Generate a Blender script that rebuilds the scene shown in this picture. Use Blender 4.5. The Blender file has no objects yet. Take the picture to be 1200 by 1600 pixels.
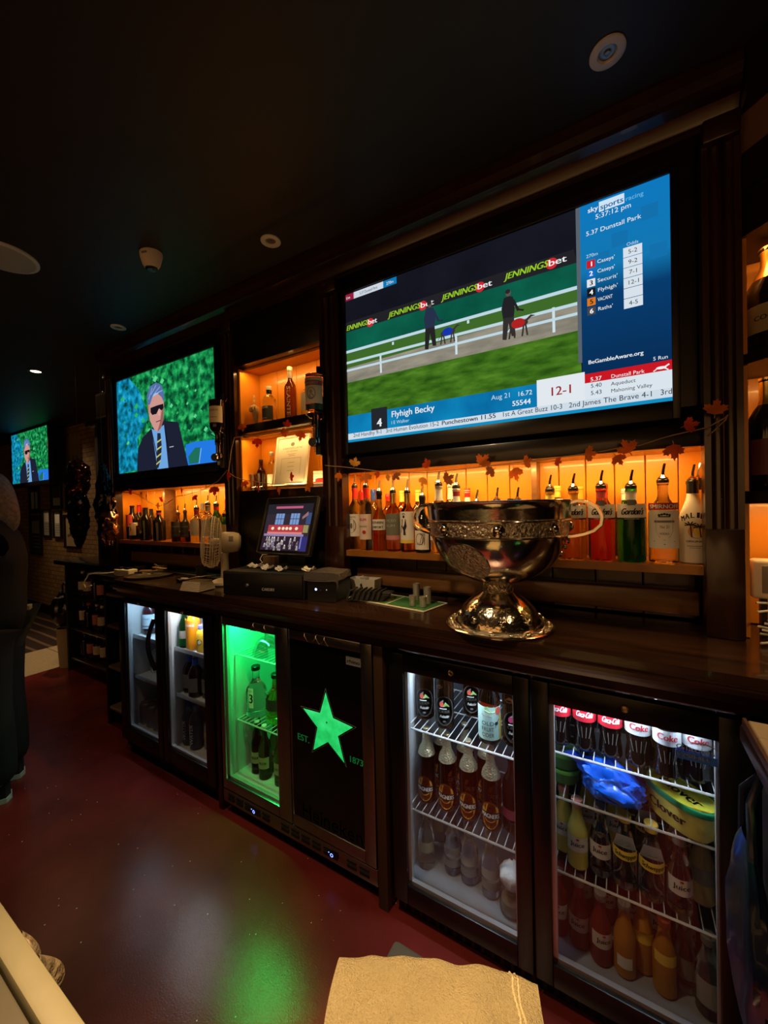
import bpy, bmesh, math, random
from math import pi, sin, cos, radians
from mathutils import Vector, Matrix, Euler, noise

random.seed(7)
SC = bpy.context.scene
COL = SC.collection

# ------------------------------------------------------------------ camera
cam_data = bpy.data.cameras.new('camera')
cam = bpy.data.objects.new('camera', cam_data)
COL.objects.link(cam)
cam_data.sensor_fit = 'HORIZONTAL'
cam_data.sensor_width = 36.0
cam_data.lens = 36.0 * 615.0 / 1200.0
cam_data.clip_start = 0.02
EYE = 1.34
_yaw, _pit, _rol = radians(31.235), radians(-0.759), radians(-1.356)
_f = Vector((-sin(_yaw) * cos(_pit), cos(_yaw) * cos(_pit), sin(_pit)))
_r = Vector((cos(_yaw), sin(_yaw), 0.0))
_u = _r.cross(_f)
_r2 = _r * cos(_rol) + _u * sin(_rol)
_u2 = _u * cos(_rol) - _r * sin(_rol)
cam.matrix_world = Matrix(((_r2.x, _u2.x, -_f.x, 0.0), (_r2.y, _u2.y, -_f.y, 0.0), (_r2.z, _u2.z, -_f.z, EYE), (0, 0, 0, 1)))
SC.camera = cam

# ------------------------------------------------------------------ world, exposure
world = bpy.data.worlds.new('pub_night')
SC.world = world
world.use_nodes = True
world.node_tree.nodes['Background'].inputs[0].default_value = (0.9, 0.75, 0.6, 1)
world.node_tree.nodes['Background'].inputs[1].default_value = 0.002
SC.view_settings.view_transform = 'Standard'
SC.view_settings.look = 'None'
SC.view_settings.gamma = 1.0
SC.view_settings.exposure = 0.0
SC.view_settings.use_curve_mapping = False
SC.cycles.sample_clamp_indirect = 3.0
SC.cycles.max_bounces = 10
SC.cycles.transparent_max_bounces = 24


# ------------------------------------------------------------------ lamps
def area(name, loc, aim, sx, sy, watts, color=(1, 1, 1), spread=None):
    d = bpy.data.lights.new(name, 'AREA')
    d.shape = 'RECTANGLE'; d.size = sx; d.size_y = sy; d.energy = watts; d.color = color
    if spread: d.spread = radians(spread)
    o = bpy.data.objects.new(name, d); COL.objects.link(o)
    o.location = loc
    o.rotation_euler = (Vector(aim) - Vector(loc)).to_track_quat('-Z', 'X' if False else 'Y').to_euler()
    return o


def strip(name, x0, x1, y, z, watts, color, tilt=0.0, depth=0.015):
    """LED strip along the bar, facing down and tilted towards the back panel"""
    d = bpy.data.lights.new(name, 'AREA')
    d.shape = 'RECTANGLE'; d.size = x1 - x0; d.size_y = depth; d.energy = watts; d.color = color
    o = bpy.data.objects.new(name, d); COL.objects.link(o)
    o.location = ((x0 + x1) / 2, y, z)
    o.rotation_euler = (tilt, 0, 0)
    return o


WARM = (1.0, 0.55, 0.16)
strip('led_strip_bottle_bay', -0.98, 0.16, 1.385, 1.478, 5.0, WARM, radians(14))
strip('led_strip_wine_bay', -2.86, -1.80, 1.385, 1.478, 4.2, WARM, radians(14))
strip('led_strip_upper_niche', -1.64, -1.12, 1.36, 2.045, 1.1, WARM, radians(10))
strip('led_strip_lower_niche', -1.64, -1.12, 1.36, 1.70, 0.8, WARM, radians(10))
area('led_strip_certificate_base', (-1.38, 1.36, 1.455), (-1.38, 1.40, 1.9), 0.5, 0.01, 0.8, WARM)
COLD = (0.72, 0.86, 1.0)
strip('fridge_lamp_cider', -0.60, -0.28, 1.165, 0.828, 2.6, COLD, radians(6), 0.02)
strip('fridge_lamp_cola', -0.16, 0.16, 1.165, 0.828, 1.6, COLD, radians(6), 0.02)
strip('fridge_lamp_cans', -2.33, -2.06, 1.165, 0.858, 1.2, (0.55, 0.80, 1.0), radians(6), 0.02)
strip('fridge_lamp_squash', -1.94, -1.66, 1.165, 0.858, 1.5, (0.95, 0.97, 1.0), radians(6), 0.02)
strip('fridge_lamp_beer', -1.49, -1.20, 1.165, 0.862, 4.5, (0.01, 1.0, 0.14), radians(6), 0.02)
strip('fridge_lamp_beer_right', -1.08, -0.78, 1.165, 0.862, 0.8, (0.03, 1.0, 0.16), radians(6), 0.02)


def spot(name, loc, aim, watts, color, deg=70, blend=0.8, r=0.04):
    d = bpy.data.lights.new(name, 'SPOT')
    d.energy = watts; d.color = color; d.spot_size = radians(deg); d.spot_blend = blend; d.shadow_soft_size = r
    o = bpy.data.objects.new(name, d); COL.objects.link(o)
    o.location = loc
    o.rotation_euler = (Vector(aim) - Vector(loc)).to_track_quat('-Z', 'Y').to_euler()
    return o


HALO = (1.0, 0.66, 0.34)
spot('downlight_over_bar', (-0.24, 0.26, 2.40), (-0.23, 0.36, 0.66), 320.0, HALO, 33, 0.7)
spot('downlight_over_bar_corner', (-0.9, -0.25, 2.40), (-0.6, 0.02, 1.0), 16.0, HALO, 50, 0.9)
spot('downlight_counter', (-0.75, 0.30, 2.40), (-0.70, 1.15, 1.0), 55.0, HALO, 70, 1.0)
spot('downlight_right', (0.75, 0.25, 2.40), (0.40, 0.75, 0.95), 30.0, HALO, 60, 0.9)
spot('downlight_behind_bar', (-1.6, 0.45, 2.40), (-1.6, 0.5, 0.0), 22.0, HALO, 80, 1.0)
spot('downlight_far_tiles', (-4.75, 1.75, 2.40), (-4.75, 1.65, 0.0), 60.0, HALO, 58, 0.8)
spot('downlight_far_wall', (-6.2, 1.4, 2.40), (-5.6, 2.2, 0.9), 30.0, HALO, 95)
spot('downlight_lit_far_left', (-3.76, 1.195, 2.39), (-3.6, 1.2, 0.0), 16.0, HALO, 90, 0.8)
for k, x in enumerate((-2.4, -0.8, 0.8)):
    spot('added_trophy_fill_%d' % k, (x, -2.0, 2.40), (x, -3.2, 1.2), 270.0, HALO, 95)  # added unseen lamps, brighten the front wall mirrored in the trophy

# ------------------------------------------------------------------ materials
MATS = {}


def mat(name, color=(0.5, 0.5, 0.5), rough=0.5, metal=0.0, emit=None, estr=1.0, trans=0.0, ior=1.45, coat=0.0, spec=0.5,
        noise_scale=None, noise_amt=0.25, bump=None, bump_scale=60.0, sss=0.0):
    if name in MATS: return MATS[name]
    m = bpy.data.materials.new(name); m.use_nodes = True
    nt = m.node_tree; b = nt.nodes['Principled BSDF']
    b.inputs['Base Color'].default_value = (*color, 1)
    b.inputs['Roughness'].default_value = rough
    b.inputs['Metallic'].default_value = metal
    b.inputs['Transmission Weight'].default_value = trans
    b.inputs['IOR'].default_value = ior
    b.inputs['Coat Weight'].default_value = coat
    b.inputs['Specular IOR Level'].default_value = spec
    if emit:
        b.inputs['Emission Color'].default_value = (*emit, 1)
        b.inputs['Emission Strength'].default_value = estr
    if noise_scale or bump:
        tc = nt.nodes.new('ShaderNodeTexCoord')
    if noise_scale:
        n = nt.nodes.new('ShaderNodeTexNoise'); n.inputs['Scale'].default_value = noise_scale; n.inputs['Detail'].default_value = 4
        nt.links.new(tc.outputs['Object'], n.inputs['Vector'])
        r = nt.nodes.new('ShaderNodeValToRGB')
        r.color_ramp.elements[0].position = 0.3; r.color_ramp.elements[1].position = 0.7
        r.color_ramp.elements[0].color = (*[c * (1 - noise_amt) for c in color], 1)
        r.color_ramp.elements[1].color = (*[min(1, c * (1 + noise_amt)) for c in color], 1)
        nt.links.new(n.outputs['Fac'], r.inputs['Fac']); nt.links.new(r.outputs['Color'], b.inputs['Base Color'])
    if bump:
        n2 = nt.nodes.new('ShaderNodeTexNoise'); n2.inputs['Scale'].default_value = bump_scale; n2.inputs['Detail'].default_value = 3
        nt.links.new(tc.outputs['Object'], n2.inputs['Vector'])
        bp = nt.nodes.new('ShaderNodeBump'); bp.inputs['Strength'].default_value = bump; bp.inputs['Distance'].default_value = 0.01
        nt.links.new(n2.outputs['Fac'], bp.inputs['Height']); nt.links.new(bp.outputs['Normal'], b.inputs['Normal'])
    MATS[name] = m
    return m


def glow(name, color, s=1.0):
    if name in MATS: return MATS[name]
    m = bpy.data.materials.new(name); m.use_nodes = True; nt = m.node_tree
    nt.nodes.remove(nt.nodes['Principled BSDF'])
    e = nt.nodes.new('ShaderNodeEmission'); e.inputs[0].default_value = (*color, 1); e.inputs[1].default_value = s
    nt.links.new(e.outputs[0], nt.nodes['Material Output'].inputs[0])
    MATS[name] = m
    return m


def srgb(r, g, b):
    f = lambda c: (c / 255 / 12.92) if c / 255 <= 0.04045 else ((c / 255 + 0.055) / 1.055) ** 2.4
    return (f(r), f(g), f(b))


def sg(r, g, b, s=1.0):
    return glow('screen_%d_%d_%d' % (r, g, b), srgb(r, g, b), s)


def glow_noise(name, cols, scale, stretch=(1, 1, 1), s=1.0, detail=5):
    """screen picture texture: noise through a colour ramp, emitted"""
    if name in MATS: return MATS[name]
    m = bpy.data.materials.new(name); m.use_nodes = True; nt = m.node_tree
    nt.nodes.remove(nt.nodes['Principled BSDF'])
    tc = nt.nodes.new('ShaderNodeTexCoord'); mp = nt.nodes.new('ShaderNodeMapping'); mp.inputs['Scale'].default_value = stretch
    n = nt.nodes.new('ShaderNodeTexNoise'); n.inputs['Scale'].default_value = scale; n.inputs['Detail'].default_value = detail
    r = nt.nodes.new('ShaderNodeValToRGB'); e = nt.nodes.new('ShaderNodeEmission'); e.inputs[1].default_value = s
    nt.links.new(tc.outputs['Object'], mp.inputs[0]); nt.links.new(mp.outputs[0], n.inputs['Vector'])
    nt.links.new(n.outputs['Fac'], r.inputs[0]); nt.links.new(r.outputs[0], e.inputs[0])
    nt.links.new(e.outputs[0], nt.nodes['Material Output'].inputs[0])
    el = r.color_ramp.elements
    while len(el) < len(cols): el.new(0.5)
    for i, (ps, c) in enumerate(cols):
        el[i].position = ps; el[i].color = (*c, 1)
    MATS[name] = m
    return m


def glow_grad(name, z0, z1, cols, s=1.0):
    if name in MATS: return MATS[name]
    m = bpy.data.materials.new(name); m.use_nodes = True; nt = m.node_tree
    nt.nodes.remove(nt.nodes['Principled BSDF'])
    tc = nt.nodes.new('ShaderNodeTexCoord'); sx = nt.nodes.new('ShaderNodeSeparateXYZ')
    mr = nt.nodes.new('ShaderNodeMapRange'); mr.inputs[1].default_value = z0; mr.inputs[2].default_value = z1
    r = nt.nodes.new('ShaderNodeValToRGB'); e = nt.nodes.new('ShaderNodeEmission'); e.inputs[1].default_value = s
    nt.links.new(tc.outputs['Object'], sx.inputs[0]); nt.links.new(sx.outputs[2], mr.inputs[0]); nt.links.new(mr.outputs[0], r.inputs[0])
    nt.links.new(r.outputs[0], e.inputs[0]); nt.links.new(e.outputs[0], nt.nodes['Material Output'].inputs[0])
    el = r.color_ramp.elements
    while len(el) < len(cols): el.new(0.5)
    for i, (ps, c) in enumerate(cols):
        el[i].position = ps; el[i].color = (*c, 1)
    MATS[name] = m
    return m


def pane_glass(name, tint=(0.93, 0.95, 0.95), refl=0.07, rough=0.03, fog=0.0):
    """flat door pane: see-through with a weak reflection"""
    if name in MATS: return MATS[name]
    m = bpy.data.materials.new(name); m.use_nodes = True; nt = m.node_tree
    nt.nodes.remove(nt.nodes['Principled BSDF'])
    t = nt.nodes.new('ShaderNodeBsdfTransparent'); t.inputs[0].default_value = (*tint, 1)
    g = nt.nodes.new('ShaderNodeBsdfGlossy'); g.inputs['Roughness'].default_value = rough
    mx = nt.nodes.new('ShaderNodeMixShader'); mx.inputs[0].default_value = refl
    nt.links.new(t.outputs[0], mx.inputs[1]); nt.links.new(g.outputs[0], mx.inputs[2])
    out = mx.outputs[0]
    if fog > 0:
        d = nt.nodes.new('ShaderNodeBsdfDiffuse'); d.inputs[0].default_value = (0.6, 0.63, 0.68, 1)
        m2 = nt.nodes.new('ShaderNodeMixShader'); tc = nt.nodes.new('ShaderNodeTexCoord')
        n = nt.nodes.new('ShaderNodeTexNoise'); n.inputs['Scale'].default_value = 5.0
        mr = nt.nodes.new('ShaderNodeMapRange'); mr.inputs[1].default_value = 0.4; mr.inputs[2].default_value = 0.75; mr.inputs[4].default_value = fog
        sz = nt.nodes.new('ShaderNodeSeparateXYZ'); m3 = nt.nodes.new('ShaderNodeMapRange'); m3.inputs[1].default_value = 0.46; m3.inputs[2].default_value = 0.26
        ml = nt.nodes.new('ShaderNodeMath'); ml.operation = 'MULTIPLY'
        nt.links.new(tc.outputs['Object'], n.inputs['Vector']); nt.links.new(n.outputs['Fac'], mr.inputs[0]); nt.links.new(tc.outputs['Object'], sz.inputs[0])
        nt.links.new(sz.outputs[2], m3.inputs[0]); nt.links.new(mr.outputs[0], ml.inputs[0]); nt.links.new(m3.outputs[0], ml.inputs[1]); nt.links.new(ml.outputs[0], m2.inputs[0])
        nt.links.new(out, m2.inputs[1]); nt.links.new(d.outputs[0], m2.inputs[2]); out = m2.outputs[0]
    nt.links.new(out, nt.nodes['Material Output'].inputs[0])
    MATS[name] = m
    return m


def bottle_glass(name, color, rough=0.02):
    return mat(name, color, rough, trans=1.0, ior=1.36)


def wood(name, dark, light, rough=0.3, scale=(1.2, 14, 14), coat=0.3):
    if name in MATS: return MATS[name]
    m = mat(name, dark, rough, coat=coat)
    nt = m.node_tree; b = nt.nodes['Principled BSDF']
    tc = nt.nodes.new('ShaderNodeTexCoord'); mp = nt.nodes.new('ShaderNodeMapping'); mp.inputs['Scale'].default_value = scale
    n = nt.nodes.new('ShaderNodeTexNoise'); n.inputs['Scale'].default_value = 3.0; n.inputs['Detail'].default_value = 6
    r = nt.nodes.new('ShaderNodeValToRGB')
    r.color_ramp.elements[0].position = 0.32; r.color_ramp.elements[1].position = 0.7
    r.color_ramp.elements[0].color = (*dark, 1); r.color_ramp.elements[1].color = (*light, 1)
    nt.links.new(tc.outputs['Object'], mp.inputs[0]); nt.links.new(mp.outputs[0], n.inputs['Vector'])
    nt.links.new(n.outputs['Fac'], r.inputs[0]); nt.links.new(r.outputs[0], b.inputs['Base Color'])
    return m


# ------------------------------------------------------------------ mesh builder
class MB:
    def __init__(s):
        s.bm = bmesh.new(); s.mats = []

    def mi(s, m):
        if m not in s.mats: s.mats.append(m)
        return s.mats.index(m)

    def face(s, vs, m):
        try:
            f = s.bm.faces.new(vs); f.material_index = s.mi(m); return f
        except ValueError:
            return None

    def poly(s, pts, m):
        return s.face([s.bm.verts.new(p) for p in pts], m)

    def box(s, x0, x1, y0, y1, z0, z1, m, bev=0.0, M=None, seg=2):
        c = [(x0, y0, z0), (x1, y0, z0), (x1, y1, z0), (x0, y1, z0), (x0, y0, z1), (x1, y0, z1), (x1, y1, z1), (x0, y1, z1)]
        v = [s.bm.verts.new(p) for p in c]
        fs = [s.face([v[i] for i in q], m) for q in ((0, 3, 2, 1), (4, 5, 6, 7), (0, 1, 5, 4), (1, 2, 6, 5), (2, 3, 7, 6), (3, 0, 4, 7))]
        vs = v
        if bev > 0:
            es = list({e for f in fs for e in f.edges})
            r = bmesh.ops.bevel(s.bm, geom=es, offset=bev, segments=seg, affect='EDGES', profile=0.5)
            vs = list({w for f in r['faces'] for w in f.verts} | {w for w in v if w.is_valid})
            k = s.mi(m)
            for f in r['faces']: f.material_index = k
        if M is not None:
            for w in vs: w.co = M @ w.co
        return vs

    def lathe(s, prof, m, seg=24, M=None, mats=None, ry=1.0):
        """prof: (r, z) from bottom to top; mats: one material per profile segment"""
        rings = []
        for r, z in prof:
            if r < 1e-6:
                rings.append([s.bm.verts.new((0, 0, z))])
            else:
                rings.append([s.bm.verts.new((r * cos(2 * pi * i / seg), ry * r * sin(2 * pi * i / seg), z)) for i in range(seg)])
        for k in range(len(rings) - 1):
            a, b = rings[k], rings[k + 1]
            mm = mats[k] if mats else m
            for i in range(seg):
                j = (i + 1) % seg
                if len(a) == 1 and len(b) == 1: continue
                if len(a) == 1: s.face([a[0], b[j], b[i]], mm)
                elif len(b) == 1: s.face([a[i], a[j], b[0]], mm)
                else: s.face([a[i], a[j], b[j], b[i]], mm)
        if M is not None:
            for q in rings:
                for w in q: w.co = M @ w.co

    def tube(s, pts, r, m, seg=6, closed=False, caps=True):
        pts = [Vector(p) for p in pts]; n = len(pts); rings = []
        rs = r if isinstance(r, (list, tuple)) else [r] * n
        up = None
        for i, p in enumerate(pts):
            a = pts[(i - 1) % n] if (closed or i > 0) else p
            b = pts[(i + 1) % n] if (closed or i < n - 1) else p
            t = (b - a).normalized()
            if up is None:
                up = Vector((0, 0, 1)) if abs(t.z) < 0.9 else Vector((1, 0, 0))
            sd = t.cross(up)
            if sd.length < 1e-5: sd = t.cross(Vector((0, 1, 0)))
            sd.normalize(); up = sd.cross(t).normalized()
            rings.append([s.bm.verts.new(p + sd * (rs[i] * cos(2 * pi * k / seg)) + up * (rs[i] * sin(2 * pi * k / seg))) for k in range(seg)])
        for i in range(n if closed else n - 1):
            a, b = rings[i], rings[(i + 1) % n]
            for k in range(seg):
                s.face([a[k], a[(k + 1) % seg], b[(k + 1) % seg], b[k]], m)
        if caps and not closed:
            s.face(rings[0][::-1], m); s.face(rings[-1], m)

    def prism(s, pts, vec, m, caps=True):
        """extrude a closed polygon by vec"""
        vec = Vector(vec)
        a = [s.bm.verts.new(p) for p in pts]; b = [s.bm.verts.new(Vector(p) + vec) for p in pts]
        n = len(a)
        if caps:
            s.face(a[::-1], m); s.face(b, m)
        for i in range(n): s.face([a[i], a[(i + 1) % n], b[(i + 1) % n], b[i]], m)

    def grid(s, nu, nv, fn, m):
        g = [[s.bm.verts.new(fn(i / nu, j / nv)) for j in range(nv + 1)] for i in range(nu + 1)]
        for i in range(nu):
            for j in range(nv):
                s.face([g[i][j], g[i + 1][j], g[i + 1][j + 1], g[i][j + 1]], m)

    def xform(s, M):
        for v in s.bm.verts: v.co = M @ v.co
        return s

    def build(s, name, parent=None, smooth=35, recalc=True, loc=None, rz=None):
        if recalc: bmesh.ops.recalc_face_normals(s.bm, faces=s.bm.faces[:])
        me = bpy.data.meshes.new(name); s.bm.to_mesh(me); s.bm.free()
        for m in s.mats: me.materials.append(m)
        if smooth:
            me.shade_smooth()
            me.set_sharp_from_angle(angle=radians(smooth))
        o = bpy.data.objects.new(name, me); COL.objects.link(o)
        if parent: o.parent = parent
        if loc is not None: o.location = loc
        if rz is not None: o.rotation_euler = (0, 0, rz)
        return o


_TX = {}


def text2d(txt):
    """unit text outline as (verts, faces, width): cap height about 0.7"""
    if txt in _TX: return _TX[txt]
    cu = bpy.data.curves.new('lettering', 'FONT'); cu.body = txt; cu.size = 1.0; cu.resolution_u = 3
    o = bpy.data.objects.new('lettering', cu); COL.objects.link(o)
    dg = bpy.context.evaluated_depsgraph_get()
    me = bpy.data.meshes.new_from_object(o.evaluated_get(dg))
    vs = [(v.co.x, v.co.y) for v in me.vertices]; fs = [tuple(q.vertices) for q in me.polygons]
    bpy.data.objects.remove(o); bpy.data.curves.remove(cu); bpy.data.meshes.remove(me)
    w = max([v[0] for v in vs] + [0.01])
    _TX[txt] = (vs, fs, w)
    return _TX[txt]


class Canvas:
    """flat artwork (print, screen picture) laid on a surface: map(u, v, layer) gives the 3D point"""

    def __init__(s, mb, fn):
        s.mb = mb; s.fn = fn

    def poly(s, pts, m, L=1):
        return s.mb.poly([s.fn(u, v, L) for u, v in pts], m)

    def rect(s, u0, u1, v0, v1, m, L=1, n=1):
        for i in range(n):
            a = u0 + (u1 - u0) * i / n; b = u0 + (u1 - u0) * (i + 1) / n
            s.poly([(a, v0), (b, v0), (b, v1), (a, v1)], m, L)

    def ell(s, u, v, ru, rv, m, L=1, n=20, a0=0, a1=360):
        s.poly([(u + ru * cos(radians(a0 + (a1 - a0) * i / n)), v + rv * sin(radians(a0 + (a1 - a0) * i / n))) for i in range(n if a1 - a0 >= 360 else n + 1)], m, L)

    def ring(s, u, v, ru, rv, w, m, L=1, n=28):
        for i in range(n):
            a, b = 2 * pi * i / n, 2 * pi * (i + 1) / n
            s.poly([(u + ru * cos(a), v + rv * sin(a)), (u + ru * cos(b), v + rv * sin(b)),
                    (u + (ru - w) * cos(b), v + (rv - w) * sin(b)), (u + (ru - w) * cos(a), v + (rv - w) * sin(a))], m, L)

    def line(s, a, b, w, m, L=1):
        (x0, y0), (x1, y1) = a, b
        d = math.hypot(x1 - x0, y1 - y0) or 1; nx, ny = -(y1 - y0) / d * w / 2, (x1 - x0) / d * w / 2
        s.poly([(x0 - nx, y0 - ny), (x1 - nx, y1 - ny), (x1 + nx, y1 + ny), (x0 + nx, y0 + ny)], m, L)

    def text(s, txt, u, v, h, m, L=2, w=None, al='c', shear=0.0, bold=0.0, rot=0.0):
        """h = cap height; w = width to fit; u = left / centre / right, v = baseline"""
        vs, fs, tw = text2d(txt)
        k = h / 0.7; kx = (w / tw) if w else k
        off = {'l': 0, 'c': -tw * kx / 2, 'r': -tw * kx}[al]
        c, sn = cos(rot), sin(rot)
        for bx in ([0.0] if bold <= 0 else [-bold * h, 0.0, bold * h]):
            P = []
            for a, b in vs:
                x = off + a * kx + b * k * shear + bx; y = b * k
                P.append(s.mb.bm.verts.new(s.fn(u + x * c - y * sn, v + x * sn + y * c, L)))
            for f in fs: s.mb.face([P[i] for i in f], m)

    def fit(s, txt, a, b, m, L=2, bold=0.0, shear=0.0, hk=1.0):
        """text whose baseline runs from a to b"""
        vs, fs, tw = text2d(txt)
        w = b[0] - a[0]
        s.text(txt, a[0], (a[1] + b[1]) / 2, 0.7 * hk * w / tw, m, L, w=w, al='l', bold=bold, shear=shear)


def plane_y(y0, step=0.0004):
    return lambda u, v, L: (u, y0 - step * L, v)


def wrap(R, step=0.0003, z=0.0):
    return lambda u, v, L: ((R + step * L) * sin(u / R), -(R + step * L) * cos(u / R), v + z)


# ------------------------------------------------------------------ things
def empty(name, loc=(0, 0, 0), rz=0.0):
    o = bpy.data.objects.new(name, None); o.empty_display_size = 0.05
    COL.objects.link(o); o.location = loc; o.rotation_euler = (0, 0, rz)
    return o


def tag(o, label, cat, group=None, kind=None):
    o['label'] = label; o['category'] = cat
    if group: o['group'] = group
    if kind: o['kind'] = kind
    return o


def thing(name, label, cat, loc=(0, 0, 0), rz=0.0, group=None):
    return tag(empty(name, loc, rz), label, cat, group)


def struct(name, mb, smooth=35):
    o = mb.build(name, None, smooth); o['kind'] = 'structure'
    return o


def kids(o):
    return [c for c in bpy.data.objects if c.parent == o]


def copy_thing(src, loc, rz, label, group=None):
    """copy of a thing with copies of its parts and their sub-parts (mesh data shared)"""
    def rec(o, par):
        c = o.copy(); COL.objects.link(c)
        if par: c.parent = par
        for ch in kids(o): rec(ch, c)
        return c
    c = rec(src, None)
    c.location = loc; c.rotation_euler = (0, 0, rz); c['label'] = label
    if group: c['group'] = group
    return c


ORD = ['first', 'second', 'third', 'fourth', 'fifth', 'sixth', 'seventh', 'eighth', 'ninth', 'tenth']

# common materials
WOOD = wood('mahogany', (0.012, 0.0035, 0.002), (0.035, 0.010, 0.005), 0.28)
WOODV = wood('mahogany_upright', (0.012, 0.0035, 0.002), (0.04, 0.011, 0.006), 0.28, (14, 14, 1.2))
WOODL = wood('brown_wood', (0.10, 0.045, 0.015), (0.20, 0.09, 0.03), 0.4)
BLACKW = wood('black_stained_wood', (0.004, 0.003, 0.003), (0.009, 0.006, 0.005), 0.3)
BLACK = mat('black_plastic', (0.006, 0.006, 0.007), 0.35)
BLACKM = mat('matt_black', (0.006, 0.006, 0.006), 0.7)
CHROME = mat('chrome', (0.8, 0.8, 0.8), 0.12, 1.0)
STEEL = mat('brushed_steel', (0.42, 0.42, 0.42), 0.32, 1.0, noise_scale=30, noise_amt=0.12)
WHITEP = mat('white_plastic', (0.75, 0.73, 0.68), 0.4)
CREAM = mat('cream_paper', (0.72, 0.68, 0.58), 0.7)
PAPER = mat('white_label_paper', (0.78, 0.76, 0.70), 0.6)
INK = mat('black_ink', (0.012, 0.012, 0.014), 0.6)
GOLD = mat('gold_foil', (0.75, 0.55, 0.18), 0.3, 1.0)
RED = mat('red_cap', (0.65, 0.02, 0.02), 0.4)
YELLOW = mat('yellow_cap', (0.85, 0.60, 0.12), 0.45)
BLUE = mat('blue_cap', (0.03, 0.08, 0.45), 0.4)
ORANGE_CAP = mat('orange_cap', (0.85, 0.35, 0.03), 0.45)
CLEAR = bottle_glass('clear_bottle_glass', (0.97, 0.97, 0.97))
GREENG = bottle_glass('green_bottle_glass', (0.03, 0.34, 0.07))
BROWNG = bottle_glass('brown_bottle_glass', (0.22, 0.07, 0.02))
AMBER = bottle_glass('amber_spirit', (0.85, 0.36, 0.06))
ORANGEG = bottle_glass('orange_gin', (1.0, 0.72, 0.30))
PINKG = bottle_glass('pink_gin', (0.98, 0.36, 0.24))
DARKG = mat('dark_wine_glass', (0.008, 0.006, 0.006), 0.06)

# ------------------------------------------------------------------ the room
FLOOR_RED = mat('red_bar_floor', (0.145, 0.020, 0.017), 0.22, noise_scale=3.0, noise_amt=0.35, bump=0.07, bump_scale=260, spec=0.5)
nt = FLOOR_RED.node_tree; _b = nt.nodes['Principled BSDF']                    # pale quartz flecks of the safety floor, their sparkle put into the colour
_tc = nt.nodes.new('ShaderNodeTexCoord'); _v = nt.nodes.new('ShaderNodeTexVoronoi'); _v.inputs['Scale'].default_value = 22.0
_l = nt.nodes.new('ShaderNodeMath'); _l.operation = 'LESS_THAN'; _l.inputs[1].default_value = 0.045
_m = nt.nodes.new('ShaderNodeMix'); _m.data_type = 'RGBA'; _src = _b.inputs['Base Color'].links[0].from_socket
nt.links.new(_tc.outputs['Object'], _v.inputs['Vector']); nt.links.new(_v.outputs['Distance'], _l.inputs[0]); nt.links.new(_l.outputs[0], _m.inputs[0])
nt.links.new(_src, _m.inputs[6]); _m.inputs[7].default_value = (0.55, 0.48, 0.42, 1); nt.links.new(_m.outputs[2], _b.inputs['Base Color'])
CEIL = mat('black_ceiling_paint', (0.018, 0.011, 0.008), 0.55)
BRICK = mat('tan_brick', (0.2, 0.12, 0.05), 0.8)
nt = BRICK.node_tree; _b = nt.nodes['Principled BSDF']
_tc = nt.nodes.new('ShaderNodeTexCoord'); _mp = nt.nodes.new('ShaderNodeMapping'); _mp.inputs['Rotation'].default_value = (pi / 2, 0, 0)
_bk = nt.nodes.new('ShaderNodeTexBrick'); _bk.inputs['Scale'].default_value = 4.6
_bk.inputs['Color1'].default_value = (0.30, 0.18, 0.07, 1); _bk.inputs['Color2'].default_value = (0.20, 0.11, 0.045, 1); _bk.inputs['Mortar'].default_value = (0.06, 0.04, 0.025, 1)
_bk.inputs['Mortar Size'].default_value = 0.018
nt.links.new(_tc.outputs['Object'], _mp.inputs[0]); nt.links.new(_mp.outputs[0], _bk.inputs['Vector']); nt.links.new(_bk.outputs['Color'], _b.inputs['Base Color'])
DARKWALL = mat('dark_wall_paint', (0.02, 0.014, 0.011), 0.7, noise_scale=4)
TAN = mat('tan_plaster', (0.16, 0.085, 0.045), 0.7, noise_scale=5, noise_amt=0.12)
TILE = mat('beige_floor_tile', (0.50, 0.40, 0.26), 0.45, noise_scale=40, noise_amt=0.12)
CARPET = mat('dark_carpet', (0.03, 0.018, 0.013), 0.95)
nt = CARPET.node_tree; _b = nt.nodes['Principled BSDF']
_tc = nt.nodes.new('ShaderNodeTexCoord'); _w = nt.nodes.new('ShaderNodeTexWave'); _w.bands_direction = 'Y'; _w.inputs['Scale'].default_value = 2.4; _w.inputs['Distortion'].default_value = 0.6
_r = nt.nodes.new('ShaderNodeValToRGB'); _r.color_ramp.elements[0].position = 0.80; _r.color_ramp.elements[1].position = 0.95
_r.color_ramp.elements[0].color = (0.028, 0.014, 0.010, 1); _r.color_ramp.elements[1].color = (0.16, 0.10, 0.07, 1)
nt.links.new(_tc.outputs['Object'], _w.inputs['Vector']); nt.links.new(_w.outputs['Fac'], _r.inputs[0]); nt.links.new(_r.outputs[0], _b.inputs['Base Color'])

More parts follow.
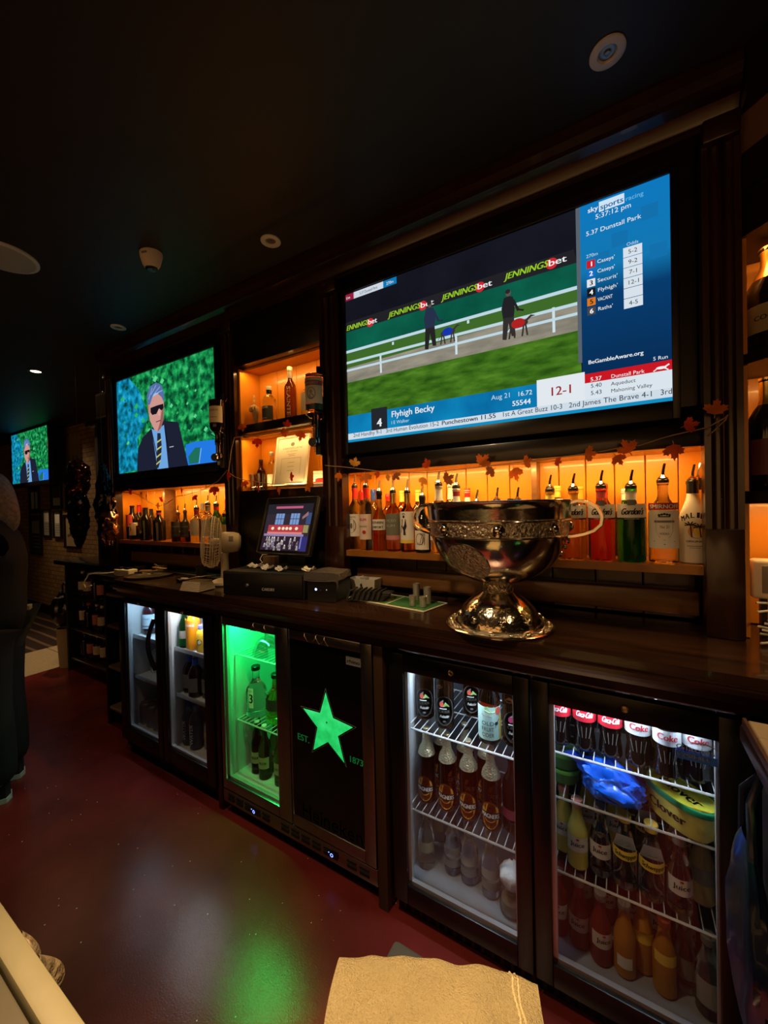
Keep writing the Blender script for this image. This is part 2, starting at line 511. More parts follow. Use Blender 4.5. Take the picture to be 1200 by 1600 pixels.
H = 2.42
b = MB(); b.poly([(-4.25, -3.2, 0), (2.2, -3.2, 0), (2.2, 2.2, 0), (-4.25, 2.2, 0)], FLOOR_RED); struct('floor', b)
b = MB()
for i in range(10):
    y0 = -3.26 + i * 0.54
    b.box(-4.97, -4.26, y0, y0 + 0.535, -0.03, 0.001, TILE, 0.002, seg=1)
struct('floor_tiles', b)
b = MB(); b.poly([(-9, -3.2, 0), (-4.97, -3.2, 0), (-4.97, 2.2, 0), (-9, 2.2, 0)], CARPET); struct('floor_carpet', b)
b = MB(); b.poly([(-9, -3.2, H), (-9, 2.2, H), (2.2, 2.2, H), (2.2, -3.2, H)], CEIL); struct('ceiling', b)
b = MB(); b.box(-9, -3.02, 2.17, 2.25, 0, H, BRICK); struct('wall_back', b)
b = MB(); b.box(-9, -3.02, 2.145, 2.17, 0, 0.13, BLACKW, 0.004); struct('baseboard_back', b)
b = MB(); b.box(-3.0, 2.2, 1.565, 1.64, 0, H, DARKWALL); b.box(-3.02, -2.94, 1.565, 2.2, 0, H, DARKWALL); struct('wall_bar', b)
b = MB(); b.box(-9.1, -9.0, -3.2, 2.2, 0, H, DARKWALL); struct('wall_left', b)
b = MB(); b.box(2.2, 2.3, -3.2, 2.2, 0, H, DARKWALL); struct('wall_right', b)
b = MB(); b.box(-9, 2.2, -3.3, -3.2, 0, H, mat('warm_cream_wall', (0.42, 0.30, 0.18), 0.7, noise_scale=4, noise_amt=0.1)); struct('wall_front', b)

# ------------------------------------------------------------------ back bar joinery
ORANGE = mat('orange_stained_boards', (0.72, 0.27, 0.018), 0.32, noise_scale=6, noise_amt=0.12, coat=0.2)
SHELFW = mat('orange_brown_shelf', (0.30, 0.115, 0.02), 0.3, noise_scale=12, noise_amt=0.2)


def boards(mb, x0, x1, y, z0, z1, m, w=0.0865):
    n = max(1, round((x1 - x0) / w)); w = (x1 - x0) / n
    for i in range(n):
        mb.box(x0 + i * w + 0.0012, x0 + (i + 1) * w - 0.0012, y, y + 0.012, z0, z1, m, 0.002, seg=1)


def bay(label, x0, x1, div, ex0, ex1):
    """ex0, ex1: inner width of the niche, which runs on behind the pilasters"""
    t = thing('back_bar_bay', label, 'bar shelf', ((x0 + x1) / 2, 1.42, 0.98))
    P = lambda mb, n: mb.xform(Matrix.Translation((-(x0 + x1) / 2, -1.42, -0.98))).build(n, t)
    yb = 1.366
    b = MB(); boards(b, ex0 + .001, ex1 - .001, 1.515, 1.16, 1.50, ORANGE)
    b.box(ex0 - .010, ex0, yb, 1.527, 1.162, 1.50, ORANGE); b.box(ex1, ex1 + .010, yb, 1.527, 1.162, 1.50, ORANGE); o = P(b, 'back_panel'); o['label'] = 'orange tongue and groove boards'
    b = MB(); b.prism([(x0, 1.335, 1.137), (x1, 1.335, 1.137), (x1, yb, 1.137), (ex1, yb, 1.137), (ex1, 1.515, 1.137), (ex0, 1.515, 1.137), (ex0, yb, 1.137), (x0, yb, 1.137)], (0, 0, .024), SHELFW); P(b, 'shelf')
    b = MB(); b.box(x0, x1, 1.34, 1.372, 1.483, 1.546, BLACKW, 0.004); b.box(ex0, ex1, 1.372, 1.515, 1.485, 1.505, ORANGE); P(b, 'fascia')
    b = MB(); b.box(div - 0.009, div + 0.009, 1.44, 1.514, 1.162, 1.484, WOODL, 0.002); P(b, 'divider')
    b = MB(); boards(b, x0, x1, 1.47, 0.985, 1.136, WOOD, 0.13); P(b, 'lower_panel')
    b = MB(); b.box(x0, x1, 1.405, 1.468, 1.008, 1.078, WOODL, 0.006); P(b, 'ledge')


bay('bottle bay of the back bar with orange boards under the large race TV', -1.0, 0.183, -0.262, -1.045, 0.235)
bay('lit back bar bottle bay under the TV showing a man in a suit', -2.895, -1.76, -2.5358, -2.955, -1.735)

# niche column between the two bays
t = thing('niche_column', 'dark wood column with two lit orange niches between the two TVs', 'bar shelf', (-1.385, 1.42, 0.98))
TR = Matrix.Translation((1.385, -1.42, -0.98))
def P(mb, n, lab=None):
    o = mb.xform(TR).build(n, t)
    if lab: o['label'] = lab
    return o
NX0, NX1 = -1.665, -1.105
b = MB()
for z0, z1 in ((1.766, 2.055), (1.437, 1.712)):
    boards(b, NX0 + 0.012, NX1 - 0.012, 1.47, z0, z1, ORANGE, 0.14)
    b.box(NX0, NX0 + 0.012, 1.345, 1.482, z0, z1, ORANGE); b.box(NX1 - 0.012, NX1, 1.345, 1.482, z0, z1, ORANGE)
    b.box(NX0, NX1, 1.38, 1.482, z1, z1 + 0.010, ORANGE)
P(b, 'niche_lining', 'orange painted niche lining')
b = MB(); b.box(NX0, NX1, 1.335, 1.482, 1.722, 1.766, BLACKW, 0.004); P(b, 'shelf')
b = MB(); b.box(NX0, NX1, 1.335, 1.48, 0.985, 1.437, BLACKW, 0.004); P(b, 'lower_panel')
b = MB(); b.box(NX0, NX1, 1.335, 1.48, 2.065, 2.30, BLACKW, 0.004); P(b, 'upper_panel')


def pilaster(label, x0, x1, y0=1.31, flute_z=1.262, nf=2):
    t = thing('fluted_pilaster', label, 'pillar', ((x0 + x1) / 2, (y0 + 1.5) / 2, 0.98))
    T = Matrix.Translation((-(x0 + x1) / 2, -(y0 + 1.5) / 2, -0.98))
    b = MB(); b.box(x0, x1, y0, 1.3645, 0.981, flute_z, WOODV, 0.002); b.xform(T).build('plinth', t)
    w = x1 - x0; pts = [(x0, 1.3645), (x0, y0)]
    fw = w * 0.16
    for k in range(nf):
        c = x0 + w * (k + 1) / (nf + 1)
        for i in range(9):
            a = pi * i / 8; pts.append((c - fw * cos(a), y0 + fw * 0.7 * sin(a)))
    pts += [(x1, y0), (x1, 1.3645)]
    b = MB(); b.prism([(x, y, flute_z) for x, y in pts], (0, 0, 2.24 - flute_z), WOODV); b.xform(T).build('fluted_shaft', t)
    b = MB(); b.box(x0 + 0.001, x1 - 0.001, y0 - 0.016, 1.3645, 2.24, 2.299, WOODV, 0.006); b.xform(T).build('capital', t)


pilaster('wide fluted dark wood pillar right of the large race TV', 0.184, 0.262)
pilaster('narrow fluted dark wood pillar between the niches and the large race TV', -1.104, -1.001, 1.318)
pilaster('narrow fluted dark pillar between the niches and the suited man TV', -1.759, -1.666, 1.318)
pilaster('dark wood end pillar of the back bar behind the foil balloons', -2.985, -2.896, 1.318)

b = MB(); b.box(-0.999, 0.182, 1.39, 1.50, 1.601, 2.30, BLACKW); o = b.build('trim_2'); o['kind'] = 'structure'
b = MB(); b.box(-2.894, -1.761, 1.39, 1.50, 1.601, 2.30, BLACKW); o = b.build('trim_3'); o['kind'] = 'structure'
# cornice
b = MB()
prof = [(1.55, 2.42), (1.27, 2.42), (1.27, 2.385), (1.285, 2.37), (1.285, 2.355), (1.31, 2.345), (1.325, 2.325), (1.328, 2.315), (1.335, 2.312), (1.335, 2.30), (1.55, 2.30)]
b.prism([(-3.0, y, z) for y, z in prof], (3.262, 0, 0), WOOD)
o = b.build('trim_1', None, 25); o['kind'] = 'structure'

# ------------------------------------------------------------------ counter along the back bar
t = thing('back_counter', 'dark polished wooden worktop with moulded lip above the fridges', 'counter', (-0.7, 1.2, 0.89))
T = Matrix.Translation((0.7, -1.2, -0.89))
CTOP = wood('counter_top_wood', (0.013, 0.005, 0.003), (0.04, 0.017, 0.009), 0.22)
b = MB()
out = [(1.3, 1.05), (1.3, 1.56), (-2.40, 1.56), (-2.41, 1.12)]
for i in range(7):
    a = pi + (pi / 2) * i / 6
    out.append((-2.33 + 0.08 * cos(a), 1.13 + 0.08 * sin(a)))
b.prism([(x, y, 0.955) for x, y in out], (0, 0, 0.025), CTOP); b.xform(T).build('top', t)
b = MB()
lip = [(1.10, 0.954), (1.036, 0.954), (1.036, 0.944), (1.046, 0.940), (1.052, 0.930), (1.064, 0.926), (1.070, 0.914), (1.085, 0.910), (1.088, 0.886), (1.10, 0.886)]
b.prism([(-2.36, y, z) for y, z in lip], (3.66, 0, 0), WOOD); b.xform(T).build('moulding', t)
b = MB(); b.box(1.3 - 3.70, 1.3, 1.10, 1.54, 0.886, 0.954, BLACKW); b.xform(T).build('apron', t)

b = MB(); b.box(-0.715, -0.678, 1.085, 1.54, 0.0, 0.883, mat('mid_brown_wood', (0.055, 0.028, 0.014), 0.45), 0.003)
tag(b.build('counter_upright'), 'brown wooden upright between the star fridge and the fridge with the cider', 'post')
b = MB(); b.box(-1.575, -1.545, 1.10, 1.54, 0.0, 0.883, BLACKW, 0.003)
tag(b.build('counter_upright'), 'black upright between the soft drinks fridge and the green lit fridge', 'post')

# ------------------------------------------------------------------ televisions
def tv_body(t, x0, x1, z0, z1, yf, bez=0.018, bot=0.05, d=0.05):
    cx, cz = (x0 + x1) / 2, (z0 + z1) / 2
    T = Matrix.Translation((-cx, -(yf + d), -cz))
    b = MB()
    b.box(x0 - bez, x1 + bez, yf + 0.006, yf + d, z0 - bot, z1 + bez, BLACK, 0.006)
    b.box(x0 - bez, x0, yf - 0.004, yf + 0.008, z0 - bot, z1 + bez, BLACK, 0.002); b.box(x1, x1 + bez, yf - 0.004, yf + 0.008, z0 - bot, z1 + bez, BLACK, 0.002)
    b.box(x0, x1, yf - 0.004, yf + 0.008, z1, z1 + bez, BLACK, 0.002); b.box(x0, x1, yf - 0.004, yf + 0.008, z0 - bot, z0, BLACK, 0.002)
    b.xform(T).build('bezel', t)
    return T


X0, X1, Z0, Z1, YF = -0.975, 0.1205, 1.611, 2.225, 1.334
t = thing('television', 'large wall TV showing greyhounds walked past a green fence and race odds', 'TV', ((X0 + X1) / 2, YF + 0.05, (Z0 + Z1) / 2))
T = tv_body(t, X0, X1, Z0, Z1, YF)
b = MB(); c = Canvas(b, plane_y(YF + 0.005, 0.0003))
E_ = 1.0
GR_TURF = glow_noise('screen_turf', [(0.30, srgb(40, 78, 18)), (0.55, srgb(66, 112, 28)), (0.75, srgb(88, 135, 40))], 14, (1, 1, 3))
NIGHT = glow_noise('screen_night_sky', [(0.3, srgb(14, 15, 22)), (0.7, srgb(26, 27, 38))], 3)
TEAL = glow_noise('screen_green_fence', [(0.3, srgb(8, 72, 56)), (0.7, srgb(14, 100, 78))], 6)
TRACK = glow_noise('screen_track', [(0.3, srgb(122, 118, 104)), (0.7, srgb(158, 152, 136))], 9, (1, 1, 4))
PANEL = glow_grad('screen_blue_panel', -0.31, 0.31, [(0.0, srgb(10, 60, 110)), (0.15, srgb(8, 44, 84)), (0.55, srgb(8, 60, 110)), (0.68, srgb(18, 118, 176)), (1.0, srgb(14, 120, 190))])
BAR = glow_noise('screen_blue_bar', [(0.35, srgb(8, 104, 160)), (0.65, srgb(16, 138, 192))], 5)
W = sg(235, 238, 240); W2 = sg(190, 215, 235); TXT = sg(20, 25, 35); DK = sg(16, 18, 24); HOARD = sg(34, 34, 38)
PX = (-0.0983,1.9196)[0]
vz = lambda p: p[1]
c.rect(X0, PX, Z0, Z1, NIGHT, 0)
c.poly([(-0.9937,2.1095), (-0.1165,2.1078), (-0.1075,2.0608), (-0.9951,2.0639)], HOARD, 1)
c.poly([(-0.9918,2.0693), (-0.1058,2.0647), (-0.1054,1.9842), (-0.9915,1.9798)], TEAL, 2)
c.poly([(-0.9915,1.9798), (-0.1054,1.9842), (-0.106,1.9441), (-0.9934,1.9204)], sg(62, 105, 40), 2)
c.poly([(-0.9934,1.9204), (-0.106,1.9441), (-0.1042,1.8541), (-0.9893,1.8512)], TRACK, 2)
c.poly([(-0.989,1.8599), (-0.1041,1.8603), (-0.0999,1.7141), (-0.9906,1.7081)], GR_TURF, 3)
for a, bb, w in (((-0.9882,1.9865), (-0.1053,1.9896), 0.011), ((-0.9896,1.9421), (-0.1061,1.9415), 0.010), ((-0.9906,1.9099), (-0.1066,1.9112), 0.009)):
    c.line(a, bb, w, sg(190, 215, 225), 6)
for a, bb in (((-0.8103,1.9423), (-0.8095,1.8695)), ((-0.4962,1.9466), (-0.4956,1.873)), ((-0.1762,1.9487), (-0.1758,1.871)), ((-0.7522,1.9778), (-0.7525,1.9664)), ((-0.4506,1.9817), (-0.4508,1.9704))):
    c.line(a, bb, 0.008, sg(205, 225, 232), 6)
c.poly([(-0.1097,2.2356), (-0.0968,2.2303), (-0.0959,1.76), (-0.1088,1.7627)], sg(88, 98, 108), 7)
LIME = sg(150, 200, 40)
for a, m1, z in (((-0.5463,2.0785), (-0.4188,2.08), 0), ((-0.3229,2.082), (-0.1913,2.0827), 0), ((-0.7696,2.0778), (-0.6344,2.0777), 0), ((-0.973,2.0769), (-0.8672,2.0766), 1)):
    word = 'JENNINGS' if not z else 'ENNINGS'
    c.text(word, a[0], (a[1] + m1[1]) / 2 - 0.002, 0.02, LIME, 5, w=m1[0] - a[0], al='l', shear=0.25, bold=0.04, rot=0.0)
    c.ell(m1[0] + 0.012, m1[1] + 0.003, 0.017, 0.017, sg(205, 40, 50), 4)
    c.text('bet', m1[0] + 0.002, m1[1] - 0.004, 0.02, sg(240, 240, 240), 6, w=(m1[0] - a[0]) * 0.40, al='l', bold=0.03)
# two handlers with their dogs
def man(cx, z0, h, coat, legs, lean=0.0):
    c.poly([(cx - 0.10 * h, z0 + 0.42 * h), (cx + 0.11 * h, z0 + 0.42 * h), (cx + 0.13 * h, z0 + 0.60 * h), (cx + 0.10 * h, z0 + 0.82 * h), (cx + 0.02 * h, z0 + 0.86 * h), (cx - 0.08 * h, z0 + 0.84 * h), (cx - 0.13 * h, z0 + 0.64 * h)], coat, 8)
    c.ell(cx + 0.01 * h, z0 + 0.92 * h, 0.05 * h, 0.07 * h, sg(96, 82, 76), 9)
    c.ell(cx + 0.0 * h, z0 + 0.95 * h, 0.05 * h, 0.045 * h, sg(40, 40, 44), 10)
    c.poly([(cx - 0.10 * h, z0 + 0.44 * h), (cx + 0.02 * h, z0 + 0.44 * h), (cx - 0.04 * h, z0), (cx - 0.12 * h, z0 + 0.02 * h)], legs, 8)
    c.poly([(cx - 0.02 * h, z0 + 0.44 * h), (cx + 0.11 * h, z0 + 0.44 * h), (cx + 0.14 * h, z0 + 0.04 * h), (cx + 0.06 * h, z0 + 0.05 * h)], legs, 8)
    c.line((cx + 0.10 * h, z0 + 0.76 * h), (cx + 0.20 * h, z0 + 0.52 * h), 0.05 * h, coat, 9)
    c.line((cx + 0.20 * h, z0 + 0.54 * h), (cx + 0.30 * h, z0 + 0.50 * h), 0.035 * h, coat, 9)
def dog(cx, z0, L, coat):
    fur = sg(58, 48, 46)
    c.ell(cx, z0 + 0.62 * L, 0.44 * L, 0.19 * L, fur, 8)
    c.ell(cx - 0.02 * L, z0 + 0.66 * L, 0.32 * L, 0.23 * L, coat, 9)
    c.line((cx + 0.3 * L, z0 + 0.66 * L), (cx + 0.55 * L, z0 + 0.86 * L), 0.11 * L, fur, 8)
    c.poly([(cx + 0.48 * L, z0 + 0.80 * L), (cx + 0.55 * L, z0 + 0.93 * L), (cx + 0.78 * L, z0 + 0.84 * L)], fur, 9)
    for dx, e in ((-0.36, -0.45), (-0.28, -0.18), (0.24, 0.16), (0.32, 0.40)):
        c.line((cx + dx * L, z0 + 0.55 * L), (cx + e * L, z0), 0.08 * L, fur, 8)
    c.line((cx - 0.38 * L, z0 + 0.6 * L), (cx - 0.62 * L, z0 + 0.3 * L), 0.03 * L, fur, 8)
m0 = (-0.596,1.9147); m1 = (-0.5917,2.0917)
man(m0[0], m0[1], m1[1] - m0[1], sg(38, 48, 72), sg(36, 34, 34))
m0 = (-0.3142,1.882); m1 = (-0.311,2.0471)
man(m0[0], m0[1], m1[1] - m0[1], sg(34, 34, 38), sg(50, 46, 44))
d0 = (-0.526,1.92); dog(d0[0], d0[1], 0.062, sg(24, 54, 170))
d0 = (-0.2818,1.882); dog(d0[0], d0[1], 0.068, sg(176, 34, 34))
# strap line top left
q0 = (-0.9723,2.2); q1 = (-0.9319,2.2247); q2 = (-0.7897,2.1853); q3 = (-0.73,2.2115)
c.rect(q0[0], q1[0] + 0.004, q0[1] - 0.004, q0[1] + 0.022, sg(150, 30, 60), 8); c.rect(q1[0], q2[0], q0[1] - 0.004, q0[1] + 0.022, sg(205, 215, 225), 8); c.rect(q2[0], q3[0], q0[1] - 0.004, q0[1] + 0.022, sg(16, 120, 180), 8)
c.text('Live', q0[0] + 0.013, q0[1] + 0.003, 0.011, W, 9, w=0.02); c.text('5.37 Dunstall Park', (q1[0] + q2[0]) / 2 + 0.002, q0[1] + 0.003, 0.011, TXT, 9, w=0.085); c.text('270m', (q2[0] + q3[0]) / 2, q0[1] + 0.003, 0.011, W, 9, w=0.032)
# lower strap
ub = (-0.9724,1.6473)[1]; ut = (-0.9701,1.7214)[1]; wx = (-0.2291,1.6912)[0]
c.rect(X0, wx, ub - 0.002, ut, BAR, 10)
n0 = (-0.8592,1.6569); n1 = (-0.7849,1.7154)
c.rect(n0[0], n1[0], ub, ut + 0.012, sg(36, 38, 46), 11); c.text('4', (n0[0] + n1[0]) / 2, ub + 0.012, 0.032, W, 12, bold=0.05)
c.fit('Flyhigh Becky', (-0.7667,1.6873), (-0.5836,1.6882), W, 12, 0.02); c.fit('I E Walker', (-0.7675,1.6607), (-0.6888,1.6607), W2, 12)
c.fit('Aug 21', (-0.3753,1.6908), (-0.3139,1.6928), W2, 12); c.fit('16.72', (-0.2901,1.6898), (-0.2436,1.6908), W, 12); c.fit('55544', (-0.3068,1.6613), (-0.2487,1.661), W, 12, 0.03)
wb = (-0.1622,1.6568)[1]
c.rect(wx, PX + 0.006, ub - 0.004, ut + 0.010, sg(225, 232, 238), 11)
c.fit('12-1', (-0.193,1.6738), (-0.1307,1.6763), sg(150, 36, 40), 12, 0.02)
# ticker
c.rect(X0, X1, Z0, ub, sg(206, 220, 232), 13); c.rect(X0, X1, Z0, Z0 + 0.011, sg(20, 140, 190), 14)
zt = Z0 + 0.0195
TK = [('2nd Handhy 9-1', (-0.9496,1.6409)[0], (-0.8132,1.6394)[0], 0), ('3rd Human Evolution 15-2', (-0.7925,1.6393)[0], (-0.5672,1.636)[0], 0), ('Punchestown 11.55', (-0.5567,1.6325)[0], (-0.3614,1.6315)[0], 0.025),
      ('1st A Great Buzz 10-3', (-0.3405,1.6326)[0], (-0.1558,1.6309)[0], 0), ('2nd James The Brave 4-1', (-0.1373,1.6318)[0], (0.0737,1.6299)[0], 0), ('3rd', (0.0929,1.6325)[0], (0.1196,1.632)[0], 0)]
for s_, xa, xb, bo in TK: c.text(s_, xa, zt, 0.0155, TXT, 15, w=xb - xa, al='l', bold=bo)
# right hand panel
c.rect(PX, X1, Z0, Z1, PANEL, 9)
for q in ((0.0027,2.0941), (0.0935,2.0295), (0.0744,2.143), (-0.0429,2.052)):
    c.rect(q[0] - 0.02, q[0] + 0.02, q[1] - 0.02, q[1] + 0.02, sg(20, 112, 172), 10)
a = (-0.0774,2.1976); e = (-0.0501,2.1979); c.fit('sky', a, e, W, 12, 0.02)
a = (-0.0447,2.1966); e = (0.0128,2.1925); c.rect(a[0] - 0.003, e[0] + 0.003, a[1] - 0.007, a[1] + 0.022, sg(205, 228, 245), 11); c.fit('sports', a, e, sg(20, 90, 150), 12, 0.03)
a = (0.0186,2.1926); e = (0.0612,2.1937); c.fit('racing', a, e, sg(110, 190, 230), 12)
c.fit('5:37:12 pm', (-0.0581,2.1751), (0.0313,2.1689), W, 12); c.fit('5.37 Dunstall Park', (-0.0831,2.1347), (0.0555,2.1292), W, 12)
c.fit('Odds', (0.0191,2.0669), (0.0477,2.0658), W2, 12); c.fit('270m', (-0.0833,2.0677), (-0.0527,2.0659), W2, 12)
cx0, cx1 = (0.0109,2.0504)[0], (0.0566,2.0443)[0]
rows = [('1', "Caseys'", '5-2', (200, 30, 45), 255), ('2', "Caseys'", '9-2', (20, 110, 200), 255), ('3', "Securit'", '7-1', (225, 228, 232), 20), ('4', "Flyhigh'", '12-1', (24, 24, 28), 255), ('5', 'VACANT', '', (220, 120, 30), 20), ('6', "Raths'", '4-5', (70, 70, 76), 255)]
bx = (-0.0718,2.04)
za = (0.0333,2.0492)[1]; zb = (0.0336,1.9039)[1]
for i, (n_, nm, od, colr, ik) in enumerate(rows):
    z = za + (zb - za) * i / 5
    c.rect(cx0, cx1, z - 0.0138, z + 0.0138, sg(215, 225, 235), 11)
    if od: c.text(od, (cx0 + cx1) / 2, z - 0.006, 0.012, TXT, 12)
    zz = (-0.0725,2.0464)[1] + ((-0.0714,1.9077)[1] - (-0.0725,2.0464)[1]) * i / 5
    c.rect(bx[0] - 0.0105, bx[0] + 0.0115, zz - 0.0115, zz + 0.0115, sg(*colr), 11)
    c.text(n_, bx[0] + 0.0005, zz - 0.007, 0.014, sg(ik, ik, ik), 12, bold=0.04)
    c.text(nm, bx[0] + 0.017, zz - 0.004, 0.0105, W, 12, al='l', w=0.012 * len(nm) * 0.53)
c.fit('BeGambleAware.org', (-0.0825,1.7518), (0.0557,1.7516), W, 12, 0.03)
c.fit('5 Run', (0.0776,1.7286), (0.1114,1.7288), W, 12)
x2, x3 = (-0.0928,1.7039)[0], X1
r0 = (-0.0929,1.6967)[1]; r1 = (-0.0925,1.7199)[1]; r2 = (-0.092,1.65)[1]
c.rect(x2, x3, r0, r1 + 0.004, sg(200, 24, 36), 11); c.rect(x2, x3, ub, r0, sg(218, 228, 236), 11)
c.fit('5.37', (-0.0777,1.6993), (-0.048,1.6999), W, 12, 0.02); c.fit('Dunstall Park', (-0.0243,1.6999), (0.0579,1.6994), W, 12)
c.fit('5.40', (-0.0772,1.6796), (-0.0482,1.6807), TXT, 12); c.fit('Aqueduct', (-0.0246,1.6773), (0.0364,1.6783), TXT, 12)
c.fit('5.43', (-0.0775,1.6584), (-0.0486,1.6597), TXT, 12); c.fit('Mahoning Valley', (-0.0249,1.6566), (0.0754,1.6586), TXT, 12)
d0 = (0.0964,1.7017)
c.ell(d0[0], d0[1] + 0.004, 0.012, 0.004, W, 13); c.line((d0[0] + 0.008, d0[1] + 0.005), (d0[0] + 0.018, d0[1] + 0.011), 0.004, W, 13); c.line((d0[0] - 0.008, d0[1] + 0.004), (d0[0] - 0.018, d0[1] - 0.003), 0.003, W, 13); c.line((d0[0] + 0.006, d0[1] + 0.003), (d0[0] + 0.016, d0[1] - 0.004), 0.003, W, 13)
b.xform(T).build('screen', t, smooth=0, recalc=False)

# ---- the man in a suit, on the two other TVs
FOL = glow_noise('screen_foliage', [(0.32, srgb(6, 40, 24)), (0.45, srgb(12, 96, 52)), (0.58, srgb(28, 160, 84)), (0.72, srgb(80, 205, 130))], 22, (1, 1, 1), detail=8)
FOLB = glow_noise('screen_foliage_blue', [(0.32, srgb(8, 60, 80)), (0.48, srgb(10, 120, 150)), (0.62, srgb(24, 160, 205)), (0.75, srgb(60, 190, 220))], 20, (1, 1, 1), detail=8)
R2 = (-2.872, -1.838, 1.600, 2.209)


def suit_scene(c, uv):
    q = lambda *pts: [uv(p) for p in pts]
    c.poly(q((R2[0], R2[2]), (R2[1], R2[2]), (R2[1], R2[3]), (R2[0], R2[3])), FOL, 0)
    c.poly(q((R2[0], R2[2]), (-2.6201,1.6142), (-2.6342,1.8047), (-2.5018,1.9348), (-2.5905,2.1076), (-2.7135,2.2111), (R2[0], R2[3])), FOLB, 1)
    for k in range(60):
        u = random.uniform(R2[0] + 0.05, R2[1] - 0.06); v = random.uniform(R2[2] + 0.15, R2[3] - 0.04); s_ = random.uniform(0.008, 0.028)
        c.poly(q((u - s_, v), (u, v - s_ * 0.6), (u + s_, v + s_ * 0.2), (u + 0.1 * s_, v + s_ * 0.9)), random.choice([sg(40, 180, 90), sg(16, 100, 56), sg(90, 215, 140), sg(8, 66, 44)]), 2)
    CAR = sg(36, 120, 225)
    c.poly(q((-2.1217,1.7187), (-2.0528,1.7272), (-1.8639,1.7209), (R2[1], (-1.8326,1.7006)[1]), (R2[1], R2[2]), (-2.1099,1.5908)), CAR, 3)
    c.poly(q((-2.0967,1.65), (-2.0308,1.6941), (-1.9863,1.6921), (-2,1.6087), (-2.0888,1.6073)), sg(30, 110, 90), 4)
    c.line(uv((-1.977,1.6865)), uv((-2.0003,1.604)), 0.008, sg(120, 180, 240), 4)
    c.poly(q((-2.6468,1.5956), (-2.6247,1.7496), (-2.563,1.8129), (-2.468,1.8545), (-2.3296,1.883), (-2.1851,1.8564), (-2.1488,1.7519), (-2.0995,1.596)), sg(28, 32, 50), 5)
    c.poly(q((-2.468,1.8545), (-2.4126,1.8322), (-2.3286,1.8601), (-2.3125,1.7444), (-2.2961,1.5979), (-2.4119,1.5971), (-2.4371,1.7313)), sg(110, 165, 225), 6)
    c.poly(q((-2.4018,1.818), (-2.3674,1.814), (-2.3581,1.7364), (-2.3714,1.6609), (-2.4021,1.6055), (-2.4249,1.6136), (-2.4091,1.7286)), sg(34, 40, 52), 7)
    for k in range(4):
        v0 = 560 + 34 * k
        c.poly(q(*[[(-2.4093,1.7673), (-2.3601,1.7812), (-2.3583,1.7721), (-2.4098,1.7571)], [(-2.4117,1.7237), (-2.3602,1.7391), (-2.3607,1.729), (-2.4123,1.7134)], [(-2.419,1.6778), (-2.3648,1.6962), (-2.3654,1.686), (-2.4196,1.6675)], [(-2.4213,1.6366), (-2.374,1.6547), (-2.3769,1.6434), (-2.4219,1.6263)]][k]), sg(190, 190, 110), 8)
    c.line(uv((-2.4659,1.849)), uv((-2.4097,1.677)), 0.008, sg(16, 18, 30), 8); c.line(uv((-2.3241,1.8595)), uv((-2.2844,1.6913)), 0.008, sg(16, 18, 30), 8)
    c.poly(q((-2.2783,1.7234), (-2.2347,1.724), (-2.235,1.7191), (-2.2785,1.7184)), sg(170, 180, 200), 8)
    # head, face turned a little to the right
    c.poly(q((-2.4794,1.9056), (-2.49,1.9725), (-2.4783,2.0491), (-2.4336,2.0805), (-2.3533,2.0666), (-2.3196,2.023), (-2.3238,1.9479), (-2.3317,1.8858), (-2.3613,1.8413), (-2.3945,1.8236), (-2.4308,1.8408)), sg(205, 150, 140), 9)
    c.poly(q((-2.3991,1.8241), (-2.3613,1.8413), (-2.3317,1.8858), (-2.3224,1.9729), (-2.3491,1.9389), (-2.3684,1.8779)), sg(150, 95, 90), 10)
    c.poly(q((-2.498,1.9999), (-2.499,2.0656), (-2.4676,2.1098), (-2.3962,2.1227), (-2.3404,2.096), (-2.3142,2.041), (-2.3213,1.9917), (-2.3442,2.027), (-2.3816,2.0523), (-2.443,2.0407), (-2.469,2.002)), sg(84, 112, 165), 10)
    for a_, b_ in (((-2.484,2.0343), (-2.4398,2.0971)), ((-2.4562,2.0584), (-2.3971,2.1062)), ((-2.4184,2.0586), (-2.3566,2.09)), ((-2.3766,2.0604), (-2.3309,2.0627))): c.line(uv(a_), uv(b_), 0.007, sg(135, 165, 215), 11)
    c.poly(q((-2.443,2.0407), (-2.3816,2.0523), (-2.3537,2.0603), (-2.4231,2.0593)), sg(160, 195, 235), 11)
    c.poly(q((-2.4655,1.9793), (-2.3924,1.9837), (-2.3263,1.9837), (-2.3254,1.9583), (-2.3464,1.9462), (-2.3728,1.9628), (-2.4022,1.9338), (-2.4491,1.934), (-2.467,1.9534)), sg(22, 20, 30), 11)
    c.poly(q((-2.3824,1.9566), (-2.3684,1.9596), (-2.3615,1.9204), (-2.3845,1.9185)), sg(225, 165, 150), 11)
    c.line(uv((-2.4095,1.8859)), uv((-2.3587,1.8894)), 0.006, sg(120, 50, 56), 11)
    c.poly(q((-2.4929,2.0056), (-2.4765,1.9966), (-2.4771,1.9445), (-2.4911,1.953)), sg(190, 120, 115), 10)


t = thing('television', 'wall TV showing a man in a dark suit and sunglasses beside the lit niches', 'TV', ((R2[0] + R2[1]) / 2, YF + 0.05, (R2[2] + R2[3]) / 2))
T = tv_body(t, *R2, YF)
b = MB(); c = Canvas(b, plane_y(YF + 0.005, 0.0003)); suit_scene(c, lambda p: (min(max(p[0], R2[0]), R2[1]), min(max(p[1], R2[2]), R2[3])))
b.xform(T).build('screen', t, smooth=0, recalc=False)

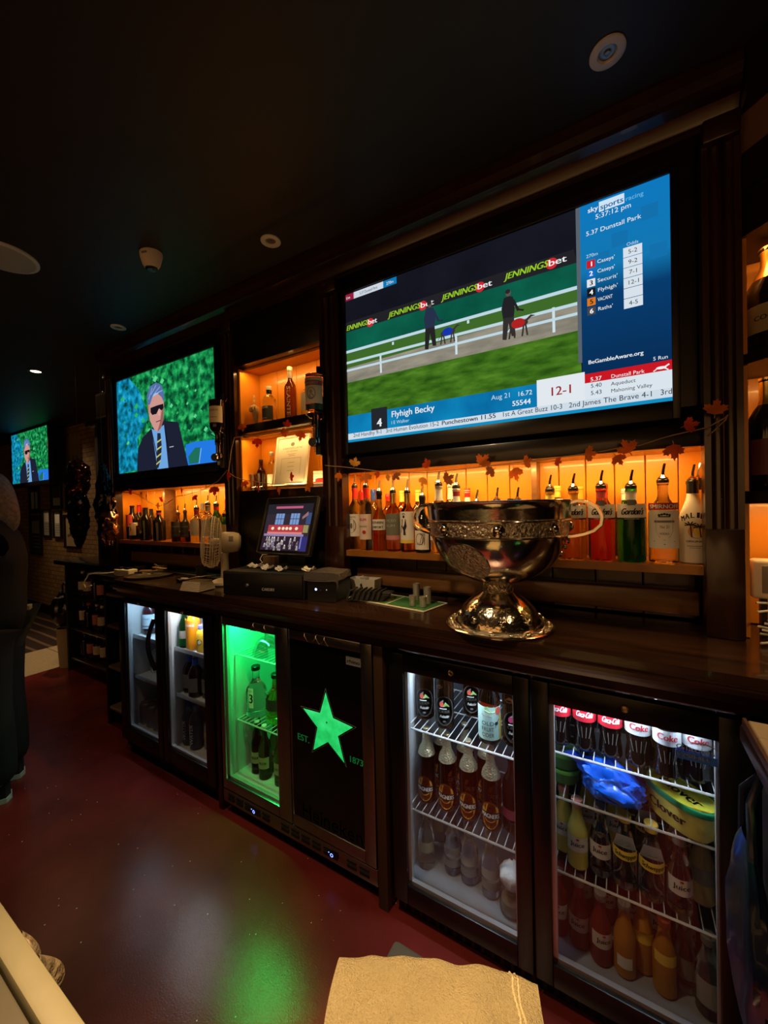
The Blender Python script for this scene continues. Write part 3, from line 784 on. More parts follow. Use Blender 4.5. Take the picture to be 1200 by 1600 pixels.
# small far TV
Y3 = 1.92
F0, F1 = -6.9188, -5.7479
G0, G1 = (1.7463 + 1.7615) / 2, (2.3851 + 2.4019) / 2
t = thing('television', 'small far TV showing the man in a suit, above framed pictures on the brick wall', 'TV', ((F0 + F1) / 2, Y3 + 0.05, (G0 + G1) / 2))
T = tv_body(t, F0, F1, G0, G1, Y3)
b = MB(); c = Canvas(b, plane_y(Y3 + 0.005, 0.0003))
suit_scene(c, lambda p: (F0 + (F1 - F0) * min(max((p[0] - R2[0]) / (R2[1] - R2[0]), 0), 1), G0 + (G1 - G0) * min(max((p[1] - R2[2]) / (R2[3] - R2[2]), 0), 1)))
b.xform(T).build('screen', t, smooth=0, recalc=False)
b = MB(); b.box((F0 + F1) / 2 - 0.15, (F0 + F1) / 2 + 0.15, Y3 + 0.052, 2.168, (G0 + G1) / 2 - 0.1, (G0 + G1) / 2 + 0.1, BLACK, 0.01); b.xform(T).build('wall_bracket', t)

# ------------------------------------------------------------------ under-counter fridges
LINER = mat('fridge_liner_grey', (0.50, 0.52, 0.55), 0.35, noise_scale=8, noise_amt=0.06)
LINERD = mat('fridge_liner_back_shaded', (0.10, 0.11, 0.13), 0.4)  # liner back darkened: shade between the bottles put into the colour
LINERF = mat('fridge_liner_floor_shaded', (0.24, 0.26, 0.30), 0.4)  # liner floor darkened too, the shade low in the fridge is painted in
LINERW = mat('fridge_liner_white', (0.75, 0.77, 0.78), 0.4)
ALU = mat('aluminium_trim', (0.62, 0.64, 0.67), 0.35, 0.7)
PANE = pane_glass('fridge_door_pane', refl=0.045)
PANEF = pane_glass('misted_fridge_door_pane', refl=0.045, fog=0.16)
DFR = mat('black_door_frame', (0.005, 0.005, 0.006), 0.3)
WIRE = mat('chrome_shelf_wire', (0.80, 0.82, 0.85), 0.3, 0.45)
SHELFG = mat('white_glass_shelf', (0.7, 0.74, 0.76), 0.3)
BRASS = mat('brass_lock', (0.75, 0.60, 0.35), 0.25, 1.0)


def wire_shelf(t, x0, x1, y0, y1, z, name='wire_shelf'):
    b = MB()
    for y in (y0, y1, (y0 + y1) / 2): b.tube([(x0, y, z), (x1, y, z)], 0.0032 if y == y0 else 0.0022, WIRE, 6)
    for x in (x0, x1): b.tube([(x, y0, z), (x, y1, z)], 0.0022, WIRE, 6)
    n = int((x1 - x0) / 0.024)
    for i in range(1, n): b.tube([(x0 + (x1 - x0) * i / n, y0, z + 0.003), (x0 + (x1 - x0) * i / n, y1, z + 0.003)], 0.0014, WIRE, 5)
    return b.build(name, t)


def slab_shelf(t, x0, x1, y0, y1, z, m):
    b = MB(); b.box(x0, x1, y0, y1, z - 0.008, z, m, 0.002); b.box(x0, x1, y0 - 0.003, y0, z - 0.010, z + 0.012, ALU, 0.001)
    return b.build('shelf', t)


def fridge(label, x0, x1, doors, gz0, gz1, dz0, dz1, frame, shelves, slabm=None, pane=PANE, yf=1.095, lockx=None, floor_z=0.09, blind=None, dark=False):
    """doors: (door x0, door x1, glass x0, glass x1); shelves: per door a list of shelf heights"""
    t = thing('bottle_fridge', label, 'fridge', ((x0 + x1) / 2, 1.3, 0))
    T = Matrix.Translation((-(x0 + x1) / 2, -1.3, 0))
    bd = lambda mb, n, sm=35: mb.xform(T).build(n, t, sm)
    w = 0.02; zt = 0.883
    b = MB()
    b.box(x0, x0 + w, yf + 0.032, 1.535, 0.03, zt, BLACKM); b.box(x1 - w, x1, yf + 0.032, 1.535, 0.03, zt, BLACKM)
    b.box(x0 + w, x1 - w, 1.515, 1.535, 0.03, zt, BLACKM); b.box(x0 + w, x1 - w, yf + 0.032, 1.515, zt - 0.012, zt, BLACKM); b.box(x0 + w, x1 - w, yf + 0.032, 1.515, 0.03, 0.06, BLACKM)
    bd(b, 'cabinet')
    b = MB(); i0, i1 = x0 + w, x1 - w
    b.box(i0, i0 + 0.006, yf + 0.036, 1.515, floor_z, zt - 0.012, LINER); b.box(i1 - 0.006, i1, yf + 0.036, 1.515, floor_z, zt - 0.012, LINER)
    b.box(i0, i1, 1.508, 1.515, floor_z, zt - 0.012, LINERD if dark else LINER); b.box(i0, i1, yf + 0.036, 1.515, 0.06, floor_z, LINERF if dark else LINER); b.box(i0, i1, yf + 0.036, 1.515, zt - 0.018, zt - 0.0125, LINER)
    for d in doors[:-1]:
        b.box(d[1] - 0.014, d[1] + 0.014, yf + 0.036, 1.508, floor_z, zt - 0.018, LINER)
    bd(b, 'liner')
    for k, (dx0, dx1, gx0, gx1) in enumerate(doors):
        g = 0.0025
        b = MB()
        b.box(dx0 + g, gx0, yf, yf + 0.03, dz0, dz1, frame, 0.003); b.box(gx1, dx1 - g, yf, yf + 0.03, dz0, dz1, frame, 0.003)
        b.box(gx0, gx1, yf, yf + 0.03, gz1, dz1, frame, 0.003); b.box(gx0, gx1, yf, yf + 0.03, dz0, gz0, frame, 0.003)
        o = bd(b, 'door')
        b = MB(); s_ = 0.011
        b.box(gx0, gx0 + s_, yf + 0.012, yf + 0.026, gz0, gz1, ALU); b.box(gx0, gx1, yf + 0.012, yf + 0.026, gz0, gz0 + s_, ALU); b.box(gx1 - 0.004, gx1, yf + 0.012, yf + 0.026, gz0, gz1, ALU)
        sp = b.xform(T).build('spacer_bar', o)
        b = MB()
        if blind == k:
            b.box(gx0, gx1, yf + 0.004, yf + 0.008, gz0, gz1, mat('black_printed_glass', (0.004, 0.004, 0.004), 0.12))
        else:
            b.box(gx0, gx1, yf + 0.005, yf + 0.009, gz0, gz1, pane if not isinstance(pane, list) else pane[k])
        b.xform(T).build('door_pane', o, 0)
        if lockx:
            lx, lz = lockx[k]
            b = MB(); M = Matrix.Translation((lx, yf, lz)) @ Matrix.Rotation(pi / 2, 4, 'X')
            b.lathe([(0.0, 0.006), (0.004, 0.006), (0.005, 0.003), (0.0085, 0.005), (0.0095, 0.002), (0.0095, -0.004), (0, -0.004)], BRASS, 20, M)
            b.xform(T).build('lock', o)
        sx0 = max(gx0, i0 + 0.012) - 0.0 if k else i0 + 0.012
        sx0 = dx0 + 0.020 if k else i0 + 0.012
        sx1 = dx1 - 0.020 if k < len(doors) - 1 else i1 - 0.012
        for z in shelves[k]:
            if slabm: s2 = slab_shelf(t, sx0, sx1, 1.16, 1.49, z, slabm)
            else: s2 = wire_shelf(t, sx0, sx1, 1.16, 1.49, z)
            for v in s2.data.vertices: v.co = T @ v.co
    return t, T


FR, FT = fridge('black two door bottle fridge holding cider and cola, under the big silver cup', -0.665, 0.232,
           [(-0.662, -0.220, -0.6085, -0.265), (-0.220, 0.228, -0.1735, 0.171)], 0.117, 0.812, 0.055, 0.868, DFR,
           [[0.595, 0.32], [0.652, 0.527, 0.32]], pane=[PANEF, PANE], dark=True, lockx=[(-0.4432, 0.8413), (-0.0023, 0.8428)])
b = MB(); b.box(-0.66, 0.228, 1.125, 1.16, 0.0, 0.05, BLACKM)
for i in range(30): b.box(-0.64 + i * 0.029, -0.64 + i * 0.029 + 0.012, 1.120, 1.126, 0.008, 0.042, BLACK, 0.001, seg=1)
b.xform(FT).build('plinth_grille', FR)
# maker's sticker on the cola door
b = MB(); c = Canvas(b, plane_y(1.0945, 0.0003)); SB = mat('blue_sticker', (0.03, 0.10, 0.45), 0.4); GL = mat('grey_lettering', (0.22, 0.23, 0.25), 0.4); WL = mat('white_lettering', (0.75, 0.78, 0.82), 0.4)
u0, u1 = 0.0971, 0.1668; v0 = 0.7642
c.rect(u0 - 0.001, u1 + 0.002, v0 - 0.008, v0 + 0.010, SB, 1); c.text('GARDIFF', (u0 + u1) / 2 - 0.004, v0 - 0.002, 0.0085, WL, 2, w=0.06, bold=0.03)
c.text('Glacius', (u0 + u1) / 2 - 0.002, v0 + 0.014, 0.011, GL, 2, w=0.07)
for i in range(14):
    a = i / 13; bb = (i + 1) / 13
    c.line((u0 + 0.025 + 0.045 * a, v0 + 0.030 + 0.006 * sin(pi * a)), (u0 + 0.025 + 0.045 * bb, v0 + 0.030 + 0.006 * sin(pi * min(bb, 1))), 0.0025 * (0.3 + sin(pi * a)), GL, 2)
o = b.xform(FT).build('maker_sticker', FR, 0, recalc=False); o['label'] = 'blue and black maker sticker'

FL, FLT = fridge('black two door soft drinks fridge lit white at the left end', -2.42, -1.578,
           [(-2.415, -2.0, -2.346, -2.046), (-2.0, -1.582, -1.956, -1.648)], 0.160, 0.848, 0.085, 0.872, DFR,
           [[0.641, 0.412], [0.637, 0.400]], slabm=SHELFG, lockx=[(-2.1897, 0.862), (-1.7999, 0.862)], floor_z=0.134)
b = MB(); b.box(-2.415, -1.583, 1.14, 1.17, 0.0, 0.08, BLACKM); b.xform(FLT).build('plinth_grille', FL)
b = MB(); pts = []
for i in range(15):
    a = i / 14; pts.append((-2.035 - 0.028 * sin(pi * a), 1.088 - 0.02 * sin(pi * a), 0.80 - 0.26 * a))
b.tube(pts, 0.011, BLACK, 8); b.xform(FLT).build('door_handle', FL)

FRAME_S = mat('stainless_door_frame', (0.36, 0.35, 0.35), 0.30, 1.0, noise_scale=60, noise_amt=0.08)
FH, FHT = fridge('stainless two door beer fridge lit green with a star on its right door', -1.540, -0.720,
           [(-1.534, -1.113, -1.508, -1.184), (-1.113, -0.724, -1.1049, -0.7731)], 0.158, 0.842, 0.115, 0.878, FRAME_S,
           [[0.690, 0.392], [0.690, 0.392]], floor_z=0.15, blind=1, slabm=None)
b = MB(); b.box(-1.534, -0.724, 1.097, 1.14, 0.052, 0.110, FRAME_S, 0.003)
for i in range(14):
    x = -1.50 + i * 0.054
    if i in (5, 11): continue
    b.box(x, x + 0.040, 1.094, 1.099, 0.068, 0.082, BLACKM, 0.001, seg=1); b.box(x, x + 0.040, 1.094, 1.099, 0.088, 0.098, BLACKM, 0.001, seg=1)
b.xform(FHT).build('vent_grille', FH)
b = MB(); b.box(-1.53, -0.728, 1.16, 1.18, 0.0, 0.052, BLACKM); b.xform(FHT).build('plinth', FH)
LEDB = glow('blue_led', (0.12, 0.2, 1.0), 6.0)
for px in (-1.3336, -0.9197):
    b = MB(); c = Canvas(b, plane_y(1.0935, 0.0003)); c.rect(px - 0.02, px + 0.028, 0.070, 0.095, BLACK, 1); c.ring(px, 0.080, 0.0065, 0.0065, 0.002, LEDB, 2); c.rect(px - 0.015, px - 0.011, 0.085, 0.088, LEDB, 2)
    o = b.xform(FHT).build('control_display', FH, 0, recalc=False)
# printed star door
b = MB(); c = Canvas(b, plane_y(1.099, 0.0003))
STARG = glow_noise('backlit_green_star', [(0.3, (0.01, 0.36, 0.07)), (0.5, (0.02, 0.62, 0.13)), (0.7, (0.05, 0.80, 0.22))], 16, s=1.0)
LINEG = mat('pale_green_print', (0.35, 0.55, 0.38), 0.4)
S = [(-0.9326,0.6782), (-0.8991,0.5875), (-0.8063,0.5764), (-0.8776,0.5238), (-0.85,0.4295), (-0.9271,0.4869), (-1.0027,0.4331), (-0.979,0.5292), (-1.0518,0.5875), (-0.9632,0.5907)]
cu, cv_ = sum(p[0] for p in S) / 10, sum(p[1] for p in S) / 10
sc = lambda k: [(cu + (p[0] - cu) * k, cv_ + (p[1] - cv_) * k) for p in S]


def star_fan(pts, m, L):
    for i in range(10): c.poly([(cu, cv_), pts[i], pts[(i + 1) % 10]], m, L)


star_fan(sc(1.06), LINEG, 1); star_fan(sc(1.035), mat('black_print', (0.003, 0.003, 0.003), 0.2), 2); star_fan(sc(0.94), STARG, 3)
s5 = [(cu + 0.006 * (1 if i % 2 == 0 else 0.4) * sin(pi * i / 5) - 0.002, cv_ + 0.018 + 0.006 * (1 if i % 2 == 0 else 0.4) * cos(pi * i / 5)) for i in range(10)]
c.poly(s5, mat('dark_green_print', (0.01, 0.1, 0.03), 0.4), 4)
o = b.xform(FHT).build('star_emblem', FH, 0, recalc=False); o['label'] = 'green backlit star'
b = MB(); c = Canvas(b, plane_y(1.099, 0.0003))
GP = mat('green_print', (0.03, 0.30, 0.08), 0.4, emit=(0.01, 0.25, 0.06), estr=0.25)
c.fit('EST.', (-1.0781,0.4555), (-1.0183,0.4614), GP, 3, 0.03); o = b.xform(FHT).build('date_lettering', FH, 0, recalc=False); b = MB(); c = Canvas(b, plane_y(1.099, 0.0003)); c.fit('1873', (-0.8351,0.4367), (-0.7745,0.4604), GP, 3, 0.03)
q0, q1 = (-0.8369,0.8048), (-0.7727,0.8063)
o = b.xform(FHT).build('date_lettering', FH, 0, recalc=False)
b = MB(); c = Canvas(b, plane_y(1.099, 0.0003))
c.rect(q0[0], q1[0], q0[1] - 0.014, q0[1] + 0.016, mat('grey_sticker', (0.22, 0.24, 0.24), 0.5), 1); c.text('rhino', (q0[0] + q1[0]) / 2, q0[1] - 0.006, 0.013, INK, 2, w=(q1[0] - q0[0]) * 0.86, bold=0.05)
o = b.xform(FHT).build('maker_sticker', FH, 0, recalc=False)
b = MB(); c = Canvas(b, plane_y(1.099, 0.0003))
GPD = mat('faint_green_print', (0.012, 0.035, 0.018), 0.35)
q0, q1 = (-1.0748,0.1852), (-0.7756,0.1892)
c.text('Heineken', (q0[0] + q1[0]) / 2, (q0[1] + q1[1]) / 2 - 0.02, 0.052, GPD, 1, w=(q1[0] - q0[0]) * 0.95, bold=0.03)
o = b.xform(FHT).build('faint_lettering', FH, 0, recalc=False)
# small hooks hung on the top of the doors
HOOK = mat('polished_hook', (0.8, 0.78, 0.7), 0.15, 1.0)
for x in (-1.30, -1.235, -1.02, -0.965, -0.925):
    b = MB(); z = 0.868; r = 0.016
    b.tube([(x - r, 1.088, z - 0.022), (x, 1.088, z), (x + r, 1.088, z - 0.022)], 0.0016, HOOK, 6, closed=True); b.tube([(x, 1.088, z), (x, 1.090, z + 0.008), (x + 0.004, 1.094, z + 0.01)], 0.0016, HOOK, 6)
    b.xform(FHT).build('wire_hook', FH)

# ------------------------------------------------------------------ bottles
PROF = {
    'spirit': [(0, 0), (.86, 0), (.97, .012), (1, .03), (1, .62), (.97, .66), (.84, .705), (.62, .745), (.44, .785), (.37, .83), (.35, .95), (.42, .955), (.42, .99), (.36, 1), (0, 1)],
    'round': [(0, 0), (.8, 0), (.98, .02), (1, .05), (1, .55), (.96, .63), (.82, .70), (.6, .755), (.42, .80), (.36, .85), (.35, .97), (.40, .98), (.38, 1), (0, 1)],
    'wine': [(0, 0), (.9, 0), (1, .02), (1, .60), (.95, .66), (.72, .72), (.46, .765), (.38, .80), (.36, .96), (.41, .965), (.41, 1), (0, 1)],
    'squat': [(0, 0), (.9, 0), (1, .02), (1, .50), (.9, .58), (.62, .66), (.42, .72), (.34, .78), (.33, .96), (.40, .97), (.40, 1), (0, 1)],
    'beer': [(0, 0), (.85, 0), (1, .025), (1, .55), (.94, .62), (.72, .70), (.48, .78), (.40, .86), (.38, .95), (.44, .955), (.44, .985), (.36, 1), (0, 1)],
    'cider': [(0, 0), (.85, 0), (1, .025), (1, .60), (.97, .65), (.80, .73), (.52, .79), (.42, .85), (.40, .95), (.46, .96), (.46, .99), (.36, 1), (0, 1)],
    'longneck': [(0, 0), (.85, 0), (1, .025), (1, .50), (.96, .56), (.80, .645), (.66, .70), (.56, .76), (.48, .84), (.43, .93), (.49, .95), (.49, .985), (.38, 1), (0, 1)],
    'mixer': [(0, 0), (.86, 0), (1, .03), (.98, .18), (1, .32), (1, .50), (.93, .58), (.70, .70), (.52, .80), (.46, .90), (.44, .95), (.52, .96), (.52, 1), (0, 1)],
    'hour': [(0, 0), (.86, 0), (.98, .03), (.93, .14), (.84, .26), (.96, .42), (1, .52), (.98, .60), (.80, .72), (.55, .82), (.44, .90), (.42, .95), (.50, .96), (.50, 1), (0, 1)],
    'pet': [(0, 0), (.55, 0), (.92, .02), (1, .05), (.97, .2), (1, .26), (.97, .34), (1, .42), (1, .60), (.90, .70), (.66, .79), (.42, .86), (.36, .90), (.36, 1), (0, 1)],
    'jug': [(0, 0), (.9, 0), (1, .02), (1, .55), (.9, .64), (.62, .74), (.42, .82), (.38, .88), (.38, .96), (.45, .97), (.45, 1), (0, 1)],
    'coconut': [(0, 0), (.85, 0), (.98, .015), (1, .05), (1, .42), (.96, .52), (.82, .62), (.60, .72), (.44, .80), (.38, .86), (.37, 1), (0, 1)],
}


def radius_at(kind, f):
    P = PROF[kind]
    for (r0, z0), (r1, z1) in zip(P[1:], P[2:]):
        if z0 <= f <= z1 and z1 > z0: return r0 + (r1 - r0) * (f - z0) / (z1 - z0)
    return P[3][0]


def bottle(name, label, cat, loc, kind, R, H, glass, art=None, wrap_m=None, wrap_z=(0.83, 1.0), pour=None, cap=None, cap_h=0.018, rz=0.0, group=None,
           fill=None, back_art=None, seg=24):
    """glass body with paper label(s), neck sleeve, pourer or cap; art(canvas, R, H) draws the label"""
    t = thing(name, label, cat, loc, rz, group)
    b = MB(); prof = [(r * R, z * H) for r, z in PROF[kind]]
    mats = None
    if fill:
        mats = [fill[1] if (a[1] + c_[1]) / 2 < fill[0] * H else glass for a, c_ in zip(prof, prof[1:])]
    b.lathe(prof, glass, seg, None, mats)
    b.build('glass', t)
    if art:
        b = MB(); art(Canvas(b, wrap(R * 1.004)), R, H)
        b.build('label', t, 0, recalc=False)
    if wrap_m:
        z0, z1 = wrap_z
        b = MB(); ks = [z0 + (z1 - z0) * i / 5 for i in range(6)]
        pr = [(radius_at(kind, k) * R + 0.0008, k * H) for k in ks]
        b.lathe(pr, wrap_m, 18); b.build('neck_wrap', t)
    if pour:
        b = MB(); nr = 0.40 * R
        b.lathe([(0, H), (nr * 1.05, H), (nr * 1.05, H + 0.008), (nr * .8, H + 0.012), (0, H + 0.012)], pour, 16)
        po = b.build('pourer', t)
        b = MB(); b.lathe([(0, H + 0.0121), (nr * .95, H + 0.0121), (nr * .95, H + 0.014), (nr * .5, H + 0.019), (0.004, H + 0.023)], CHROME, 14)
        b.tube([(0, 0, H + 0.018), (0.001, 0, H + 0.034), (0.004, 0, H + 0.049), (0.0055, 0, H + 0.055)], [0.0048, 0.0042, 0.0036, 0.0034], CHROME, 8)
        b.build('spout', po)
    if cap:
        b = MB(); nr = PROF[kind][-2][0] * R * 1.08
        b.lathe([(nr, H - cap_h * 0.7), (nr * 1.03, H - cap_h * 0.6), (nr * 1.03, H + cap_h * 0.25), (nr * .92, H + cap_h * 0.35), (0, H + cap_h * 0.35)], cap, 18)
        b.build('cap', t)
    return t


def band(c, R, v0, v1, ang, m, L=1):
    """wrapped label patch of half-angle ang degrees"""
    u = R * radians(ang); c.rect(-u, u, v0, v1, m, L, 14)


def script_art(bandcol=PAPER, ink=INK, z=0.150, h=0.040, sub=None):
    def f(c, R, H):
        band(c, R, z - h / 2, z + h / 2, 80, bandcol)
        c.text("Gordon's", 0, z - 0.011, 0.019, ink, 3, w=R * 1.6, shear=0.35, bold=0.05)
        c.rect(-R * 0.28, R * 0.28, z + h / 2 - 0.004, z + h / 2 + 0.012, GREYL, 2, 4)
        band(c, R, z - h / 2 - 0.005, z - h / 2 - 0.001, 80, ink, 2)
        c.text('LONDON DRY GIN', 0, z - h / 2 - 0.0045, 0.003, bandcol, 4)
    return f


GREYL = mat('grey_print', (0.18, 0.17, 0.16), 0.5)
REDP = mat('red_print', (0.45, 0.02, 0.02), 0.5)
PINKP = mat('pink_print', (0.60, 0.22, 0.24), 0.5)
DARKL = mat('dark_label', (0.03, 0.028, 0.026), 0.5)
TEALP = mat('pale_teal_label', (0.45, 0.66, 0.60), 0.5)
ORANGEP = mat('orange_print', (0.85, 0.36, 0.03), 0.5)
YELP = mat('yellow_print', (0.85, 0.62, 0.08), 0.5)
GREENP = mat('green_label_print', (0.10, 0.38, 0.08), 0.5)
WHITEI = mat('white_print', (0.82, 0.82, 0.80), 0.5)


def vodka_art(c, R, H):
    band(c, R, 0.152, 0.171, 74, REDP); c.text('SMIRNOFF', 0, 0.1555, 0.0115, WHITEI, 3, w=R * 2.05, bold=0.03)
    band(c, R, 0.044, 0.150, 70, PAPER, 1)
    c.poly([(-.02, .128), (-.02, .092), (-.012, .076), (0, .066), (.012, .076), (.02, .092), (.02, .128)], GREYL, 2)
    c.poly([(-.0175, .125), (-.0175, .093), (-.010, .079), (0, .070), (.010, .079), (.0175, .093), (.0175, .125)], PAPER, 3)
    for i in range(5): c.ell(-.012 + .006 * i, .137 + .003 * (1 - abs(i - 2) / 2), .0032, .0032, INK, 3, 8)
    c.rect(-.014, .014, .131, .134, INK, 3, 3); c.rect(-.024, .024, .116, .122, GREYL, 4, 4)
    c.text('No 21', 0, .100, .0085, INK, 4, w=.020); c.text('VODKA', 0, .082, .006, INK, 4, w=.022)
    c.line((-.026, .064), (0, .055), .0016, INK, 3); c.line((0, .055), (.026, .064), .0016, INK, 3)


def coconut_art(c, R, H):
    for i, ch in enumerate('MALIBU'):
        a = (i - 2.5) * 0.0105
        c.text(ch, a, .128 - abs(i - 2.5) ** 2 * 0.0014, .0150, INK, 3, w=.0092, bold=0.04, rot=-(i - 2.5) * 0.09)
    c.ell(0.004, .090, .0195, .0195, mat('sunset_print', (0.80, 0.36, 0.04), 0.5), 2, 24); c.ell(0.008, .088, .0115, .0115, YELP, 3, 20)
    for x, z in ((-.010, .108), (.010, .102)):
        c.line((x + .003, .074), (x, z), .0028, INK, 4)
        for k in range(6):
            a = radians(-20 + 44 * k); c.line((x, z), (x + .014 * cos(a), z + .008 * sin(a) + .002), .003, INK, 4)
    c.text('ORIGINAL', 0, .060, .0055, INK, 3, w=.040, bold=0.03); c.rect(-.018, .018, .049, .0505, GREYL, 3, 3); c.rect(-.012, .012, .044, .0452, GREYL, 3, 3)


def plain_art(z0, z1, ang, bg, bands=(), txt=(), ell=()):
    def f(c, R, H):
        if bg: band(c, R, z0, z1, ang, bg, 1)
        for v0, v1, m in bands: band(c, R, v0, v1, ang, m, 2)
        for u, v, ru, rv, m in ell: c.ell(u, v, ru, rv, m, 3, 18)
        for s, v, h, m, w in txt: c.text(s, 0, v, h, m, 4, w=w, bold=0.03)
    return f


SH = 1.1615
YF_, YB_ = 1.376, 1.482
GR1 = 'spirit bottles in the bay under the large TV'


def put(xz, y, label, kind, R, glass, art=None, name='spirit_bottle', group=GR1, **k):
    return bottle(name, label, 'bottle', (xz[0], y, SH), kind, R, xz[1] - SH - .014, glass, art, group=group, **k)


XZ = lambda p: (p[0], p[2])
seal = [(0, 0.10, 0.022, 0.030, GREYL), (0, 0.10, 0.018, 0.026, PAPER), (0, 0.10, 0.006, 0.012, GREYL)]
put(XZ((-0.9952,1.376,1.4391)), YF_, 'leftmost clear bottle with red neck and round seal label under the large TV', 'spirit', .0305, CLEAR, plain_art(.055, .15, 75, PAPER, ell=seal, txt=[('WHITE', .134, .007, GREYL, .04)]), wrap_m=RED, pour=BLACK)
put(XZ((-1.0256,1.482,1.4298)), YB_, 'red capped dark bottle behind the two leftmost clear bottles', 'spirit', .0295, DARKG, wrap_m=RED, cap=RED)
put(XZ((-0.9192,1.376,1.4353)), YF_, 'clear bottle with red neck and pale pink label, second in the front row', 'spirit', .0305, CLEAR, plain_art(.045, .15, 72, mat('pale_pink_label', (0.72, 0.58, 0.52), 0.6), txt=[('RUM', .122, .011, REDP, .03), ('ESTATE', .096, .006, GREYL, .034)], ell=[(0.006, .075, .008, .008, REDP)]), wrap_m=RED, pour=BLACK)
put(XZ((-0.9526,1.482,1.4265)), YB_, 'blue capped clear bottle in the back row', 'spirit', .0295, CLEAR, wrap_m=BLUE, cap=BLUE)
put(XZ((-0.8535,1.376,1.4084)), YF_, 'sloping amber liqueur bottle with black pourer and lettered white band', 'squat', .0305, CLEAR, plain_art(.085, .128, 78, PAPER, txt=[('SOUTHERN', .110, .0105, INK, .060), ('COMFORT', .091, .0105, INK, .060)]), wrap_m=BLACK, wrap_z=(.9, 1.0), pour=BLACK, fill=(0.5, AMBER))
put(XZ((-0.8767,1.482,1.4035)), YB_, 'amber bottle with a small red cap in the back row', 'spirit', .0295, AMBER, wrap_m=RED, wrap_z=(.9, 1), cap=RED)
put(XZ((-0.7839,1.376,1.4081)), YF_, 'bottle with grey label, pink band and gold neck, in front of a red cap', 'spirit', .0305, CLEAR, plain_art(.045, .150, 80, mat('grey_green_label', (0.16, 0.17, 0.14), 0.5), bands=[(.047, .064, PINKP)], txt=[('SPICED', .118, .010, mat('pale_print', (0.4, 0.4, 0.34), 0.5), .05), ('RUM', .098, .010, MATS['pale_print'], .04)]), wrap_m=GOLD, pour=BLACK, fill=(.3, BROWNG))
put(XZ((-0.8064,1.482,1.4144)), YB_, 'yellow capped bottle just left of the sailor label bottle', 'spirit', .0295, AMBER, wrap_m=YELLOW, cap=YELLOW)


def sailor_art(c, R, H):
    band(c, R, .035, .158, 74, PAPER)
    for x in (-.002,):
        c.ell(x, .138, .0045, .006, INK, 3, 12); c.poly([(-.010, .128), (.006, .128), (.010, .10), (.004, .085), (.006, .066), (-.004, .066), (-.004, .085), (-.012, .10)], INK, 3)
        c.line((-.012, .104), (-.018, .075), .003, INK, 3); c.poly([(-.010, .146), (.006, .146), (.001, .151), (-.006, .151)], INK, 3)
    band(c, R, .036, .048, 74, YELP, 2)


put(XZ((-0.7145,1.376,1.4051)), YF_, 'rum bottle with a white label showing a small black sailor figure', 'spirit', .0305, CLEAR, sailor_art, wrap_m=GOLD, pour=BLACK, fill=(.22, BROWNG))
put(XZ((-0.7303,1.482,1.4138)), YB_, 'yellow capped bottle just right of the sailor label bottle', 'spirit', .0295, BROWNG, wrap_m=YELLOW, cap=YELLOW)


def herb_art(c, R, H):
    band(c, R, .012, .085, 70, PAPER)
    for k in range(5):
        c.line((-.018 + .009 * k, .03), (.004 + .004 * k, .075), .0022, INK, 3)
    c.ring(0, .052, .017, .022, .002, INK, 3); c.line((-.016, .060), (.016, .046), .0025, INK, 3)


put(XZ((-0.6487,1.376,1.3826)), YF_, 'short black bottle with cream label behind the left handle of the silver cup', 'squat', .0305, DARKG, herb_art, wrap_m=BLACK, pour=BLACK)
put(XZ((-0.5763,1.376,1.4279)), YF_, 'clear bottle with white neck sleeve and pourer, left of a white capped one', 'spirit', .035, CLEAR, plain_art(.05, .14, 70, PAPER), wrap_m=PAPER, wrap_z=(.78, .99), pour=BLACK)
put(XZ((-0.5851,1.482,1.4354)), YB_, 'clear bottle with tall white cap and no pourer', 'spirit', .0295, CLEAR, wrap_m=PAPER, wrap_z=(.78, .99), cap=PAPER)
put(XZ((-0.5113,1.376,1.4151)), YF_, 'white bottle with red banded neck and pourer behind the silver cup', 'spirit', .035, mat('white_bottle', (0.8, 0.77, 0.72), 0.25), None, wrap_m=mat('dark_red_band', (0.25, 0.02, 0.03), 0.4), wrap_z=(.88, .97), pour=BLACK)
put(XZ((-0.5169,1.482,1.4117)), YB_, 'white bottle with bright red cap, no pourer, behind the silver cup', 'spirit', .0295, MATS['white_bottle'], None, wrap_m=RED, wrap_z=(.88, 1), cap=RED)
for k, (p, g) in enumerate((((-0.4338,1.376,1.3521), AMBER), ((-0.3614,1.376,1.3589), DARKG), ((-0.2805,1.376,1.3564), AMBER))):
    put(XZ(p), YF_, 'short bottle showing only its pourer over the cup rim, %s from left' % ORD[k], 'squat', .035, g, plain_art(.03, .09, 70, PAPER), wrap_m=BLACK, wrap_z=(.88, 1), pour=BLACK)
put(XZ((-0.3656,1.482,1.3668)), YB_, 'dark stoppered bottle behind the cup rim, in the back row', 'squat', .0295, DARKG, cap=BLACK)
put(XZ((-0.2057,1.376,1.3916)), YF_, 'yellow necked spirit bottle with pourer behind the cup rim on the right', 'spirit', .036, CLEAR, script_art(), wrap_m=YELLOW, wrap_z=(.86, .97), pour=BLACK)
put(XZ((-0.1985,1.482,1.4057)), YB_, 'yellow capped bottle without pourer behind the cup rim on the right', 'spirit', .0295, CLEAR, wrap_m=YELLOW, wrap_z=(.86, 1), cap=YELLOW)
put(XZ((-0.1321,1.376,1.3902)), YF_, 'orange gin bottle with script label, seen through the right cup handle', 'spirit', .0365, ORANGEG, script_art(), wrap_m=ORANGE_CAP, wrap_z=(.84, .97), pour=BLACK)
put(XZ((-0.1226,1.482,1.3997)), YB_, 'orange capped bottle behind the orange gin', 'spirit', .0295, ORANGEG, wrap_m=ORANGE_CAP, wrap_z=(.84, 1), cap=ORANGE_CAP)
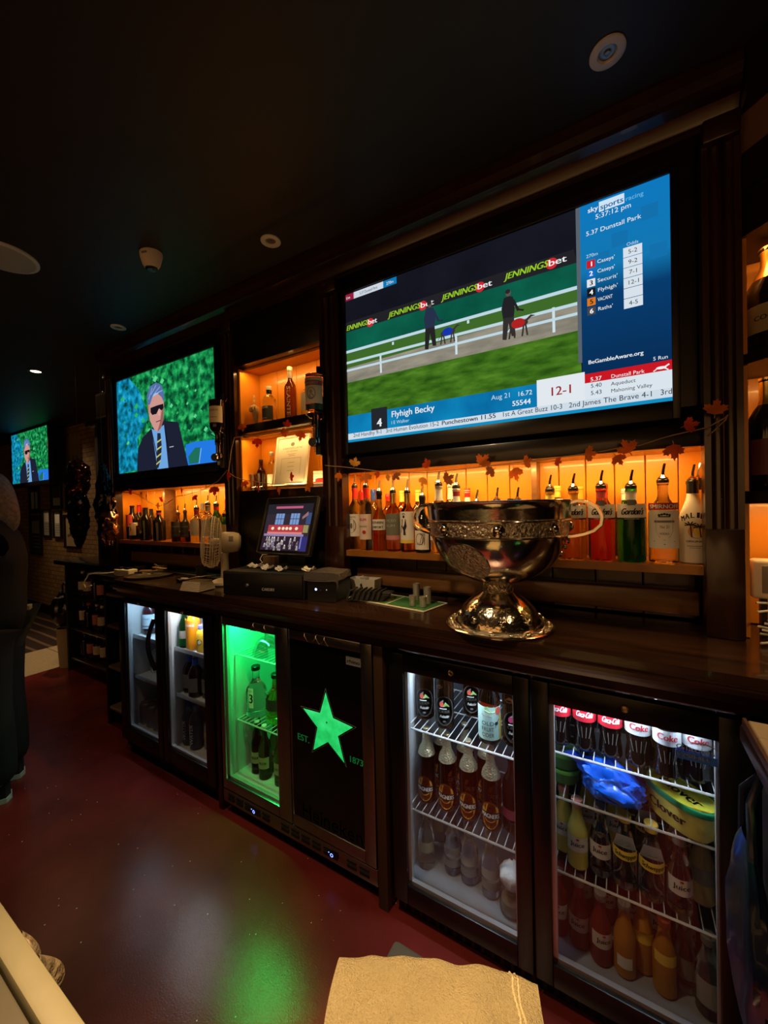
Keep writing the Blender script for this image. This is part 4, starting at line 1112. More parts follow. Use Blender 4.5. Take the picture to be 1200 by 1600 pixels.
put(XZ((-0.0609,1.376,1.3947)), YF_, 'red pink gin bottle with script label right of the orange gin', 'spirit', .0365, PINKG, script_art(), wrap_m=mat('pink_cap', (0.75, 0.10, 0.12), 0.4), wrap_z=(.86, .97), pour=BLACK)
put(XZ((-0.047,1.482,1.4064)), YB_, 'red capped bottle behind the red pink gin', 'spirit', .0295, PINKG, wrap_m=RED, wrap_z=(.86, 1), cap=RED)
put(XZ((0.0198,1.376,1.3907)), YF_, 'dark green gin bottle with white script label', 'spirit', .0365, GREENG, script_art(), wrap_m=PAPER, wrap_z=(.84, .96), pour=BLACK)
put(XZ((0.0029,1.482,1.3873)), YB_, 'green bottle with white cap behind the dark green gin', 'spirit', .0295, GREENG, wrap_m=PAPER, wrap_z=(.86, 1), cap=PAPER)
put(XZ((0.0938,1.376,1.4034)), YF_, 'clear vodka bottle with red band and white shield label', 'round', .0365, CLEAR, vodka_art, wrap_m=None, pour=BLACK)
put(XZ((0.1593,1.376,1.3978)), YF_, 'matt white rum bottle with palm tree print beside the wide pillar', 'coconut', .0365, mat('matt_white_bottle', (0.80, 0.76, 0.68), 0.3), coconut_art, wrap_m=BLACK, wrap_z=(.88, 1.0), pour=BLACK)
put(XZ((0.1927,1.482,1.4049)), YB_, 'clear bottle half hidden behind the white rum bottle', 'spirit', .0295, CLEAR, wrap_m=BLACK, wrap_z=(.9, 1), pour=BLACK)

# ---- the bay under the second TV
GR2 = 'bottles in the bay under the suited man TV'
pw = lambda xz, y, lab, kind, R, g, art=None, nm='wine_bottle', **k: put(xz, y, lab, kind, R, g, art, name=nm, group=GR2, **k)
pw(XZ((-2.8595,1.376,1.402)), 1.376, 'dark wine bottle with bright red label at the left end of its shelf', 'wine', .0365, DARKG, plain_art(.085, .165, 65, mat('bright_red_label', (0.7, 0.09, 0.08), 0.5)))
pw(XZ((-2.9478,1.482,1.4081)), 1.482, 'dark wine bottle with red foil top behind the red label bottle', 'wine', .0295, DARKG, wrap_m=RED, wrap_z=(.78, 1))
pw(XZ((-2.9326,1.482,1.376)), 1.482, 'slim bottle with gold foil neck in the back row', 'wine', .0295, AMBER, wrap_m=GOLD, wrap_z=(.66, 1))
pw(XZ((-2.7684,1.376,1.2808)), 1.376, 'small round bottle with cream label between two dark wine bottles', 'round', .034, BROWNG, plain_art(.03, .11, 70, CREAM, ell=[(0, .07, .014, .02, GREYL)]), nm='liqueur_bottle', cap=PAPER)
pw(XZ((-2.6366,1.376,1.3841)), 1.376, 'black wine bottle with a small round green and cream sticker', 'wine', .0365, DARKG, lambda c, R, H: c.ell(0.004, .055, .010, .010, mat('pale_green_sticker', (0.45, 0.55, 0.35), 0.5), 2, 16), wrap_m=BLACKM, wrap_z=(.8, 1))
pw(XZ((-2.7672,1.482,1.3772)), 1.482, 'black wine bottle in the back row between the two black ones', 'wine', .0295, DARKG, wrap_m=BLACKM, wrap_z=(.78, 1))
pw(XZ((-2.4821,1.376,1.3648)), 1.376, 'black wine bottle with red neck collar left of the shelf divider', 'wine', .0365, DARKG, wrap_m=mat('wine_red_foil', (0.3, 0.02, 0.02), 0.4), wrap_z=(.86, .93))
pw(XZ((-2.6165,1.482,1.2888)), 1.482, 'amber bottle with cream label beside the shelf divider', 'spirit', .0295, AMBER, plain_art(.03, .08, 70, CREAM), nm='spirit_bottle', cap=BLACK)
pw(XZ((-2.4531,1.482,1.3378)), 1.482, 'dark bottle with pourer right behind the shelf divider', 'squat', .0295, BROWNG, nm='spirit_bottle', pour=BLACK)
pw(XZ((-2.3759,1.482,1.349)), 1.482, 'dark bottle with a stout black pourer between the two square labels', 'squat', .0295, DARKG, nm='spirit_bottle', pour=BLACK)
JD = plain_art(.03, .12, 70, mat('charcoal_label', (0.05, 0.048, 0.046), 0.5), bands=[(.088, .094, GREYL), (.04, .043, GREYL)], txt=[('OLD', .10, .010, GREYL, .03), ('WHISKEY', .062, .008, GREYL, .045)])
pw(XZ((-2.2812,1.376,1.2689)), 1.376, 'whiskey bottle with charcoal label, left of the pair', 'spirit', .0365, BROWNG, JD, nm='spirit_bottle', cap=BLACK)
pw(XZ((-2.191,1.376,1.2691)), 1.376, 'whiskey bottle with charcoal label, right of the pair', 'spirit', .0365, BROWNG, JD, nm='spirit_bottle', cap=BLACK)
pw(XZ((-2.0934,1.376,1.3649)), 1.376, 'pale amber bottle with wine red neck and pourer behind the fan', 'spirit', .036, CLEAR, plain_art(.04, .13, 70, PAPER), nm='spirit_bottle', wrap_m=MATS['dark_red_band'], wrap_z=(.84, .98), pour=BLACK)
pw(XZ((-2.1953,1.482,1.397)), 1.482, 'clear bottle with grey cap behind the fan', 'spirit', .0295, CLEAR, nm='spirit_bottle', wrap_m=GREYL, wrap_z=(.84, 1), cap=GREYL)
pw(XZ((-1.9804,1.376,1.3877)), 1.376, 'clear bottle with grey banded neck and pourer behind the fan', 'spirit', .036, CLEAR, plain_art(.04, .13, 70, PAPER), nm='spirit_bottle', wrap_m=GREYL, wrap_z=(.84, .97), pour=BLACK)
pw(XZ((-1.9128,1.376,1.3825)), 1.376, 'green whiskey bottle with yellow label, red neck and pourer', 'round', .0365, GREENG, plain_art(.04, .115, 72, mat('pale_yellow_label', (0.62, 0.55, 0.25), 0.5)), nm='spirit_bottle', wrap_m=RED, wrap_z=(.88, .97), pour=BLACK)
pw(XZ((-1.8494,1.376,1.3323)), 1.376, 'squat green bottle with yellow label at the right end of its shelf', 'squat', .0365, GREENG, plain_art(.035, .105, 72, MATS['pale_yellow_label']), nm='spirit_bottle', cap=BLACK)
pw(XZ((-1.9652,1.482,1.4131)), 1.482, 'clear bottle with red top at the right end of its shelf', 'spirit', .0295, CLEAR, nm='spirit_bottle', wrap_m=RED, wrap_z=(.86, 1), cap=RED)

# ---- optics: bottles hung upside down on the pilasters
def optic_bottle(label, loc, H, glass, art, rz):
    """loc = point at the mouth; bottle points down"""
    t = thing('optic_bottle', label, 'bottle', loc, rz, None)
    R = .038
    b = MB(); b.lathe([(r * R, H - z * H) for r, z in PROF['spirit'][::-1]], glass, 28); b.build('glass', t)
    b = MB(); art(Canvas(b, wrap(R * 1.004)), R, H); b.build('label', t, 0, recalc=False)
    b = MB()
    b.lathe([(0, 0.02), (.015, 0.02), (.016, -.01), (.012, -.014), (.012, -.05), (.021, -.055), (.021, -.075), (.008, -.085), (.006, -.11), (0, -.11)], pane_glass('optic_plastic', (0.5, 0.5, 0.5), 0.2), 18)
    o = b.build('optic_measure', t)
    b = MB(); M = Matrix.Translation((0, -.024, -.075)) @ Matrix.Rotation(pi / 2, 4, 'X')
    b.lathe([(0, 0), (.019, 0), (.019, .010), (.015, .013), (0, .013)], BLACK, 22, M); b.lathe([(.016, .0105), (.017, .0135), (.0185, .0105)], CHROME, 22, M); b.xform(Matrix.Identity(4)).build('dial', o)
    b = MB(); b.box(-.012, .012, .022, .052, -.12, .12, BLACK, .004); b.tube([(0, .03, .02), (-.03, .02, .035), (-.036, -.012, .045), (0, -.04, .05), (.036, -.012, .045), (.03, .02, .035), (0, .03, .02)], .0022, CHROME, 6)
    b.box(-.008, .008, .04, .056, .10, H + .05, BLACK, .003); b.tube([(0, .045, H + .02), (.042, .02, H + .012), (.044, 0, H - .01)], .003, CHROME, 6)
    b.build('bracket', t)
    return t


def optic_art(c, R, H):
    band(c, R, H - .125, H - .020, 78, mat('grey_cream_label', (0.42, 0.38, 0.32), 0.6)); band(c, R, H - .052, H - .032, 78, mat('brown_red_print', (0.18, 0.04, 0.03), 0.5), 2)
    c.text('WHISKEY', 0, H - .048, .011, MATS['grey_cream_label'], 3, w=.06)
    c.ring(0, H - .085, .018, .024, .002, INK, 3); c.ell(0, H - .078, .006, .008, GREYL, 3); c.ell(0, H - .097, .012, .010, GREYL, 3)
    band(c, R, H - .150, H - .128, 80, mat('dark_teal_label', (0.01, 0.025, 0.02), 0.3), 2)


q = (-1.0787,1.25,1.6735); q1 = (-1.0817,1.25,1.8897)
optic_bottle('upside down whiskey bottle with cream label on the optic beside the niches', (q[0], 1.25, q[2] + .01), q1[2] - q[2] - .01, AMBER, optic_art, radians(18))
q = (-1.7089,1.25,1.676); q1 = (-1.7143,1.25,1.8854)
optic_bottle('upside down black bottle with cream label on the optic beside the suited man TV', (q[0], 1.25, q[2]), q1[2] - q[2], DARKG, lambda c, R, H: (band(c, R, H - .115, H - .035, 70, CREAM), c.text('RESERVE', 0, H - .06, .009, INK, 3, w=.05), c.rect(-.02, .02, H - .09, H - .088, INK, 3, 4)), radians(20))

# ---- niche shelf things
N1 = 1.767
bottle('spirit_bottle', 'clear vodka bottle with white stopper and dark label on the upper niche shelf', 'bottle', (-1.5056, 1.40, N1), 'round', .036, 1.9479 - N1, CLEAR,
       plain_art(.015, .085, 75, mat('smoky_label', (0.06, 0.07, 0.07), 0.4), txt=[('OKAR', .072, .012, WHITEI, .045), ('VODKA', .022, .006, WHITEI, .03)]), cap=PAPER, wrap_m=BLACK, wrap_z=(.84, .95))
t = bottle('spirit_bottle', 'tall slim dark bottle with white vertical lettering on the upper niche shelf', 'bottle', (-1.3462, 1.385, N1), 'wine', .028, 2.0083 - N1, BROWNG,
       lambda c, R, H: c.text('SLAINTE', 0.004, .150, .017, WHITEI, 2, w=.135, al='l', bold=0.03, rot=-pi / 2), cap=PAPER, wrap_m=mat('frosted_neck', (0.5, 0.42, 0.32), 0.3), wrap_z=(.80, .98))
bottle('spirit_bottle', 'small clear bottle half hidden behind the upside down whiskey bottle', 'bottle', (-1.261, 1.41, N1), 'spirit', .03, .17, CLEAR, plain_art(.03, .11, 70, PAPER), cap=BLACK)

# wooden hand with a raised index finger
t = thing('wooden_hand', 'jointed wooden display hand with raised index finger on the upper niche shelf', 'ornament', (-1.626, 1.395, N1), radians(-25))
HW = mat('pale_hand_wood', (0.62, 0.42, 0.22), 0.45, noise_scale=20, noise_amt=.1)
b = MB(); b.lathe([(0, 0), (.021, 0), (.021, .010), (.018, .013), (.019, .018), (.018, .028), (.021, .034), (.029, .058), (.031, .080), (.026, .094), (0, .098)], HW, 20, None, None, 0.55); b.build('palm', t)
for k, (x, segs) in enumerate(((-.020, [(0, .026, 0), (0, .026, 0), (0, .022, 0)]), (-.007, [(-.016, .014, 0), (-.012, -.018, 0), (.010, -.014, 0)]), (.007, [(-.016, .012, 0), (-.012, -.018, 0), (.010, -.012, 0)]), (.020, [(-.013, .010, 0), (-.011, -.014, 0), (.008, -.010, 0)]))):
    b = MB(); p = Vector((x, 0, .090))
    for j, (dy, dz, _) in enumerate(segs):
        e = p + Vector((0, dy, dz)); r = .0075 - .001 * j
        b.tube([p, p.lerp(e, .15), p.lerp(e, .5), p.lerp(e, .9), e], [r * .7, r, r * 1.05, r * .9, r * .6], HW, 8); p = e
    b.build('finger', t)
b = MB(); b.tube([(.024, 0, .04), (.038, -.006, .062), (.042, -.010, .080), (.040, -.012, .092)], [.009, .0085, .0075, .005], HW, 8); b.build('thumb', t)

# ------------------------------------------------------------------ what stands in the fridges
# cider on the top wire shelf
FRUIT_G = mat('lime_print', (0.40, 0.60, 0.20), 0.5); FRUIT_R = mat('strawberry_print', (0.62, 0.09, 0.06), 0.5)


def oval_art(zc, berry=False):
    def f(c, R, H):
        c.ell(0, zc, .034, .048, GREYL, 1, 32); c.ell(0, zc, .0322, .0462, INK, 2, 32)
        c.ell(-.008, zc + .022, .007, .009, FRUIT_R if not berry else mat('berry_print', (0.35, 0.03, 0.10), 0.5), 3)
        c.poly([(-.004, zc + .014), (.004, zc + .030), (.010, zc + .024), (.019, zc + .014)], FRUIT_G if not berry else MATS['berry_print'], 4)
        c.poly([(-.012, zc + .030), (-.002, zc + .038), (-.002, zc + .030)], GREYL, 4)
        c.rect(-.015, .008, zc + .006, zc + .009, WHITEI, 4, 4)
        c.text('CIDER', 0, zc - .006, .009, mat('faint_grey_print', (0.06, 0.06, 0.055), 0.5), 4, w=.036, bold=.03)
        c.text('Fruktcider', 0, zc - .022, .009, WHITEI, 4, w=.030, shear=.3, bold=.03)
        c.ell(0, zc - .034, .005, .003, GREYL, 4)
    return f


G_C = 'cider bottles on the top shelf of the cider fridge'
ZS = 0.6005
for px, y, lab, rz in ((664, 1.245, 'brown cider bottle with oval black fruit label, leftmost on the top shelf', .35), (695, 1.225, 'brown cider bottle with oval black fruit label, second from the left on the top shelf', .35),
                       (737, 1.345, 'brown cider bottle with oval black fruit label, standing further back on the top shelf', .35)):
    bottle('cider_bottle', lab, 'bottle', (-0.6056 if px == 664 else (-0.5222 if px == 695 else -0.4697), y, ZS), 'cider', .0315, .232, BROWNG, oval_art(.062), cap=GOLD, rz=rz, group=G_C)


def bird_art(c, R, H):
    band(c, R, .016, .118, 88, TEALP, 1)
    u = R * radians(88)
    c.poly([(-u, .118), (-u * .7, .128), (-u * .3, .102), (.0, .098), (u * .3, .102), (u * .6, .12), (u * .6, .118)], FRUIT_R, 2)
    c.ell(.004, .112, .020, .010, FRUIT_G, 3); c.ell(.028, .106, .010, .012, FRUIT_R, 4); c.rect(u * .62, u, .016, .09, YELP, 3, 4)
    for s_, v in (('OLD', .062), ('FRUIT', .044), ('CIDER', .026)): c.text(s_, -.006, v, .012, INK, 4, w=.038)
    c.ell(.021, .068, .006, .0055, INK, 5, 14); c.line((.024, .071), (.031, .080), .0028, INK, 5); c.line((.020, .064), (.018, .055), .0014, INK, 5)
    c.text('STRAWBERRY', -.010, .088, .0045, REDP, 4, w=.034, rot=-.15)


bottle('cider_bottle', 'brown cider bottle with pale teal label and small black bird on the top shelf', 'bottle', (-0.3644, 1.215, ZS), 'cider', .034, .215, BROWNG, bird_art, cap=BLACK, rz=.3, group=G_C)
bottle('cider_bottle', 'brown cider bottle with oval dark berry label at the right edge of the top shelf', 'bottle', (-0.3029, 1.235, ZS), 'cider', .0315, .232, BROWNG, oval_art(.062, True), cap=GOLD, rz=.3, group=G_C)


def irish_art(c, R, H):
    zc = .052
    c.ell(0, zc, .029, .042, mat('orange_oval_label', (0.85, 0.40, 0.03), 0.5), 1, 26); c.ell(0, zc + .008, .025, .030, mat('amber_oval_label', (0.80, 0.42, 0.05), 0.5), 2, 24)
    u = .031; c.rect(-u, u, zc - .012, zc + .009, INK, 3, 8); c.text('MAGNERS', 0, zc - .008, .0135, WHITEI, 4, w=.056, bold=.05)
    c.ell(0, zc + .024, .003, .003, INK, 3, 8); c.text('ORIGINAL', 0, zc - .022, .004, FRUIT_R, 4, w=.02)


G_M = 'foil topped cider bottles on the middle shelf of the cider fridge'
FOILB = mat('pale_gold_foil', (0.62, 0.56, 0.38), 0.38, 0.85, bump=.5, bump_scale=180)
first = bottle('foil_top_bottle', 'foil topped cider bottle with orange oval label, leftmost of the front four', 'bottle', (-0.5935, 1.225, 0.3255), 'cider', .0305, .243, BROWNG, irish_art, wrap_m=FOILB, wrap_z=(.66, 1.0), cap=FOILB, rz=.12, group=G_M)
for k, x in enumerate((-0.5173, -0.442, -0.3651)):
    copy_thing(first, (x, 1.225 - .003 * k, 0.3255), .12, 'foil topped cider bottle with orange oval label, %s from the left of the front four' % ORD[k + 1])
for k, x in enumerate((-0.5736, -0.4842, -0.409)):
    copy_thing(first, (x, 1.31, 0.3255), .1, 'foil topped cider bottle in the back row, %s from the left' % ORD[k])
bottle('cider_bottle', 'dark bottle with dull pink label at the right edge of the middle shelf', 'bottle', (-0.308, 1.24, 0.3255), 'cider', .031, .22, DARKG, plain_art(.045, .075, 80, mat('dull_pink_label', (0.30, 0.05, 0.09), 0.5)), cap=BLACK, rz=.3, group=G_M)

G_T = 'clear mixer bottles at the bottom of the cider fridge'
tonic = plain_art(.065, .095, 75, mat('grey_white_label', (0.45, 0.46, 0.46), 0.6), bands=[(.030, .055, mat('silver_grey_label', (0.32, 0.33, 0.34), 0.6))])
tb = bottle('mixer_bottle', 'clear tonic bottle at the front left of the fridge floor', 'bottle', (-0.6023, 1.225, .0905), 'mixer', .028, .195, CLEAR, plain_art(.060, .095, 60, mat('gold_grey_label', (0.42, 0.38, 0.25), 0.5)), cap=GREYL, rz=.4, group=G_T)
for k, (x, y, lab) in enumerate(((-0.5148, 1.25, 'clear tonic bottle with white label, second along the fridge floor'), (-0.4538, 1.245, 'misted tonic bottle with white label, third along the fridge floor'),
                                 (-0.3796, 1.235, 'misted tonic bottle with white label, fourth along the fridge floor'))):
    bottle('mixer_bottle', lab, 'bottle', (x, y, .0905), 'mixer', .029, .185, CLEAR, tonic, cap=GREYL, rz=.35, group=G_T)
copy_thing(tb, (-0.5949, 1.33, .0905), -.2, 'clear tonic bottle standing behind the first two on the fridge floor')
# white cloth topped jar
t = thing('glass_jar', 'clear jar with a crumpled white cloth at the right of the cider fridge floor', 'jar', (-0.3054, 1.21, .0905))
b = MB(); b.lathe([(0, 0), (.034, 0), (.038, .006), (.038, .085), (.034, .088), (.034, .008), (0, .008)], pane_glass('jar_glass', (0.8, 0.78, 0.72), 0.12), 26); b.build('glass', t)
b = MB(); b.lathe([(0, .008), (.033, .008), (.033, .040), (0, .040)], mat('milky_syrup', (0.5, 0.42, 0.30), 0.4), 22); b.build('contents', t)
CLOTHW = mat('white_cloth', (0.72, 0.76, 0.80), 0.8, bump=.3, bump_scale=90)
b = MB(); n = 22
def cl(i, j):
    a = 2 * pi * i; r = .037 * sin(pi * (0.04 + 0.92 * j)); z = .06 + .10 * j
    k = 1 + .22 * noise.noise(Vector((cos(a) * 2, sin(a) * 2, j * 4)))
    return (r * k * cos(a), r * k * sin(a), z)
b.grid(n, 10, cl, CLOTHW); bmesh.ops.remove_doubles(b.bm, verts=b.bm.verts[:], dist=1e-5); b.build('cloth', t)

# cola on the top shelf of the right fridge
COLA = mat('cola_glass', (0.010, 0.004, 0.003), 0.05)


LZ = 0.7592 - .6575


def cola_art(bg, ink, txt, sh):
    def f(c, R, H):
        z = LZ
        band(c, R, z - .019, z + .017, 85, bg, 1)
        c.text(txt, 0, z - .006, .016, ink, 3, w=R * 1.45, shear=sh, bold=.05)
        for k in range(4):
            u = -.012 + .008 * k; c.line((u, LZ - .062), (u + .004 * (k - 1.5), LZ - .032), .0014, GREYL, 2)
    return f


G_K = 'small cola bottles on the top shelf of the cola fridge'
ZC = .6575
red = cola_art(mat('cola_red', (0.60, 0.02, 0.04), 0.4), WHITEI, 'Coca-Cola', .3)
dit = cola_art(mat('diet_silver', (0.66, 0.68, 0.72), 0.4), mat('diet_red', (0.55, 0.03, 0.05), 0.4), 'Coke', .1)
r0 = bottle('cola_bottle', 'red labelled cola bottle, leftmost in the front row', 'bottle', (-0.1499, 1.215, ZC), 'hour', .0295, .193, COLA, red, cap=RED, rz=0, group=G_K)
copy_thing(r0, (-0.0929, 1.215, ZC), .05, 'red labelled cola bottle, second in the front row')
copy_thing(r0, (-0.0402, 1.215, ZC), .05, 'red labelled cola bottle, third in the front row')
copy_thing(r0, (-0.1948, 1.30, ZC), .0, 'red labelled cola bottle cut off by the left edge of the door glass')
d0 = bottle('cola_bottle', 'silver labelled diet cola bottle beside the red labelled ones', 'bottle', (0.017, 1.215, ZC), 'hour', .0295, .193, COLA, dit, cap=WHITEI, rz=.05, group=G_K)
copy_thing(d0, (0.0634, 1.25, ZC), .05, 'silver labelled diet cola bottle, second from the left of the silver ones')
copy_thing(d0, (0.0894, 1.195, ZC), -.05, 'silver labelled diet cola bottle standing furthest forward beside the door sticker')
copy_thing(d0, (0.1429, 1.21, ZC), .0, 'dark cola bottle behind the blue door sticker')

# second shelf: tubs, bag
def rbox(b, sx, sy, z0, z1, m, taper=.9, p=4.0, n=40):
    """rounded-rectangle tub wall"""
    def pt(a, k):
        ca, sa = cos(a), sin(a)
        r = (abs(ca) ** p + abs(sa) ** p) ** (-1 / p)
        return (sx * k * r * ca, sy * k * r * sa)
    rings = []
    for z, k in ((z0, 0.001), (z0, taper * .97), (z0 + .003, taper), (z1, 1.0)):
        rings.append([b.bm.verts.new((*pt(2 * pi * i / n, k), z)) for i in range(n)])
    for q, w in zip(rings, rings[1:]):
        for i in range(n): b.face([q[i], q[(i + 1) % n], w[(i + 1) % n], w[i]], m)


def rlid(b, sx, sy, z0, z1, m, p=4.0, n=40, inset=.88, mt=None):
    def pt(a, k):
        ca, sa = cos(a), sin(a); r = (abs(ca) ** p + abs(sa) ** p) ** (-1 / p)
        return (sx * k * r * ca, sy * k * r * sa)
    L = [(z0, 1.0, m), (z0, 1.05, m), (z1 - .003, 1.05, m), (z1, 1.03, m), (z1, .95, m), (z1 - .004, .92, mt or m), (z1 - .004, .001, mt or m)]
    rings = [[b.bm.verts.new((*pt(2 * pi * i / n, k), z)) for i in range(n)] for z, k, _ in L]
    for j in range(len(L) - 1):
        for i in range(n): b.face([rings[j][i], rings[j][(i + 1) % n], rings[j + 1][(i + 1) % n], rings[j + 1][i]], L[j + 1][2])


ZT = .5325
TUBY = mat('spread_tub_yellow', (0.72, 0.62, 0.12), 0.4, noise_scale=24, noise_amt=.35); TUBG = mat('spread_lid_green', (0.01, 0.17, 0.07), 0.35); LIDY = mat('spread_lid_yellow', (0.70, 0.66, 0.06), 0.4, noise_scale=18, noise_amt=.3)
t = thing('spread_tub', 'oval yellow spread tub with dark green rim on the shelf below the cola', 'tub', (0.1137, 1.215, ZT + .0015), radians(-42))
b = MB(); rbox(b, .084, .047, 0, .068, TUBY, .86, 2.4); b.build('tub', t)
b = MB(); rlid(b, .084, .047, .066, .078, TUBG, 2.4, mt=LIDY); lid = b.build('lid', t)
b = MB(); c = Canvas(b, lambda u, v, L: (u, v, .0745 + .0003 * L)); c.text('Clover', 0, -.014, .026, INK, 1, w=.105, bold=.05); c.ell(.05, .018, .008, .005, FRUIT_G, 1); c.ell(-.05, -.018, .008, .005, FRUIT_G, 1); b.build('lid_lettering', lid, 0, recalc=False)
b = MB(); c = Canvas(b, lambda u, v, L: (u, -.0465 * (1 - min(abs(u) / .084, .99) ** 2.4) ** (1 / 2.4) * (.87 + .13 * v / .068) - .0012 - .0003 * L, v))
c.text('Clover', -.004, .026, .022, INK, 1, w=.094, bold=.05); b.build('side_lettering', t, 0, recalc=False)

GRT = mat('green_tub', (0.12, 0.40, 0.06), 0.4); GRD = mat('dark_green_tub', (0.06, 0.18, 0.04), 0.4)
t = thing('food_tub', 'small lidded green tub on top of another at the left of its shelf', 'tub', (-0.1568, 1.25, ZT + .0416), .1, 'green tubs on the left')
b = MB(); rbox(b, .040, .040, 0, .036, GRD, .92, 2.2); b.build('tub', t); b = MB(); rlid(b, .040, .040, .034, .042, GRT, 2.2, mt=mat('green_white_lid', (0.45, 0.62, 0.40), 0.4)); b.build('lid', t)
b = MB(); c = Canvas(b, lambda u, v, L: (u, v, .0382 + .0003 * L)); c.text('A', -.008, -.01, .018, REDP, 1); c.ell(.01, .006, .016, .010, GRT, 1); b.build('lid_print', t, 0, recalc=False)
t = thing('food_tub', 'squat green and grey tub underneath the green lidded one', 'tub', (-0.1573, 1.25, ZT), .05, 'green tubs on the left')
b = MB(); rbox(b, .040, .040, 0, .032, GRD, .94, 2.2); b.build('tub', t); b = MB(); rlid(b, .040, .040, .030, .039, GRT, 2.2, mt=GRT); b.build('lid', t)
t = thing('food_tub', 'white topped clear tub with green print behind the blue plastic bag', 'tub', (-0.0285, 1.36, ZT), 0)
b = MB(); rbox(b, .075, .055, 0, .075, mat('clear_tub_plastic', (0.55, 0.60, 0.58), 0.3), .9, 3); b.build('tub', t); b = MB(); rlid(b, .075, .055, .073, .085, mat('white_lid', (0.7, 0.74, 0.74), 0.4), 3); lid = b.build('lid', t)
b = MB(); c = Canvas(b, lambda u, v, L: (u, -.056 - .0005 * L, v)); c.ell(-.01, .045, .045, .016, GRT, 1); c.text('FRESH', -.01, .040, .012, WHITEI, 2, w=.06); c.ell(.04, .05, .014, .012, YELP, 2); b.build('side_print', t, 0, recalc=False)

BAGB = mat('blue_plastic_bag', (0.008, 0.12, 0.85), 0.28, coat=.3)
t = thing('plastic_bag', 'crumpled bright blue plastic bag on the shelf beside the yellow tub', 'bag', (-0.0336, 1.205, ZT + .004))
b = MB()
def bag(i, j):
    a = 2 * pi * i; e = -pi / 2 + pi * j
    d = Vector((cos(e) * cos(a), cos(e) * sin(a), sin(e)))
    k = 1 + .30 * noise.noise(d * 1.6 + Vector((3, 1, 0))) + .16 * noise.noise(d * 4.5) + .09 * abs(noise.noise(d * 11))
    x = d.x * .078 * k; z = (d.z * .5 + .5) * .098 * (1 + .2 * noise.noise(d * 3)); y = d.y * .055 * k
    if j > .82: z += .010 * (j - .82) / .18
    return (x - .004, y, max(z - .012 * x / .09, .0015))
b.grid(64, 40, bag, BAGB); bmesh.ops.remove_doubles(b.bm, verts=b.bm.verts[:], dist=1e-5)
b.build('bag', t, 28)
b = MB(); 
def knot(i, j):
    a = 2 * pi * i; r = .010 + .022 * j + .006 * sin(5 * a) * j; return (-.05 + r * cos(a) * 1.2 - .025 * j, .0 + r * sin(a) * .6, .068 + .026 * j + .006 * sin(3 * a + 1) * j)
b.grid(30, 6, knot, BAGB); b.build('knot', t, 28)

# third shelf: juices and mixers
G_J = 'small mixer bottles on the third shelf of the cola fridge'
LEMON = bottle_glass('cloudy_lemon_glass', (0.80, 0.72, 0.22)); LEMONM = mat('cloudy_lemon', (0.55, 0.46, 0.10), 0.25, spec=.6); PALEJ = mat('pale_juice', (0.34, 0.27, 0.13), 0.25)
brit = plain_art(.052, .092, 68, mat('script_label', (0.62, 0.58, 0.54), 0.6), txt=[('Juice', .068, .012, INK, .034)], ell=[(0, .087, .004, .003, REDP)])
ZJ = .3255
jb = bottle('mixer_bottle', 'yellow juice bottle in front, second from the left on its shelf', 'bottle', (-0.1103, 1.205, ZJ), 'mixer', .0262, .180, LEMONM, brit, cap=mat('salmon_cap', (0.65, 0.25, 0.18), 0.4), rz=.1, group=G_J)
copy_thing(jb, (-0.1604, 1.245, ZJ), -.1, 'yellow juice bottle at the left edge of its shelf, pink cap')
cb = bottle('mixer_bottle', 'clear mixer bottle with pale script label right of the yellow juices', 'bottle', (-0.0604, 1.21, ZJ), 'mixer', .0262, .178, CLEAR, brit, cap=GREYL, rz=0, group=G_J)


def schw(c, R, H):
    band(c, R, .080, .104, 80, YELP, 1); u = R * radians(80)
    c.poly([(-u * .9, .102), (u * .9, .102), (u * .5, .142), (-u * .5, .142)], mat('pale_blue_white_label', (0.62, 0.68, 0.76), 0.5), 2)
    c.text('Schweppes', .002, .087, .012, INK, 3, w=R * 1.95, shear=.15, bold=.03); c.text('Lemonade', 0, .120, .005, GREYL, 3, w=.022)


sb = bottle('mixer_bottle', 'clear mixer bottle with white and yellow label, left of the two alike', 'bottle', (-0.008, 1.205, ZJ), 'mixer', .0275, .182, CLEAR, schw, cap=YELLOW, rz=0, group=G_J)
copy_thing(sb, (0.047, 1.20, ZJ), .05, 'clear mixer bottle with white and yellow label, right of the two alike')
copy_thing(cb, (0.0985, 1.195, ZJ), .1, 'clear mixer bottle with pale script label, right of the white and yellow pair')
bottle('mixer_bottle', 'dim juice bottle with grey label at the right end of its shelf', 'bottle', (0.1597, 1.25, ZJ), 'mixer', .0262, .178, PALEJ, plain_art(.055, .095, 70, GREYL), cap=BLACK, rz=.1, group=G_J)
